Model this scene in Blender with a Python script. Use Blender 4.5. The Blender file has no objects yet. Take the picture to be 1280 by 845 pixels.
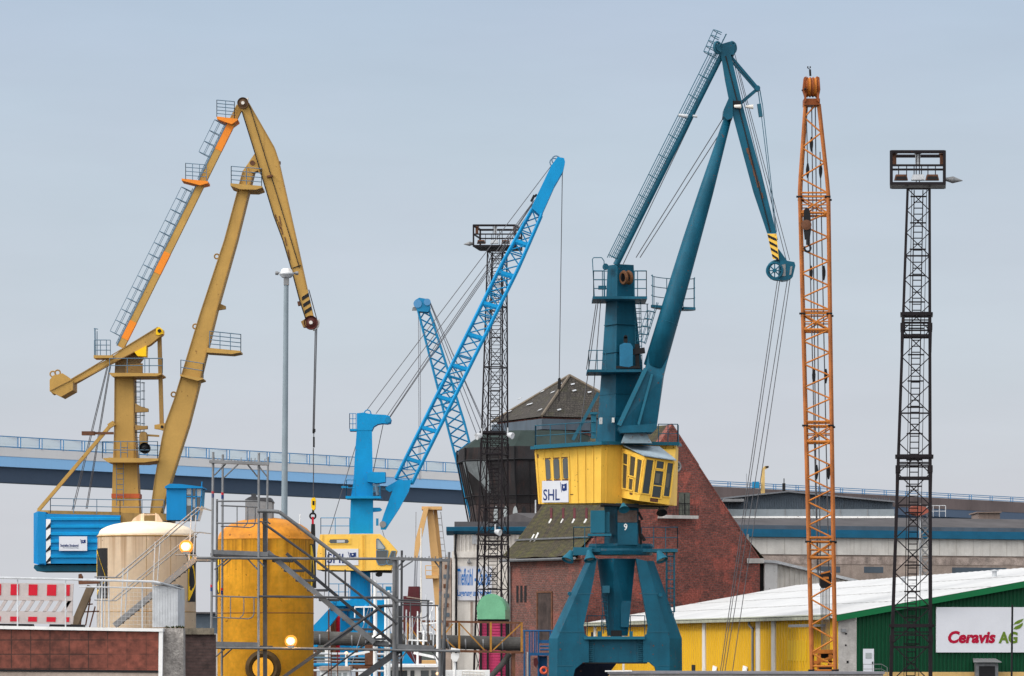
import bpy, bmesh, math, random
from mathutils import Vector, Matrix
random.seed(11)
R = math.radians
# ---------------------------------------------------------------- camera model
F, CX, YH, ZC = 4750.0, 640.0, 800.0, 6.0        # focal length in photo pixels, horizon row, eye height
def P(px, py, D):
    """point at real distance D (metres) seen at photo pixel px,py"""
    return Vector(((px - CX) / F * D, D, ZC + (YH - py) / F * D))
def m(px, D): return px * D / F
scene = bpy.context.scene
COL = scene.collection
# ---------------------------------------------------------------- mesh builder
class MB:
    def __init__(self): self.v = []; self.f = []
    def add(self, vs, fs):
        o = len(self.v); self.v += [Vector(p) for p in vs]; self.f += [[i + o for i in q] for q in fs]
        return self
    def bar(self, a, b, w, h=None, ref=None):
        a, b = Vector(a), Vector(b); h = w if h is None else h
        d = b - a
        if d.length < 1e-6: return self
        d.normalize(); ref = Vector(ref) if ref else Vector((0, 1, 0))
        if abs(d.dot(ref)) > .95: ref = Vector((0, 0, 1))
        s = d.cross(ref).normalized(); o = s.cross(d).normalized()
        c = [(-1, -1), (1, -1), (1, 1), (-1, 1)]
        vs = [p + s * (i * w / 2) + o * (j * h / 2) for p in (a, b) for i, j in c]
        return self.add(vs, [[0, 1, 2, 3], [7, 6, 5, 4], [0, 4, 5, 1], [1, 5, 6, 2], [2, 6, 7, 3], [3, 7, 4, 0]])
    def tube(self, a, b, r0, r1=None, n=6):
        a, b = Vector(a), Vector(b); r1 = r0 if r1 is None else r1
        d = b - a
        if d.length < 1e-6: return self
        d.normalize(); ref = Vector((0, 0, 1)) if abs(d.z) < .9 else Vector((1, 0, 0))
        s = d.cross(ref).normalized(); o = s.cross(d)
        vs = []
        for p, r in ((a, r0), (b, r1)):
            for k in range(n):
                t = 2 * math.pi * k / n
                vs.append(p + s * (math.cos(t) * r) + o * (math.sin(t) * r))
        fs = [[k, (k + 1) % n, n + (k + 1) % n, n + k] for k in range(n)]
        return self.add(vs, fs + [list(range(n))[::-1], list(range(n, 2 * n))])
    def path(self, pts, r, n=5):
        for a, b in zip(pts, pts[1:]): self.tube(a, b, r, r, n)
        return self
    def prism(self, pts, vec):
        n = len(pts); vec = Vector(vec); pts = [Vector(p) for p in pts]
        vs = pts + [p + vec for p in pts]
        return self.add(vs, [list(range(n)), list(range(n, 2 * n))[::-1]] + [[k, k + n, (k + 1) % n + n, (k + 1) % n] for k in range(n)])
    def loft(self, rings, caps=True):
        n = len(rings[0]); vs = [p for r in rings for p in r]; fs = []
        for i in range(len(rings) - 1):
            for k in range(n):
                fs.append([i * n + k, i * n + (k + 1) % n, (i + 1) * n + (k + 1) % n, (i + 1) * n + k])
        if caps: fs += [list(range(n))[::-1], [(len(rings) - 1) * n + k for k in range(n)]]
        return self.add(vs, fs)
    def box(self, c, sx, sy, sz, rz=0):
        c = Vector(c); ca, sa = math.cos(rz), math.sin(rz); vs = []
        for z in (-1, 1):
            for x, y in ((-1, -1), (1, -1), (1, 1), (-1, 1)):
                X, Y = x * sx / 2, y * sy / 2
                vs.append(c + Vector((X * ca - Y * sa, X * sa + Y * ca, z * sz / 2)))
        return self.add(vs, [[3, 2, 1, 0], [4, 5, 6, 7], [0, 1, 5, 4], [1, 2, 6, 5], [2, 3, 7, 6], [3, 0, 4, 7]])
    def lathe(self, c, prof, n=24, axis=(0, 0, 1)):
        """closed-profile revolve: prof = [(r, h)...]"""
        c = Vector(c); ax = Vector(axis).normalized()
        ref = Vector((1, 0, 0)) if abs(ax.x) < .9 else Vector((0, 0, 1))
        s = ax.cross(ref).normalized(); o = ax.cross(s)
        rings = [[c + ax * h + s * (r * math.cos(2 * math.pi * k / n)) + o * (r * math.sin(2 * math.pi * k / n)) for k in range(n)] for r, h in prof]
        return self.loft(rings, True)
    def torus(self, c, Rr, r, axis=(0, 1, 0), n=20, k=6):
        prof = [(Rr + r * math.cos(2 * math.pi * i / k), r * math.sin(2 * math.pi * i / k)) for i in range(k + 1)]
        c = Vector(c); ax = Vector(axis).normalized()
        ref = Vector((1, 0, 0)) if abs(ax.x) < .9 else Vector((0, 0, 1))
        s = ax.cross(ref).normalized(); o = ax.cross(s)
        rings = [[c + ax * h + s * (q * math.cos(2 * math.pi * j / n)) + o * (q * math.sin(2 * math.pi * j / n)) for j in range(n)] for q, h in prof]
        return self.loft(rings, False)
    def pp(self, pts, D, t, d0=0):                 # outline at distance D, thickness t metres going back
        return self.prism([P(x, y, D) + Vector((0, d0, 0)) for x, y in pts], (0, t, 0))
    def pbox(self, x0, y0, x1, y1, D, t): return self.pp([(x0, y0), (x1, y0), (x1, y1), (x0, y1)], D, t)
    def pl(self, x0, y0, x1, y1, D, r, D1=None, n=5):
        return self.tube(P(x0, y0, D), P(x1, y1, D if D1 is None else D1), r, r, n)
    def pbar(self, x0, y0, x1, y1, D, wpx, h=None, D1=None):
        return self.bar(P(x0, y0, D), P(x1, y1, D if D1 is None else D1), m(wpx, D), h if h else m(wpx, D))
    def rail(self, pts, h, step=1.5, r=.03, mids=1, up=(0, 0, 1)):
        up = Vector(up); pts = [Vector(p) for p in pts]
        for a, b in zip(pts, pts[1:]):
            n = max(1, round((b - a).length / step))
            for k in range(n + 1):
                q = a.lerp(b, k / n); self.tube(q, q + up * h, r, r, 5)
            for j in range(mids + 1):
                t = h * (j + 1) / (mids + 1); self.tube(a + up * t, b + up * t, r, r, 5)
        return self
    def prail(self, pts, hpx, D, steppx, r=.03, mids=1):
        return self.rail([P(x, y, d) for x, y, d in [(q + (D,))[:3] for q in pts]], m(hpx, D), m(steppx, D), r, mids)
    def ladder(self, a, b, side, step=.3, r=.02, rr=None):
        a, b, side = Vector(a), Vector(b), Vector(side); rr = rr or r
        self.tube(a - side / 2, b - side / 2, r, r, 4); self.tube(a + side / 2, b + side / 2, r, r, 4)
        n = int((b - a).length / step)
        for k in range(1, n):
            q = a.lerp(b, k / n); self.tube(q - side / 2, q + side / 2, rr, rr, 4)
        return self
    def onquad(self, q, u0, v0, u1, v1, out, t=.02, rnd=0):
        """thin slab on a quad face TL,TR,BR,BL; u right, v down, standing `out` proud of it"""
        a, b, c, d = [Vector(p) for p in q]
        n = (b - a).cross(d - a).normalized()
        if n.y > 0: n = -n
        def bl(u, v): return (a * (1 - u) + b * u) * (1 - v) + (d * (1 - u) + c * u) * v
        if rnd:
            cs = []
            for cu, cv, s0 in ((u1 - rnd, v0 + rnd * 1.0, 0), (u1 - rnd, v1 - rnd, 1), (u0 + rnd, v1 - rnd, 2), (u0 + rnd, v0 + rnd, 3)):
                for k in range(4):
                    t_ = -math.pi / 2 + (s0 + k / 3) * math.pi / 2
                    cs.append((cu + rnd * math.cos(t_), cv + rnd * math.sin(t_)))
        else: cs = [(u0, v0), (u1, v0), (u1, v1), (u0, v1)]
        return self.prism([bl(u, v) + n * out for u, v in cs], n * (-t))
    def build(self, name, mat, parent=None, smooth=False, base=None):
        root = Vector((0, 0, 0))
        if parent is not None:
            p = parent
            while p is not None: root += p.location; p = p.parent
        elif base is not None: root = Vector(base)
        me = bpy.data.meshes.new(name); bm = bmesh.new()
        bv = [bm.verts.new(p - root) for p in self.v]
        for q in self.f:
            if len(set(q)) < 3: continue
            try: bm.faces.new([bv[i] for i in q])
            except ValueError: pass
        bmesh.ops.recalc_face_normals(bm, faces=bm.faces)
        uv = bm.loops.layers.uv.new('uv')
        for f in bm.faces:
            n = f.normal
            if abs(n.z) > .985: t = Vector((1, 0, 0))
            else: t = Vector((0, 0, 1)).cross(n).normalized()
            b = n.cross(t)
            for l in f.loops:
                w = l.vert.co + root
                l[uv].uv = (w.dot(t), w.dot(b))
            f.smooth = smooth
        bm.to_mesh(me); bm.free()
        o = bpy.data.objects.new(name, me); COL.objects.link(o)
        me.materials.append(mat)
        if parent is not None: o.parent = parent
        elif base is not None: o.location = root
        return o
def each(self, name, mat, parent=None):
    """one object per connected piece"""
    par = list(range(len(self.v)))
    def find(i):
        while par[i] != i: par[i] = par[par[i]]; i = par[i]
        return i
    for f in self.f:
        for i in f[1:]: par[find(i)] = find(f[0])
    groups = {}
    for f in self.f: groups.setdefault(find(f[0]), []).append(f)
    out = []
    for fs in groups.values():
        used = sorted({i for f in fs for i in f}); ix = {i: k for k, i in enumerate(used)}
        q = MB(); q.v = [self.v[i] for i in used]; q.f = [[ix[i] for i in f] for f in fs]; out.append(q.build(name, mat, parent))
    return out
MB.each = each
def tag(o, label=None, cat=None, group=None, kind=None):
    if label: o['label'] = label
    if cat: o['category'] = cat
    if group: o['group'] = group
    if kind: o['kind'] = kind
    return o
def thing(name, base, label, cat, group=None):
    o = bpy.data.objects.new(name, None); COL.objects.link(o); o.location = base; o.empty_display_size = .3
    return tag(o, label, cat, group)
def G0(px, D): return Vector(((px - CX) / F * D, D, 0))
class Wall:
    """vertical wall through A (x,y) along direction d; points on it from photo pixels"""
    def __init__(self, A, d):
        self.A = Vector((A[0], A[1])); self.d = Vector((d[0], d[1])).normalized()
        n = Vector((self.d.y, -self.d.x)); self.n = n if n.y < 0 else -n
    def u(self, px):
        k = (px - CX) / F
        return (k * self.A.y - self.A.x) / (self.d.x - k * self.d.y)
    def z(self, px, py):
        y = self.A.y + self.u(px) * self.d.y
        return ZC + (YH - py) / F * y
    def pt(self, u, z, out=0):
        q = self.A + self.d * u + self.n * out
        return Vector((q.x, q.y, z))
    def at(self, px, py, out=0): return self.pt(self.u(px), self.z(px, py), out)
    def slab(self, mb, x0, y0, x1, y1, out, t):
        xm = (x0 + x1) / 2; u0, u1 = self.u(x0), self.u(x1); z0, z1 = self.z(xm, y1), self.z(xm, y0)
        mb.prism([self.pt(u0, z0, out), self.pt(u1, z0, out), self.pt(u1, z1, out), self.pt(u0, z1, out)], Vector((-self.n.x * t, -self.n.y * t, 0)))
        return mb
    def poly(self, mb, pts, out, t):
        mb.prism([self.at(x, y, out) for x, y in pts], Vector((-self.n.x * t, -self.n.y * t, 0)))
        return mb
def corrugate(mb, wall, u0, u1, zb, zt, period=.33, depth=.05, out=0.0):
    """trapezoid profiled sheet; zb, zt are heights or functions of u"""
    zb_ = zb if callable(zb) else (lambda u: zb); zt_ = zt if callable(zt) else (lambda u: zt)
    prof = []; u = u0; n = int((u1 - u0) / period)
    for k in range(n):
        a = u0 + k * period
        prof += [(a, 0), (a + period * .45, 0), (a + period * .55, depth), (a + period * .9, depth)]
    prof.append((u1, 0))
    vs = [];
    for a, o in prof: vs += [wall.pt(a, zb_(a), out + o), wall.pt(a, zt_(a), out + o)]
    mb.add(vs, [[2 * k, 2 * k + 2, 2 * k + 3, 2 * k + 1] for k in range(len(prof) - 1)])
    return mb
def words(name, body, wall, x0, y0, x1, y1, mat, parent, shear=0, bold=0.0, out=.02):
    cu = bpy.data.curves.new(name, 'FONT'); cu.body = body; cu.shear = shear; cu.offset = bold; cu.extrude = .004; cu.resolution_u = 3
    to = bpy.data.objects.new(name, cu); COL.objects.link(to)
    dg = bpy.context.evaluated_depsgraph_get(); dg.update()
    me = bpy.data.meshes.new_from_object(to.evaluated_get(dg))
    COL.objects.unlink(to); bpy.data.objects.remove(to)
    xs = [v.co.x for v in me.vertices]; ys = [v.co.y for v in me.vertices]
    ax, bx, ay, by = min(xs), max(xs), min(ys), max(ys)
    p = parent; root = Vector((0, 0, 0))
    while p is not None: root += p.location; p = p.parent
    xm = (x0 + x1) / 2; u0, u1, z0, z1 = wall.u(x0), wall.u(x1), wall.z(xm, y1), wall.z(xm, y0)
    for v in me.vertices:
        tx, ty = (v.co.x - ax) / (bx - ax), (v.co.y - ay) / (by - ay)
        v.co = wall.pt(u0 + (u1 - u0) * tx, z0 + (z1 - z0) * ty, out + v.co.z) - root
    me.materials.clear(); me.materials.append(mat); me.name = name
    o = bpy.data.objects.new(name, me); COL.objects.link(o); o.parent = parent
    return o
def front(D): return Wall((0, D), (1, 0))
# ---------------------------------------------------------------- materials
def newmat(name):
    mt = bpy.data.materials.new(name); mt.use_nodes = True
    nt = mt.node_tree; b = nt.nodes['Principled BSDF']
    return mt, nt, b
def nd(nt, typ, **kw):
    n = nt.nodes.new(typ)
    for k, v in kw.items():
        if k in n.inputs.keys(): n.inputs[k].default_value = v
        else: setattr(n, k, v)
    return n
def mixc(nt, fac, a, b, mode='MIX'):
    n = nt.nodes.new('ShaderNodeMix'); n.data_type = 'RGBA'; n.blend_type = mode
    for sock, val in ((n.inputs[0], fac), (n.inputs[6], a), (n.inputs[7], b)):
        if hasattr(val, 'is_linked') or hasattr(val, 'links'): nt.links.new(val, sock)
        else: sock.default_value = val if not isinstance(val, tuple) or len(val) == 4 else (*val, 1)
    return n.outputs[2]
def ramp(nt, src, a, b, lo=0.0, hi=1.0):
    n = nt.nodes.new('ShaderNodeMapRange'); n.clamp = True
    nt.links.new(src, n.inputs[0])
    for i, v in enumerate((a, b, lo, hi)): n.inputs[i + 1].default_value = v
    return n.outputs[0]
def noise(nt, vec, scale, detail=5, rough=.6, stretch=None):
    if stretch:
        mp = nt.nodes.new('ShaderNodeMapping'); mp.inputs['Scale'].default_value = stretch
        nt.links.new(vec, mp.inputs[0]); vec = mp.outputs[0]
    n = nd(nt, 'ShaderNodeTexNoise', Scale=scale, Detail=detail, Roughness=rough); nt.links.new(vec, n.inputs['Vector'])
    return n.outputs['Fac']
def paint(name, col, rough=.55, var=.18, vs=.6, streak=.25, rust=0.0, rustcol=(.10, .035, .015), metal=0.0, bump=0.0, dirt=(.06, .05, .04), fine=9.0, sf=(2.2, 2.2, .16), runs=None):
    mt, nt, b = newmat(name); tc = nt.nodes.new('ShaderNodeTexCoord'); v = tc.outputs['Object']
    big = noise(nt, v, vs, 6)
    c = mixc(nt, 1.0, (*col, 1), ramp(nt, big, .3, .7, 1 - var, 1 + var * .6), 'MULTIPLY')
    n2 = noise(nt, v, fine, 4)
    c = mixc(nt, 1.0, c, ramp(nt, n2, .3, .7, 1 - var * .5, 1 + var * .3), 'MULTIPLY')
    if streak:
        st = noise(nt, v, 1.0, 5, .65, sf)
        c = mixc(nt, ramp(nt, st, .52, .78, 0, streak), c, dirt)
    if runs:                                       # stains that start at the rim and run down
        sx = nt.nodes.new('ShaderNodeSeparateXYZ'); nt.links.new(tc.outputs['Object'], sx.inputs[0])
        rz = noise(nt, v, 1.0, 4, .6, (5.5, 5.5, .05)); top = ramp(nt, sx.outputs['Z'], runs[0] - runs[1], runs[0], .0, .30)
        mm = nt.nodes.new('ShaderNodeMath'); mm.operation = 'ADD'; nt.links.new(rz, mm.inputs[0]); nt.links.new(top, mm.inputs[1])
        c = mixc(nt, ramp(nt, mm.outputs[0], .66, .90, 0, .75), c, runs[2])
        lt = noise(nt, v, 1.0, 3, .5, (4.2, 4.2, .04)); c = mixc(nt, ramp(nt, lt, .58, .72, 0, .22), c, tuple(min(1, x * 1.25 + .05) for x in col))
    if rust:
        rn = noise(nt, v, 1.7, 9, .72)
        c = mixc(nt, ramp(nt, rn, .74 - rust * .3, .78 - rust * .3, 0, .85), c, rustcol)
        sp = noise(nt, v, 4.5, 2, .5); c = mixc(nt, ramp(nt, sp, .715 - rust * .1, .74 - rust * .1, 0, .7), c, rustcol)
        dr_ = noise(nt, v, 1.0, 3, .55, (3.6, 3.6, .30)); c = mixc(nt, ramp(nt, dr_, .66, .76, 0, .25 + rust), c, rustcol)
    nt.links.new(c, b.inputs['Base Color'])
    b.inputs['Roughness'].default_value = rough; b.inputs['Metallic'].default_value = metal; b.inputs['Specular IOR Level'].default_value = .18
    nt.links.new(ramp(nt, n2, .2, .8, max(0, rough - .12), min(1, rough + .15)), b.inputs['Roughness'])
    if bump:
        bp = nt.nodes.new('ShaderNodeBump'); bp.inputs['Strength'].default_value = bump; bp.inputs['Distance'].default_value = .05
        nt.links.new(n2, bp.inputs['Height']); nt.links.new(bp.outputs[0], b.inputs['Normal'])
    return mt
def brickmat(name, c1, c2, mortar, w=.3, h=.1, ms=.016, offset=.5, blot=.4, dark=(.03, .02, .02), bump=.4, rough=.85):
    mt, nt, b = newmat(name); tc = nt.nodes.new('ShaderNodeTexCoord'); v = tc.outputs['UV']
    br = nd(nt, 'ShaderNodeTexBrick', offset=offset); br.inputs['Scale'].default_value = 1
    for k, x in (('Color1', c1), ('Color2', c2), ('Mortar', mortar)): br.inputs[k].default_value = (*x, 1)
    br.inputs['Mortar Size'].default_value = ms; br.inputs['Brick Width'].default_value = w; br.inputs['Row Height'].default_value = h
    br.inputs['Bias'].default_value = -.1
    nt.links.new(v, br.inputs['Vector'])
    big = noise(nt, v, .22, 8, .7); c = mixc(nt, ramp(nt, big, .42, .75, 0, blot), br.outputs['Color'], dark)
    mid = noise(nt, v, 1.6, 6, .75); c = mixc(nt, 1.0, c, ramp(nt, mid, .3, .7, .68, 1.3), 'MULTIPLY')
    pt = noise(nt, v, .33, 3, .5); c = mixc(nt, ramp(nt, pt, .56, .60, 0, .45), c, tuple(min(1, q * 1.45) for q in c1)); c = mixc(nt, ramp(nt, pt, .40, .37, 0, .35), c, dark)
    sk = noise(nt, v, 5.5, 3, .6); c = mixc(nt, 1.0, c, ramp(nt, sk, .32, .68, .55, 1.45), 'MULTIPLY')
    st = noise(nt, v, 1.0, 4, .6, (.9, .09, 1)); c = mixc(nt, ramp(nt, st, .55, .75, 0, blot * .8), c, dark)
    nt.links.new(c, b.inputs['Base Color']); b.inputs['Roughness'].default_value = rough
    bp = nt.nodes.new('ShaderNodeBump'); bp.inputs['Strength'].default_value = bump; bp.inputs['Distance'].default_value = .02
    bp.invert = True
    nt.links.new(br.outputs['Fac'], bp.inputs['Height']); nt.links.new(bp.outputs[0], b.inputs['Normal'])
    return mt
def roofmat(name, base, moss, mossamt=.5, row=.4):
    mt, nt, b = newmat(name); tc = nt.nodes.new('ShaderNodeTexCoord'); v = tc.outputs['UV']
    br = nd(nt, 'ShaderNodeTexBrick', offset=.5); br.inputs['Scale'].default_value = 1
    br.inputs['Color1'].default_value = (*base, 1); br.inputs['Color2'].default_value = (*[x * .72 for x in base], 1); br.inputs['Mortar'].default_value = (*[x * .3 for x in base], 1)
    br.inputs['Mortar Size'].default_value = .05; br.inputs['Brick Width'].default_value = .34; br.inputs['Row Height'].default_value = row; br.inputs['Bias'].default_value = -.1
    nt.links.new(v, br.inputs['Vector'])
    big = noise(nt, v, .16, 8, .7); c = mixc(nt, ramp(nt, big, .62 - mossamt * .3, .72 - mossamt * .1, 0, .85), br.outputs['Color'], moss)
    n2 = noise(nt, v, 1.8, 6, .7); c = mixc(nt, 1.0, c, ramp(nt, n2, .3, .72, .55, 1.35), 'MULTIPLY')
    n3 = noise(nt, v, .7, 8, .75); c = mixc(nt, ramp(nt, n3, .66, .7, 0, .5), c, (.02, .018, .015))
    wv = nd(nt, 'ShaderNodeTexWave', wave_type='BANDS', bands_direction='Y', wave_profile='SAW'); wv.inputs['Scale'].default_value = .314 / row
    nt.links.new(v, wv.inputs['Vector'])
    c = mixc(nt, 1.0, c, ramp(nt, wv.outputs['Fac'], 0, 1, .5, 1.25), 'MULTIPLY')  # row shading put into the tile colour
    nt.links.new(c, b.inputs['Base Color']); b.inputs['Roughness'].default_value = .9
    bp = nt.nodes.new('ShaderNodeBump'); bp.inputs['Strength'].default_value = .7; bp.inputs['Distance'].default_value = .05
    nt.links.new(wv.outputs['Fac'], bp.inputs['Height']); nt.links.new(bp.outputs[0], b.inputs['Normal'])
    return mt
def glassmat(name, col, rough=.08):
    mt, nt, b = newmat(name); b.inputs['Base Color'].default_value = (*col, 1); b.inputs['Roughness'].default_value = rough
    b.inputs['Specular IOR Level'].default_value = .6
    return mt
def emat(name, col, s):
    mt, nt, b = newmat(name); b.inputs['Base Color'].default_value = (.9, .8, .6, 1)
    b.inputs['Emission Color'].default_value = (*col, 1); b.inputs['Emission Strength'].default_value = s
    return mt
M = {}
M['tan'] = paint('tan_paint', (.445, .265, .072), var=.12, streak=.3, dirt=(.22, .125, .045), rust=.04)
M['tan_dark'] = paint('tan_paint_worn', (.30, .18, .06), var=.2, streak=.4, rust=.2)
M['orange_new'] = paint('fresh_orange_primer', (.78, .24, .025), var=.1, streak=.1)
M['yellow_bright'] = paint('bright_yellow_paint', (.85, .52, .01), var=.06, streak=.08)
M['railblue'] = paint('rail_blue_grey', (.10, .17, .24), var=.1, streak=.1)
M['railteal'] = paint('rail_teal', (.02, .105, .16), var=.1, streak=.1)
M['sky_blue'] = paint('bright_blue_paint', (.001, .245, .53), var=.14, streak=.22, dirt=(.01, .10, .2), rust=.05)
M['sky_blue2'] = paint('bright_blue_paint_far', (.012, .20, .40), var=.12, streak=.2, dirt=(.01, .10, .2))
M['teal'] = paint('petrol_blue_paint', (.005, .085, .142), var=.26, streak=.5, dirt=(.004, .035, .06), rust=.14, rough=.5)
M['teal_light'] = paint('petrol_blue_paint_pale', (.012, .115, .18), var=.16, streak=.25, dirt=(.03, .10, .13), rust=.12)
M['cab_yellow'] = paint('cab_yellow_paint', (.80, .49, .075), var=.1, streak=.3, dirt=(.38, .2, .03), rust=.10)
M['cab_yellow2'] = paint('cab_yellow_paint_pale', (.85, .52, .10), var=.1, streak=.25, dirt=(.45, .26, .08), rust=.10)
M['orange'] = paint('crane_orange_paint', (.48, .165, .03), var=.3, vs=1.2, streak=.5, dirt=(.17, .04, .015), rust=.25, rustcol=(.15,.035,.012))
M['orange_chord'] = paint('crane_orange_chord', (.36, .118, .03), var=.3, vs=1.2, streak=.5, dirt=(.10, .03, .02), rust=.3, rustcol=(.10,.03,.015))
M['orange_dark'] = paint('crane_orange_worn', (.26, .07, .02), var=.3, streak=.4, rust=.3)
M['towersteel'] = paint('tower_dark_steel', (.012, .009, .012), var=.3, streak=.15, dirt=(.03, .014, .01), rust=.10, rustcol=(.035, .014, .010))
M['black'] = paint('black_steel', (.012, .012, .014), var=.3, streak=0)
M['rope'] = paint('wire_rope', (.09, .09, .10), var=.2, streak=0, metal=.3)
M['rope_pale'] = paint('wire_rope_pale', (.22, .23, .26), var=.2, streak=0, metal=.2)
M['galv'] = paint('galvanised_steel', (.22, .225, .235), var=.2, vs=2, streak=.3, dirt=(.10, .09, .08), rough=.45, metal=.3)
M['galv_pale'] = paint('galvanised_pale', (.50, .52, .55), var=.2, vs=2, streak=.2, dirt=(.25, .24, .22))
M['scaf'] = paint('scaffold_grey', (.15, .155, .165), var=.3, vs=3, streak=.3, dirt=(.05, .045, .04), rough=.5, metal=.2)
M['scafdark'] = paint('scaffold_dark', (.055, .058, .066), var=.3, vs=3, streak=.3)
M['cream'] = paint('tank_cream', (.84, .655, .47), var=.1, vs=1, streak=.35, dirt=(.52, .36, .22), rust=.03, sf=(5, 5, .10), runs=(9.2, 1.6, (.40, .24, .13)))
M['creamtop'] = paint('tank_cream_lid', (.85, .72, .56), var=.12, vs=1, streak=.15, dirt=(.45, .28, .15))
M['orangetank'] = paint('tank_ochre', (.92, .43, .035), var=.25, vs=1.2, streak=.45, sf=(5.5, 5.5, .09), runs=(8.9, 2.2, (.24, .10, .02)), dirt=(.50, .20, .018), rust=.08, rustcol=(.16, .055, .01))
M['orangedome'] = paint('tank_ochre_lid', (.60, .23, .02), var=.3, vs=1.6, streak=.35, dirt=(.26, .10, .02), rust=.2)
M['white'] = paint('white_board', (.61, .625, .68), var=.04, streak=.06, dirt=(.5, .5, .5))
M['whitepaint'] = paint('white_paint', (.78, .78, .78), var=.12, streak=.25, dirt=(.4, .36, .3), rust=.03)
M['navy'] = paint('navy_print', (.01, .03, .14), var=.05, streak=0)
M['signblue'] = paint('blue_print', (.01, .16, .50), var=.1, streak=0)
M['red_print'] = paint('red_print', (.36, .002, .03), var=.05, streak=0)
M['green_print'] = paint('green_print', (.11, .18, .02), var=.05, streak=0)
M['red'] = paint('reflective_red', (.47, .008, .025), var=.15, vs=3, streak=.2)
M['barwhite'] = paint('barrier_white', (.42, .375, .37), var=.12, vs=3, streak=.3, dirt=(.3, .26, .24))
M['brick'] = brickmat('red_brick', (.25, .055, .038), (.12, .027, .022), (.12, .065, .055), w=.5, h=.17, ms=.03, blot=.5, dark=(.055, .025, .022))
M['brick2'] = brickmat('red_brick_weathered', (.155, .046, .034), (.08, .027, .022), (.115, .072, .062), w=.5, h=.17, ms=.035, blot=.4, dark=(.07, .035, .03))
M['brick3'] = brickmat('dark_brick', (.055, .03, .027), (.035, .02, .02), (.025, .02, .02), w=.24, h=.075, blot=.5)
M['browntile'] = brickmat('brown_cladding_tile', (.15, .040, .026), (.118, .033, .022), (.05, .018, .013), w=.405, h=.30, ms=.012, offset=0, blot=.25, dark=(.09, .035, .025), bump=.2)
M['roof'] = roofmat('mossy_tile_roof', (.062, .046, .030), (.062, .060, .010), .72, .5)
M['roof2'] = roofmat('tower_tile_roof', (.068, .058, .050), (.05, .05, .02), .35)
M['net'] = paint('dark_scaffold_net', (.028, .026, .028), var=.5, vs=.25, streak=.5, dirt=(.075, .035, .028), rough=.9)
M['netgreen'] = paint('green_grey_net', (.028, .042, .040), var=.4, vs=.3, streak=.4, dirt=(.03, .03, .03), rough=.9)
M['netlight'] = paint('pale_thin_net', (.17, .19, .20), var=.4, vs=.5, streak=.4, dirt=(.05, .05, .05), rough=.9)
M['concrete'] = paint('concrete', (.42, .40, .385), var=.25, vs=1.2, streak=.4, dirt=(.16, .14, .12), rough=.9, bump=.3)
M['roughcast'] = paint('roughcast', (.40, .37, .35), var=.45, vs=6, streak=.3, dirt=(.12, .10, .09), rough=.95, bump=.9, fine=22)
M['cornice'] = paint('cornice_blue', (.012, .11, .20), var=.15, streak=.2, dirt=(.01, .06, .1))
M['panel'] = paint('pale_facade', (.66, .63, .59), var=.14, vs=.7, streak=.45, dirt=(.30, .26, .22), rough=.85)
M['beige'] = paint('beige_render', (.36, .29, .25), var=.35, vs=.5, streak=.4, dirt=(.13, .09, .08), rough=.9)
M['greyroof'] = paint('grey_felt_roof', (.085, .08, .085), var=.3, vs=.3, streak=.2, rough=.9)
M['greyshed'] = paint('blue_grey_sheet', (.085, .11, .14), var=.2, streak=.3, rough=.6)
M['conveyor'] = paint('conveyor_grey', (.21, .24, .265), var=.15, streak=.3)
M['yellowhall'] = paint('yellow_sheet', (.64, .365, .012), var=.08, vs=.25, streak=.2, dirt=(.45, .24, .02))
M['yellowpatch'] = paint('new_yellow_sheet', (.72, .45, .003), var=.05, streak=.05)
M['greenhall'] = paint('green_sheet', (.001, .052, .021), var=.14, vs=.25, streak=.15, dirt=(.002, .05, .02))
M['greentrim'] = paint('green_trim', (.003, .12, .04), var=.08, streak=.1)
M['whiteroof'] = paint('white_sheet_roof', (.545, .55, .56), var=.12, vs=.3, streak=.25, dirt=(.38, .37, .34))
M['eave'] = paint('mossy_eave', (.35, .36, .28), var=.4, vs=2, streak=.2)
M['pink'] = paint('pink_sheet', (.55, .055, .16), var=.12, streak=.25, dirt=(.2, .02, .06))
M['mint'] = paint('mint_cover', (.17, .44, .27), var=.14, vs=1, streak=.25, dirt=(.06, .2, .12))
M['pipe'] = paint('pipe_insulation', (.085, .083, .08), var=.35, vs=1.3, streak=.4, rough=.8, bump=.3)
M['ochresteel'] = paint('ochre_steel', (.36, .17, .03), var=.3, vs=2, streak=.4, rust=.3)
M['bluesteel'] = paint('blue_steel', (.015, .10, .25), var=.2, streak=.2)
M['darkred'] = paint('dark_red_paint', (.09, .02, .026), var=.2, streak=.3)
M['rust'] = paint('rusty_steel', (.13, .055, .03), var=.4, vs=2, streak=.4, rust=.4)
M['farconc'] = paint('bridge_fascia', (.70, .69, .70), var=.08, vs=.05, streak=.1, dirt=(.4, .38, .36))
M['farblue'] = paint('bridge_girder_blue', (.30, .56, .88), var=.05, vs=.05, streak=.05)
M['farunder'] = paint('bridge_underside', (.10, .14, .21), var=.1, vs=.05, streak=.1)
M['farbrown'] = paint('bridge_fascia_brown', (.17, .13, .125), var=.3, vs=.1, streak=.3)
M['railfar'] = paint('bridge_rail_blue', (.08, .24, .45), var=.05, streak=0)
M['winglass'] = glassmat('dark_glass', (.03, .04, .045))
M['winlight'] = glassmat('pale_glass', (.30, .33, .34))
M['lens'] = glassmat('lamp_lens', (.25, .25, .22), .15)
M['glow'] = emat('lit_lamp', (1.0, .60, .20), 1.5); M['bulb'] = emat('lit_bulb', (1.0, .85, .6), 18)
M['glow_small'] = emat('small_lit_lamp', (1.0, .38, .10), 1.6)
M['tansoft'] = paint('far_tan_paint', (.60, .36, .15), var=.1, streak=.15)
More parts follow.
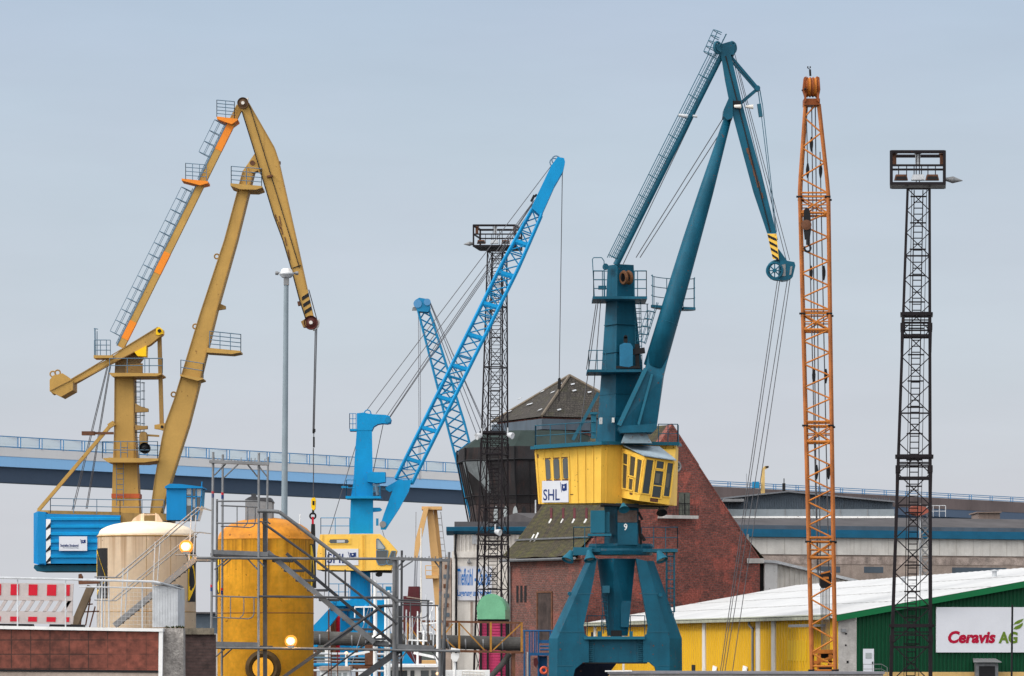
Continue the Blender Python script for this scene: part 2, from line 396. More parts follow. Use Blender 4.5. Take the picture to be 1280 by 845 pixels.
M['asphalt'] = paint('quay_asphalt', (.07, .07, .072), var=.3, vs=.1, streak=0, rough=.9)
M['shore'] = paint('far_shore', (.07, .08, .075), var=.4, vs=.01, streak=0, rough=1)
# glass noise barrier: pale, see-through
_mt, _nt, _b = newmat('barrier_glass'); _b.inputs['Base Color'].default_value = (.55, .70, .78, 1); _b.inputs['Roughness'].default_value = .15; _b.inputs['Alpha'].default_value = .55
M['bglass'] = _mt
# water
_mt, _nt, _b = newmat('harbour_water'); _b.inputs['Base Color'].default_value = (.035, .05, .055, 1); _b.inputs['Roughness'].default_value = .12
_tc = _nt.nodes.new('ShaderNodeTexCoord'); _n = noise(_nt, _tc.outputs['Object'], .6, 5)
_bp = _nt.nodes.new('ShaderNodeBump'); _bp.inputs['Strength'].default_value = .3; _nt.links.new(_n, _bp.inputs['Height']); _nt.links.new(_bp.outputs[0], _b.inputs['Normal'])
M['water'] = _mt
# ================================================================ SETTING
def slab(name, x0, y0, x1, y1, z0, z1, mat):
    o = MB().box(((x0 + x1) / 2, (y0 + y1) / 2, (z0 + z1) / 2), x1 - x0, y1 - y0, z1 - z0).build(name, mat, base=((x0 + x1) / 2, (y0 + y1) / 2, z0))
    return tag(o, kind='structure')
wm = MB(); wm.add([(-9000, -3000, -1.6), (9000, -3000, -1.6), (9000, 22000, -1.6), (-9000, 22000, -1.6)], [[0, 1, 2, 3]])
tag(wm.build('water', M['water']), kind='structure')
slab('quay_ground', -160, -25, 160, 137, -4, 0, M['asphalt'])
slab('quay_ground', -220, 188, 260, 620, -4, 0, M['asphalt'])
# far shore: a low uneven strip of land
hm = MB(); xs = [-1800 + 60 * k for k in range(61)]
rings = []
for x in xs:
    h = 7.5 + 5 * math.sin(x * .0071) + 3 * math.sin(x * .023 + 1) + random.uniform(-1.2, 1.2)
    rings.append([Vector((x, 1500, -2)), Vector((x, 1505, h * .55 + 2)), Vector((x, 1560, h)), Vector((x, 1900, h * .8)), Vector((x, 2100, -2))])
hm.loft(rings); tag(hm.build('far_shore', M['shore']), kind='structure')
# ================================================================ ROAD BRIDGE
def bridge_D(x): return 640 + (x / 1280) * 200 + max(0, x - 640) ** 2 * .00012
def bridge_y(x): return 545 + .0595 * x - max(0, x - 600) * .0045 + min(0, x) * .004
br = thing('road_bridge', G0(300, 665), 'long high road bridge with pale fascia and light blue girder crossing behind the cranes', 'bridge')
bx = [-260 + 40 * k for k in range(23)]; bx2 = [620 + 40 * k for k in range(24)]
def brow(xs_, o0, z0, o1, z1, o2=None, z2=None):
    rr = []
    for x in xs_:
        D = bridge_D(x); t = P(x, bridge_y(x), D); q = [(o0, z0), (o1, z1)]
        if o2 is not None: q += [(o2, z2), (o2, z0)]
        else: q += [(o1 + .3, z1), (o0 + .3, z0)]
        rr.append([t + Vector((0, o, z)) for o, z in q])
    return rr
for xs_, fm, gm, fz in ((bx, 'farconc', 'farblue', -3.35), (bx2, 'farbrown', 'farunder', -4.3)):
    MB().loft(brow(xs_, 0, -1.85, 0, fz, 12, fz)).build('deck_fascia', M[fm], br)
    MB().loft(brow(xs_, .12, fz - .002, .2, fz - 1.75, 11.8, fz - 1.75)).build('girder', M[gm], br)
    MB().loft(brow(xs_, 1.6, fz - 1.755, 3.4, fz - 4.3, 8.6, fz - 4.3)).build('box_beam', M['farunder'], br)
post = MB(); glass = MB(); railm = MB()
x = -255.0; prev = None
while x < 1500:
    D = bridge_D(x); S = D / F; t = P(x, bridge_y(x), D)
    tall = x < 760; hgt = 0 if tall else -.75
    for dx in ((-.22, .22) if tall else (-.25, .25)):
        q = t + Vector((dx, .15, hgt)); post.bar(q + Vector((0, 0, -1.86 - hgt)), q, .17, .2)
    if prev is not None:
        a, b = prev
        if tall:
            glass.add([a + Vector((.3, .15, -.12)), t + Vector((-.3, .15, -.12)), t + Vector((-.3, .15, -1.75)), a + Vector((.3, .15, -1.75))], [[0, 1, 2, 3]])
            railm.bar(a + Vector((0, .15, 0)), t + Vector((0, .15, 0)), .16, .2); railm.bar(a + Vector((0, .15, -1.76)), t + Vector((0, .15, -1.76)), .18, .2)
        else:
            for zz in (hgt, hgt - .4, -1.7): railm.bar(a + Vector((0, .15, zz)), t + Vector((0, .15, zz)), .15, .15)
    prev = (t, D); x += 26 * 665 / D if tall else 34 * 665 / D
post.each('barrier_post', M['railfar'], br)
glass.build('glass_barrier', M['bglass'], br); railm.build('handrail', M['railfar'], br)
far = MB()                                        # railing on the far side of the deck, seen through the glass
x = -255.0; prev = None
while x < 760:
    t = P(x, bridge_y(x), bridge_D(x)) + Vector((0, 11.8, -.75)); far.bar(t + Vector((0, 0, -1.1)), t, .12)
    if prev is not None: far.bar(prev, t, .12)
    prev = t; x += 17
far.build('far_railing', M['galv_pale'], br)
for px in (158, 456, 700, 1000, -140):
    D = bridge_D(px) + 5; t = P(px, bridge_y(px), D); wd = m(19, D)
    MB().box((t.x, D, (t.z - 7.4 - 4) / 2), wd, 4.5, t.z - 7.4 + 4).build('pier', M['farconc'], br)
# ================================================================ GENERIC LATTICE
def lattice(ch, brc, ring, ts, rc, rb, style='X', n=5, faces=(0, 1, 2, 3), horiz=True, bars=False):
    rs = [[Vector(q) for q in ring(t)] for t in ts]
    for i in range(len(rs) - 1):
        for k in range(4):
            c_ = ch[k] if isinstance(ch, list) else ch
            c_.tube(rs[i][k], rs[i + 1][k], rc, rc, n)
        for k in faces:
            a, b, c, d = rs[i][k], rs[i][(k + 1) % 4], rs[i + 1][(k + 1) % 4], rs[i + 1][k]
            if style == 'X': brc.tube(a, c, rb, rb, 4); brc.tube(b, d, rb, rb, 4)
            elif style == 'Z': (brc.tube(a, c, rb, rb, 4) if (i + k) % 2 == 0 else brc.tube(b, d, rb, rb, 4))
            elif style == 'V':
                mid = (c + d) / 2; brc.tube(a, mid, rb, rb, 4); brc.tube(b, mid, rb, rb, 4)
            if horiz and (horiz is True or i % horiz == 0): brc.tube(a, b, rb, rb, 4)
    return rs
# ================================================================ FAR CRANES
# far blue lattice jib crane beyond the tower
D = 455
fb = thing('lattice_crane', G0(622, D), 'distant bright blue crane whose slim lattice jib leans left beside the netted tower', 'crane', 'lattice boom cranes')
def fbring(t):
    yl = 386 + t * 290; xl = 522.5 + (yl - 388) * .2545; wd = 13 + 8.5 * min(1, t * 2.0)
    a, b = P(xl, yl, D), P(xl + wd, yl - 3, D); g = Vector((0, m(wd, D) * .8, 0))
    return [a, b, b + g, a + g]
ch, bc = [MB() for _ in range(4)], MB(); lattice(ch, bc, fbring, [k / 24 for k in range(25)], .15, .055, 'X', horiz=False)
[c_.build('boom_chord', M['sky_blue2'], fb) for c_ in ch]; bc.build('boom_bracing', M['sky_blue2'], fb)
hd = MB(); hd.pp([(519, 375), (524, 372), (536, 374), (538, 384), (535, 390), (523, 389), (519, 384)], D - .3, 2.2)
hd.build('boom_head', M['sky_blue2'], fb)
MB().lathe(P(522, 379.5, D - .4), [(0, 0), (.5, 0), (.5, .4), (0, .4)], 16, (0, 1, 0)).lathe(P(534, 377.5, D - .45), [(0, 0), (.42, 0), (.42, .4), (0, .4)], 16, (0, 1, 0)).each('head_sheave', M['railfar'], fb)
MB().pp([(516, 384), (520, 383), (521, 388), (515, 388)], D, .4).build('head_lamp', M['galv'], fb)
rp = MB()
rp.pl(523, 388, 524, 600, D, .045); rp.pl(525, 388, 526, 600, D, .04)
for a, b in (((537, 376), (603, 528)), ((537, 378), (600, 540)), ((538, 380), (607, 532)), ((536, 384), (597, 551))): rp.pl(a[0], a[1], b[0] + 14, b[1] + 32, D, .05, D + 3)
rp.each('rope', M['rope_pale'], fb)
MB().pp([(596, 664), (640, 664), (644, 700), (640, 800), (600, 800), (594, 700)], D - 2, 6).build('machinery_house', M['sky_blue2'], fb)
MB().box((G0(620, D).x, D + 1, 4), 5, 6, 9).build('undercarriage', M['sky_blue2'], fb)
# distant tan A-frame crane under the bridge
D = 560
ft = thing('harbour_crane', G0(541, D), 'distant small tan crane with spread legs standing under the bridge', 'crane', 'tan harbour cranes')
MB().pp([(530, 634), (536, 634), (530, 660), (521, 700), (517, 700), (519, 676)], D, 1.2).build('fly_jib', M['tansoft'], ft)
MB().pp([(533, 634), (541, 634), (549, 700), (556, 790), (556, 850), (546, 850), (544, 760), (537, 680)], D + 1.5, 1.8).build('mast', M['tansoft'], ft)
MB().pbar(544, 636, 557, 760, D + 4, 4.5).pbar(557, 760, 560, 850, D + 4, 4.5).build('stay', M['tansoft'], ft)
lm = MB(); lm.ladder(P(548, 640, D + 4), P(560, 745, D + 4), (.7, 0, 0), .9, .06); lm.build('ladder', M['galv_pale'], ft)
MB().pbox(527, 633, 552, 637, D + .5, 4).build('head_beam', M['tansoft'], ft)
MB().pbox(532, 719, 548, 723, D, 4).prail([(532, 719), (548, 719)], 12, D, 8, .06).build('platform', M['tansoft'], ft)
MB().pl(519, 700, 517.5, 735, D, .07).pl(521.5, 700, 520.5, 735, D, .07).pl(520, 640, 519, 735, D + 1, .05).build('rope', M['rope_pale'], ft)
MB().pbox(515, 735, 522, 740, D - .3, .8).build('hook_block', M['black'], ft)
MB().box((G0(551, D).x, D + 2, 1.5), 8, 8, 3).build('undercarriage', M['tansoft'], ft)
# ================================================================ HALL (yellow long side, green gable)
HA, HB, HG = Vector((20.6, 240)), Vector((-.1147, .9934)).normalized(), Vector((.9934, .1147)).normalized()
EZ, RISE, HWID, HLEN = ZC + 1.62, .178, 20.0, 118.0
WY, WG = Wall(HA, HB), Wall(HA, HG)
ha = thing('storage_hall', (HA.x + 15, HA.y + 30, 0), 'long low storage hall with white roof, yellow long side and dark green gable', 'warehouse')
def H(u, v, z): q = HA + HG * u + HB * v; return Vector((q.x, q.y, z))
yw = MB(); corrugate(yw, WY, 0, HLEN, 0, EZ - .1, 1.0, .09); yw.build('long_wall', M['yellowhall'], ha)
gw = MB(); corrugate(gw, WG, 1.18, 39.5, ZC - 2.02, lambda u: EZ - .22 + RISE * min(u, 2 * HWID - u), .25, .07); gw.build('gable_wall', M['greenhall'], ha)
cw = MB(); cw.prism([WG.pt(u, z, .03) for u, z in ((0, 0), (1.16, 0), (1.16, EZ + .02), (0, EZ - .2))], (0, .3, 0)); cw.build('corner_panel', M['concrete'], ha)
bs = MB(); bs.prism([WG.pt(u, z, .12) for u, z in ((1.2, 0), (39.6, 0), (39.6, ZC - 2.03), (1.2, ZC - 2.03))], (0, .3, 0)); bs.build('plinth', paint('ochre_plinth', (.55, .36, .14), var=.2), ha)
rf = MB()
for sgn in (0, 1):
    def rp_(u, v, dz=0): return H(2 * HWID - u if sgn else u, v, EZ + RISE * u + dz)
    n = 60
    prof = []
    for k in range(n):
        v0 = -.45 + (HLEN + .9) * k / n; v1 = -.45 + (HLEN + .9) * (k + .55) / n
        prof += [(v0, 0), (v1, .035)]
    prof.append((HLEN + .45, 0))
    vsr = []
    for v, dz in prof: vsr += [rp_(-.55, v, dz), rp_(HWID, v, dz)]
    rf.add(vsr, [[2 * k, 2 * k + 2, 2 * k + 3, 2 * k + 1] for k in range(len(prof) - 1)])
    rf.prism([rp_(-.55, -.45, -.03), rp_(HWID, -.45, -.03), rp_(HWID, HLEN + .45, -.03), rp_(-.55, HLEN + .45, -.03)], (0, 0, -.12))
ro = rf.build('roof', M['whiteroof'], ha)
lapm = paint('lap_grime', (.40, .40, .39), var=.4, vs=.6, streak=.3)
for uu in (4.8, 9.7, 14.6):
    q = MB(); q.prism([H(uu, -.4, EZ + RISE * uu + .045), H(uu + .07, -.4, EZ + RISE * (uu + .07) + .045), H(uu + .07, HLEN, EZ + RISE * (uu + .07) + .045), H(uu, HLEN, EZ + RISE * uu + .045)], (0, 0, .012)); q.build('sheet_lap', lapm, ro)
q = MB(); q.prism([H(-.55, -.42, EZ - RISE * .55 + .04), H(-.1, -.42, EZ - RISE * .1 + .04), H(-.1, HLEN + .3, EZ - RISE * .1 + .04), H(-.55, HLEN + .3, EZ - RISE * .55 + .04)], (0, 0, .01)); q.build('mossy_edge', M['eave'], ro)
for vv in (22, 51, 83):
    q = MB(); q.lathe(H(15.5, vv, EZ + RISE * 15.5), [(0, -.1), (.16, -.1), (.16, .38), (.30, .40), (.30, .46), (0, .52)], 12); q.build('roof_vent', M['galv_pale'], ro)
tr = MB()
for sgn in (0, 1):
    def tp(u, z): return H(2 * HWID - u if sgn else u, -.5, EZ + RISE * u + z)
    tr.prism([tp(-.4, -.02), tp(HWID, -.02), tp(HWID, -.40), tp(-.4, -.40)], (0, .04, 0))
tr.build('verge_trim', M['greentrim'], ha)
gt = MB(); gt.prism([H(-.62, -.4, EZ - .12), H(-.86, -.4, EZ - .12), H(-.86, -.4, EZ - .32), H(-.62, -.4, EZ - .32)], H(0, HLEN, 0) - H(0, 0, 0)); gt.build('gutter', M['eave'], ha)
for px, wd in ((881.5, 3.4), (949.5, 4.4), (968.5, 3.6), (781, 2.5), (745, 3)):
    q = MB(); u = WY.u(px); D = HA.y + HB.y * u; hw = m(wd, D) / 2 / .16
    q.prism([WY.pt(u - hw, 0, .14), WY.pt(u + hw, 0, .14), WY.pt(u + hw, EZ - .25, .14), WY.pt(u - hw, EZ - .25, .14)], (.1, 0, 0)); q.build('wall_pilaster', M['panel'], ha)
q = MB(); q.path([WY.at(942.5, 775, .35), WY.at(942.5, 781, .35), WY.at(946, 786, .3), WY.at(946, 850, .3), WY.at(946, 910, .3)], .09, 8); q.build('downpipe', M['galv'], ha)
q = MB(); WY.slab(q, 985, 800, 1009, 826, .075, .05); q.build('wall_patch', M['yellowpatch'], ha)
for x0, x1, y0 in ((866, 870, 831), (740, 746, 790)):
    q = MB(); WY.slab(q, x0, y0, x1, y0 + 12, .1, .1); q.build('hatch', M['black'], ha)
for px in (896, 934):
    f_ = MB(); u = WY.u(px); z = WY.z(px, 832)
    f_.prism([WY.pt(u - .9, z - .1, .2), WY.pt(u + .6, z, .2), WY.pt(u + .0, z - .9, .45), WY.pt(u - 1.2, z - 1, .45)], (.08, 0, 0)); f_.build('tilted_window', M['whitepaint'], ha)
q = MB(); WG.slab(q, 1056, 791, 1058.5, 793, .06, .03); WG.slab(q, 1056, 805.5, 1058, 807.5, .06, .03); WG.slab(q, 1058, 826, 1060.5, 829, .06, .03); q.each('wall_hole', M['black'], ha)
# door with steps rail, vent hood, wall lamp
dr = MB(); WG.slab(dr, 1078.5, 811, 1092, 843, .1, .1); d_o = dr.build('door', M['white'], ha)
q = MB(); WG.slab(q, 1081.5, 816, 1089, 823, .125, .03); q.build('window', M['winlight'], d_o)
q = MB(); WG.slab(q, 1089.5, 827, 1090.7, 830, .16, .06); q.build('handle', M['black'], d_o)
q = MB(); q.rail([WG.at(1074, 842, 1.2), WG.at(1097, 842, 1.2), WG.at(1104, 846, 1.2)], .6, .5, .018); q.build('step_railing', M['galv'], ha)
vh = MB(); vh.prism([WG.at(1216, 829, .8), WG.at(1244, 829, .8), WG.at(1244, 862, .8), WG.at(1216, 862, .8)], (0, .75, 0)); v_o = vh.build('vent_hood', M['scaf'], ha)
q = MB(); WG.slab(q, 1220, 832.5, 1240, 864, .82, .04); q.build('opening', M['black'], v_o)
q = MB(); q.prism([WG.at(1212, 828, 1.05), WG.at(1247, 828, 1.05), WG.at(1244, 823.5, 0), WG.at(1216, 823.5, 0)], (0, 0, .04)); q.build('hood_roof', M['galv'], v_o)
q = MB(); WG.slab(q, 1051, 786, 1056.5, 790, .3, .25); q.build('wall_lamp', M['galv'], ha)
q = MB(); q.prism([WY.at(1018, 783, .1), WY.at(1034, 783, .1), WY.at(1034, 780, .1), WY.at(1018, 780, .1)], (-1.6, 0, -.05)); q.build('canopy', M['galv'], ha)
# company sign
sg = thing('company_sign', WG.pt(9.6, 0, .2), 'large white sign board with red and green lettering and green leaf, on the green gable', 'sign')
q = MB(); WG.slab(q, 1169.5, 759, 1302, 815.5, .2, .12); q.build('board', M['white'], sg)
words('lettering', 'Ceravis', WG, 1184, 788.5, 1243.5, 804.2, M['red_print'], sg, .2, .045, .21)
words('lettering', 'AG', WG, 1247, 789.5, 1271, 804.4, M['green_print'], sg, .05, .045, .21)
lf = MB()
WG.poly(lf, [(1265.5, 781.5), (1268, 777.5), (1272, 775.2), (1278.7, 773.2), (1276.5, 777), (1272.5, 779.5), (1268, 780.4)], .215, .012)
WG.poly(lf, [(1265.6, 786.3), (1268, 783.2), (1272.5, 781.2), (1277.6, 778.2), (1277, 782), (1274, 785.6), (1269.5, 787)], .215, .012)
lf.build('leaf_emblem', M['green_print'], sg)
tag(MB().pl(1265.5, 756, 1263.5, 930, 131, .035, None, 8).build('pole', M['black'], base=G0(1264, 131)), 'thin dark steel pole standing upright in front of the white company sign', 'pole')
# ================================================================ BRICK WAREHOUSE
BC = Vector((6.6, 360)); BG = Vector((.848, .530)).normalized(); BL = Vector((-.530, .848)).normalized()
GW, LW, BEZ, BAZ = 20.75, 12.9, ZC + 7.75, ZC + 20.6
WGa, WLe = Wall(BC, BG), Wall(BC, BL)
def Bp(u, v, z): q = BC + BG * u + BL * v; return Vector((q.x, q.y, z))
bw = thing('brick_warehouse', (12, 368, 0), 'old red brick warehouse with steep mossy roof and tall gable behind petrol blue crane', 'warehouse')
q = MB(); q.prism([Bp(0, 0, 0), Bp(GW, 0, 0), Bp(GW, 0, BEZ), Bp(GW / 2, 0, BAZ), Bp(0, 0, BEZ)], Bp(0, .5, 0) - Bp(0, 0, 0)); q.build('gable_wall', M['brick'], bw)
q = MB(); q.prism([Bp(.01, .51, 0), Bp(.01, LW, 0), Bp(.01, LW, BEZ), Bp(.01, .51, BEZ)], Bp(.5, 0, 0) - Bp(0, 0, 0)); q.build('long_wall', M['brick2'], bw)
q = MB(); q.prism([Bp(GW - .01, .51, 0), Bp(GW - .01, LW, 0), Bp(GW - .01, LW, BEZ), Bp(GW - .01, .51, BEZ)], Bp(-.5, 0, 0) - Bp(0, 0, 0)); q.prism([Bp(.52, LW - .5, 0), Bp(GW - .52, LW - .5, 0), Bp(GW - .52, LW - .5, BEZ), Bp(GW / 2, LW - .5, BAZ - .4), Bp(.52, LW - .5, BEZ)], Bp(0, .4, 0) - Bp(0, 0, 0)); q.build('rear_wall', M['brick'], bw)
def sag(v): return .035 * math.sin(v * 1.1) + .015 * math.sin(v * 2.7 + 1)
q = MB(); N = 22; ks = [(0, BAZ), (.45, None), (1, None)]
for side in (0, 1):
    grid = []
    for i in range(N + 1):
        v = .3 + (LW + .25) * i / N
        row = []
        for j in range(9):
            t = j / 8; u = GW / 2 * (1 - t) - .1 * t + (-.65 if j == 8 else 0); z = BAZ + .1 + (BEZ + (.35 if j < 8 else .12) - BAZ) * t + sag(v) * (1 if j else .5)
            if side: u = GW - u
            row.append(Bp(u, v, z))
        grid.append(row)
    vs_ = [p for r in grid for p in r]
    q.add(vs_, [[i * 9 + j, i * 9 + j + 1, (i + 1) * 9 + j + 1, (i + 1) * 9 + j] for i in range(N) for j in range(8)])
ro = q.build('roof', M['roof'], bw)
q = MB(); q.prism([Bp(-.72, .0, BEZ + .12), Bp(-.72, LW + .5, BEZ + .12), Bp(-.95, LW + .5, BEZ - .02), Bp(-.95, 0, BEZ - .02)], (.1, 0, -.14)); q.build('gutter', M['scaf'], bw)
q = MB(); q.prism([Bp(.3, 0, BEZ + .0), Bp(.3, LW + .4, BEZ + .0), Bp(-.7, LW + .4, BEZ - .05), Bp(-.7, 0, BEZ - .05)], (0, 0, -.1)); q.build('soffit', M['rust'], bw)
q = MB(); tt = .88; uu = GW / 2 * (1 - tt); zz = BAZ + (BEZ - BAZ) * tt + .55
q.bar(Bp(uu - .25, .3, zz - .05), Bp(uu - .25, LW + .5, zz - .05), .16); q.build('snow_guard', M['scaf'], bw)
q = MB()                                           # gable coping with its stepped kink
for t0, t1, ex in ((.0, .30, .22), (.302, .72, .12), (.722, 1.0, .2)):
    for sd_ in (0, 1):
        def cp(t, e): u = GW / 2 + GW / 2 * t; u = GW - u if sd_ else u; return Bp(u, -.06, BAZ + (BEZ - BAZ) * t + e)
        q.prism([cp(t0, ex), cp(t1, ex), cp(t1, -.08), cp(t0, -.08)], Bp(0, .75, 0) - Bp(0, 0, 0))
q.build('gable_coping', M['brick'], bw)
q = MB(); q.prism([WGa.at(932, 704, .25), WGa.at(953, 704, .25), WGa.at(953, 698, .25), WGa.at(932, 698, .25)], (0, .6, 0)); q.build('kneeler_stone', M['concrete'], bw)
# round window, door with balcony, recess, slit windows
rw = MB(); c = WGa.at(845, 583, .05); nn = (WGa.n.x, WGa.n.y, 0)
rw.lathe(c, [(0, 0), (.42, 0), (.42, .03), (0, .03)], 20, nn); w_o = rw.build('round_window', M['winglass'], bw)
MB().torus(c + Vector(nn) * .05, .47, .1, nn, 22, 6).bar(c + Vector((0, 0, .45)) + Vector(nn) * .06, c + Vector((0, 0, -.45)) + Vector(nn) * .06, .05).bar(WGa.at(840, 583, .12), WGa.at(850.5, 583, .12), .05).build('frame', M['galv'], w_o)
q = MB(); WGa.slab(q, 848.5, 616, 862, 644, .06, .08); d_o = q.build('door', paint('weathered_green_door', (.095, .10, .085), var=.4, vs=2), bw)
q = MB(); WGa.slab(q, 854.8, 617, 855.8, 643, .09, .04); WGa.slab(q, 848.5, 629, 862, 630, .09, .04); q.build('door_batten', M['black'], d_o)
q = MB(); WGa.slab(q, 822, 644.5, 865, 648.5, 1.1, 1.15); b_o = q.build('balcony_slab', M['concrete'], bw)
q = MB(); q.rail([WGa.at(822, 644.5, 1.05), WGa.at(865, 644.5, 1.05)], 1.0, .35, .02); q.build('balcony_railing', M['black'], b_o)
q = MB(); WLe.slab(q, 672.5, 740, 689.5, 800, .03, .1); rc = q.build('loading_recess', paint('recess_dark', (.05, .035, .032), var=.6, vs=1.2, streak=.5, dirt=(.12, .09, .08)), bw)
q = MB(); WLe.slab(q, 671, 739, 690.5, 741, .1, .1); WLe.slab(q, 671.2, 741.2, 672.6, 800, .08, .1); WLe.slab(q, 689.4, 741.2, 690.8, 800, .08, .1); q.build('frame', M['rust'], rc)
for x0 in (645.5, 650.5, 655.5):
    q = MB(); WLe.slab(q, x0, 732, x0 + 2.6, 753, .02, .1); q.build('slit_window', M['black'], bw)
q = MB(); q.path([WLe.at(639.5, 708, .2), WLe.at(639, 716, .15), WLe.at(639, 900, .15)], .1, 6); q.build('downpipe', M['galv'], bw)
for px in (690, 705, 719, 734):
    def rpnt(x_, y_, o_=.12):
        k = (x_ - CX) / F; kz = (YH - y_) / F
        a, b_, c_ = Bp(GW / 2, 0, BAZ + .1), Bp(0, 0, BEZ + .35), Bp(0, LW, BEZ + .35)
        n_ = (b_ - a).cross(c_ - a).normalized(); n_ = n_ if n_.z > 0 else -n_
        d_ = Vector((k, 1, kz)); o0 = Vector((0, 0, ZC)); t_ = (a - o0).dot(n_) / d_.dot(n_)
        return o0 + d_ * t_ + n_ * o_
    q = MB(); q.bar(rpnt(px, 637), rpnt(px, 650), .22); h_o = q.build('roof_post', M['darkred'], bw)
    q = MB(); q.bar(rpnt(px, 649.5), rpnt(px - 3, 655), .16); q.build('bracket', M['whitepaint'], h_o)
q = MB(); q.bar(rpnt(664, 678), rpnt(669, 669), .2, .05); q.bar(rpnt(669, 678), rpnt(674, 667), .2, .05); q.build('roof_window', M['whitepaint'], bw)
# ================================================================ NETTED TOWER WITH PYRAMID ROOF
TD = 430
tw = thing('roofed_tower', G0(700, TD), 'square brick tower with tiled pyramid roof and flared dark scaffold netting at its left', 'tower')
th = R(20); Rr = m(104, TD); cxy = Vector((m(712 - 640, TD), TD))
def corner(k, r): a = math.pi * 1.5 + k * math.pi / 2 - R(20); return cxy + Vector((math.cos(a), math.sin(a))) * r
ez = ZC + m(800 - 526, TD); apz = ZC + m(800 - 470, TD)
q = MB(); ap = Vector((cxy.x, cxy.y, apz))
for k in range(4):
    a, b = corner(k, Rr), corner(k + 1, Rr); N = 10
    vs_ = []
    for i in range(N + 1):
        for j in range(N + 1):
            t = i / N; p = Vector((*a.lerp(b, j / N), ez)).lerp(ap, t); p.z += .09 * math.sin(j * 1.7 + i) * (1 if 0 < i < N else 0); vs_.append(p)
    q.add(vs_, [[i * 11 + j, i * 11 + j + 1, (i + 1) * 11 + j + 1, (i + 1) * 11 + j] for i in range(N) for j in range(N)])
ro = q.build('roof', M['roof2'], tw)
q = MB()
for k in range(4): q.tube(Vector((*corner(k, Rr), ez + .05)), ap + Vector((0, 0, .08)), .17, .17, 6)
q.build('hip_tiles', paint('ridge_tiles', (.16, .13, .10), var=.3, vs=2), ro)
q = MB()
for (x_, y_) in ((662, 507), (678, 491), (691, 492), (675, 514), (699, 514), (718, 490), (716, 482), (737, 492), (700, 482), (650, 500), (637, 516)):
    k_ = (x_ - CX) / F; kz = (YH - y_) / F
    fc = 3 if x_ < 677 + (527 - y_) * .62 else 0
    a, b = corner(fc, Rr), corner(fc + 1, Rr); A3, B3 = Vector((*a, ez)), Vector((*b, ez)); n_ = (A3 - ap).cross(B3 - ap).normalized(); n_ = n_ if n_.z > 0 else -n_
    d_ = Vector((k_, 1, kz)); o0 = Vector((0, 0, ZC)); t_ = (ap - o0).dot(n_) / d_.dot(n_); c0 = o0 + d_ * t_ + n_ * .12
    tg = (B3 - A3).normalized(); up_ = n_.cross(tg); L_ = .55 if x_ == 662 else .26
    q.prism([c0 - tg * L_ - up_ * .12, c0 + tg * L_ + up_ * .1, c0 + tg * L_ + up_ * .3, c0 - tg * L_ + up_ * .12], n_ * .05)
q.each('roof_patch', M['galv_pale'], ro)
def ringsq(r, z): return [Vector((*corner(k, r), z)) for k in range(4)]
q = MB(); q.loft([ringsq(Rr * .93, ZC + m(258, TD)), ringsq(Rr * .93, ez - .05)]); q.build('wall_band', M['brick2'], tw)
q = MB(); q.loft([ringsq(Rr * 1.0, ZC + m(258, TD)), ringsq(Rr * 1.0, ZC + m(271, TD))]); q.build('grey_panel_band', M['greyshed'], tw)
q = MB(); q.loft([ringsq(Rr * .93, 0), ringsq(Rr * .93, ZC + m(257.5, TD))]); q.build('wall', M['brick'], tw)
# flared netting: octagonal funnel round the left half
ncx, ncy = m(668 - 640, TD - 4), TD - 4
def oct_(hwpx, ypx, dep=1.0, D=TD - 4):
    hw = m(hwpx, D); z = ZC + m(800 - ypx, D); r = []
    for k in range(8):
        a = R(22.5 + 45 * k + 8); r.append(Vector((ncx + math.cos(a) * hw * 1.06, ncy + math.sin(a) * hw * 1.0, z)))
    return r
q = MB(); q.loft([oct_(62, 541), oct_(93, 562)], False); q.build('net_roof', M['netgreen'], tw)
q = MB(); q.loft([oct_(93, 562), oct_(94, 578)], False); q.build('net_fascia', M['net'], tw)
q = MB(); q.loft([oct_(93, 578.3), oct_(88, 604), oct_(83, 622), oct_(80.5, 632)], False); nb = q.build('net_skirt', M['net'], tw)
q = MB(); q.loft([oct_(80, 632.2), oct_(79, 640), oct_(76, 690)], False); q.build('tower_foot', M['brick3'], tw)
q = MB()
for k in range(8):
    a, b, c_ = oct_(94.5, 578)[k], oct_(77.5, 668)[k], oct_(94.5, 562)[k]; q.tube(a, b, .09, .09, 5); q.tube(c_, a, .1, .1, 5)
    a2, b2 = oct_(94.5, 578)[(k + 1) % 8], oct_(86.5, 622)[(k + 1) % 8]; q.tube(oct_(86.5, 622)[k], b2, .07, .07, 4); q.tube(a, a2, .1, .1, 5)
    for f_ in (.25, .5, .75): q.tube(a.lerp(a2, f_), b.lerp(oct_(77.5, 668)[(k + 1) % 8], f_), .04, .04, 4)
q.build('net_poles', M['black'], tw)
q = MB(); r0, r1, r2 = oct_(94.6, 579), oct_(85, 618), oct_(80, 632)
q.add([r0[4].lerp(r0[3], .25), r0[4], r0[5].lerp(r0[4], .55), r1[4].lerp(r1[3], .1), r1[4].lerp(r1[5], .42)], [[0, 1, 3], [1, 4, 3], [1, 2, 4]]); q.build('torn_net', M['netlight'], tw)
for px, mt in ((620, 'winlight'), (632, 'winlight'), (644, 'winlight'), (655, 'black'), (607, 'black')):
    q = MB(); zz = oct_(80, 640)[5]; yy = TD - 13.2
    q.pp([(px - 3, 654), (px - 3, 640), (px - 2, 635), (px, 632), (px + 2, 635), (px + 3, 640), (px + 3, 654)], yy, .15); q.build('arched_window', M[mt], tw)
q = MB(); q.pl(669.5, 625, 669.5, 655, TD - 13, .08); q.build('drain_pole', M['galv_pale'], tw)
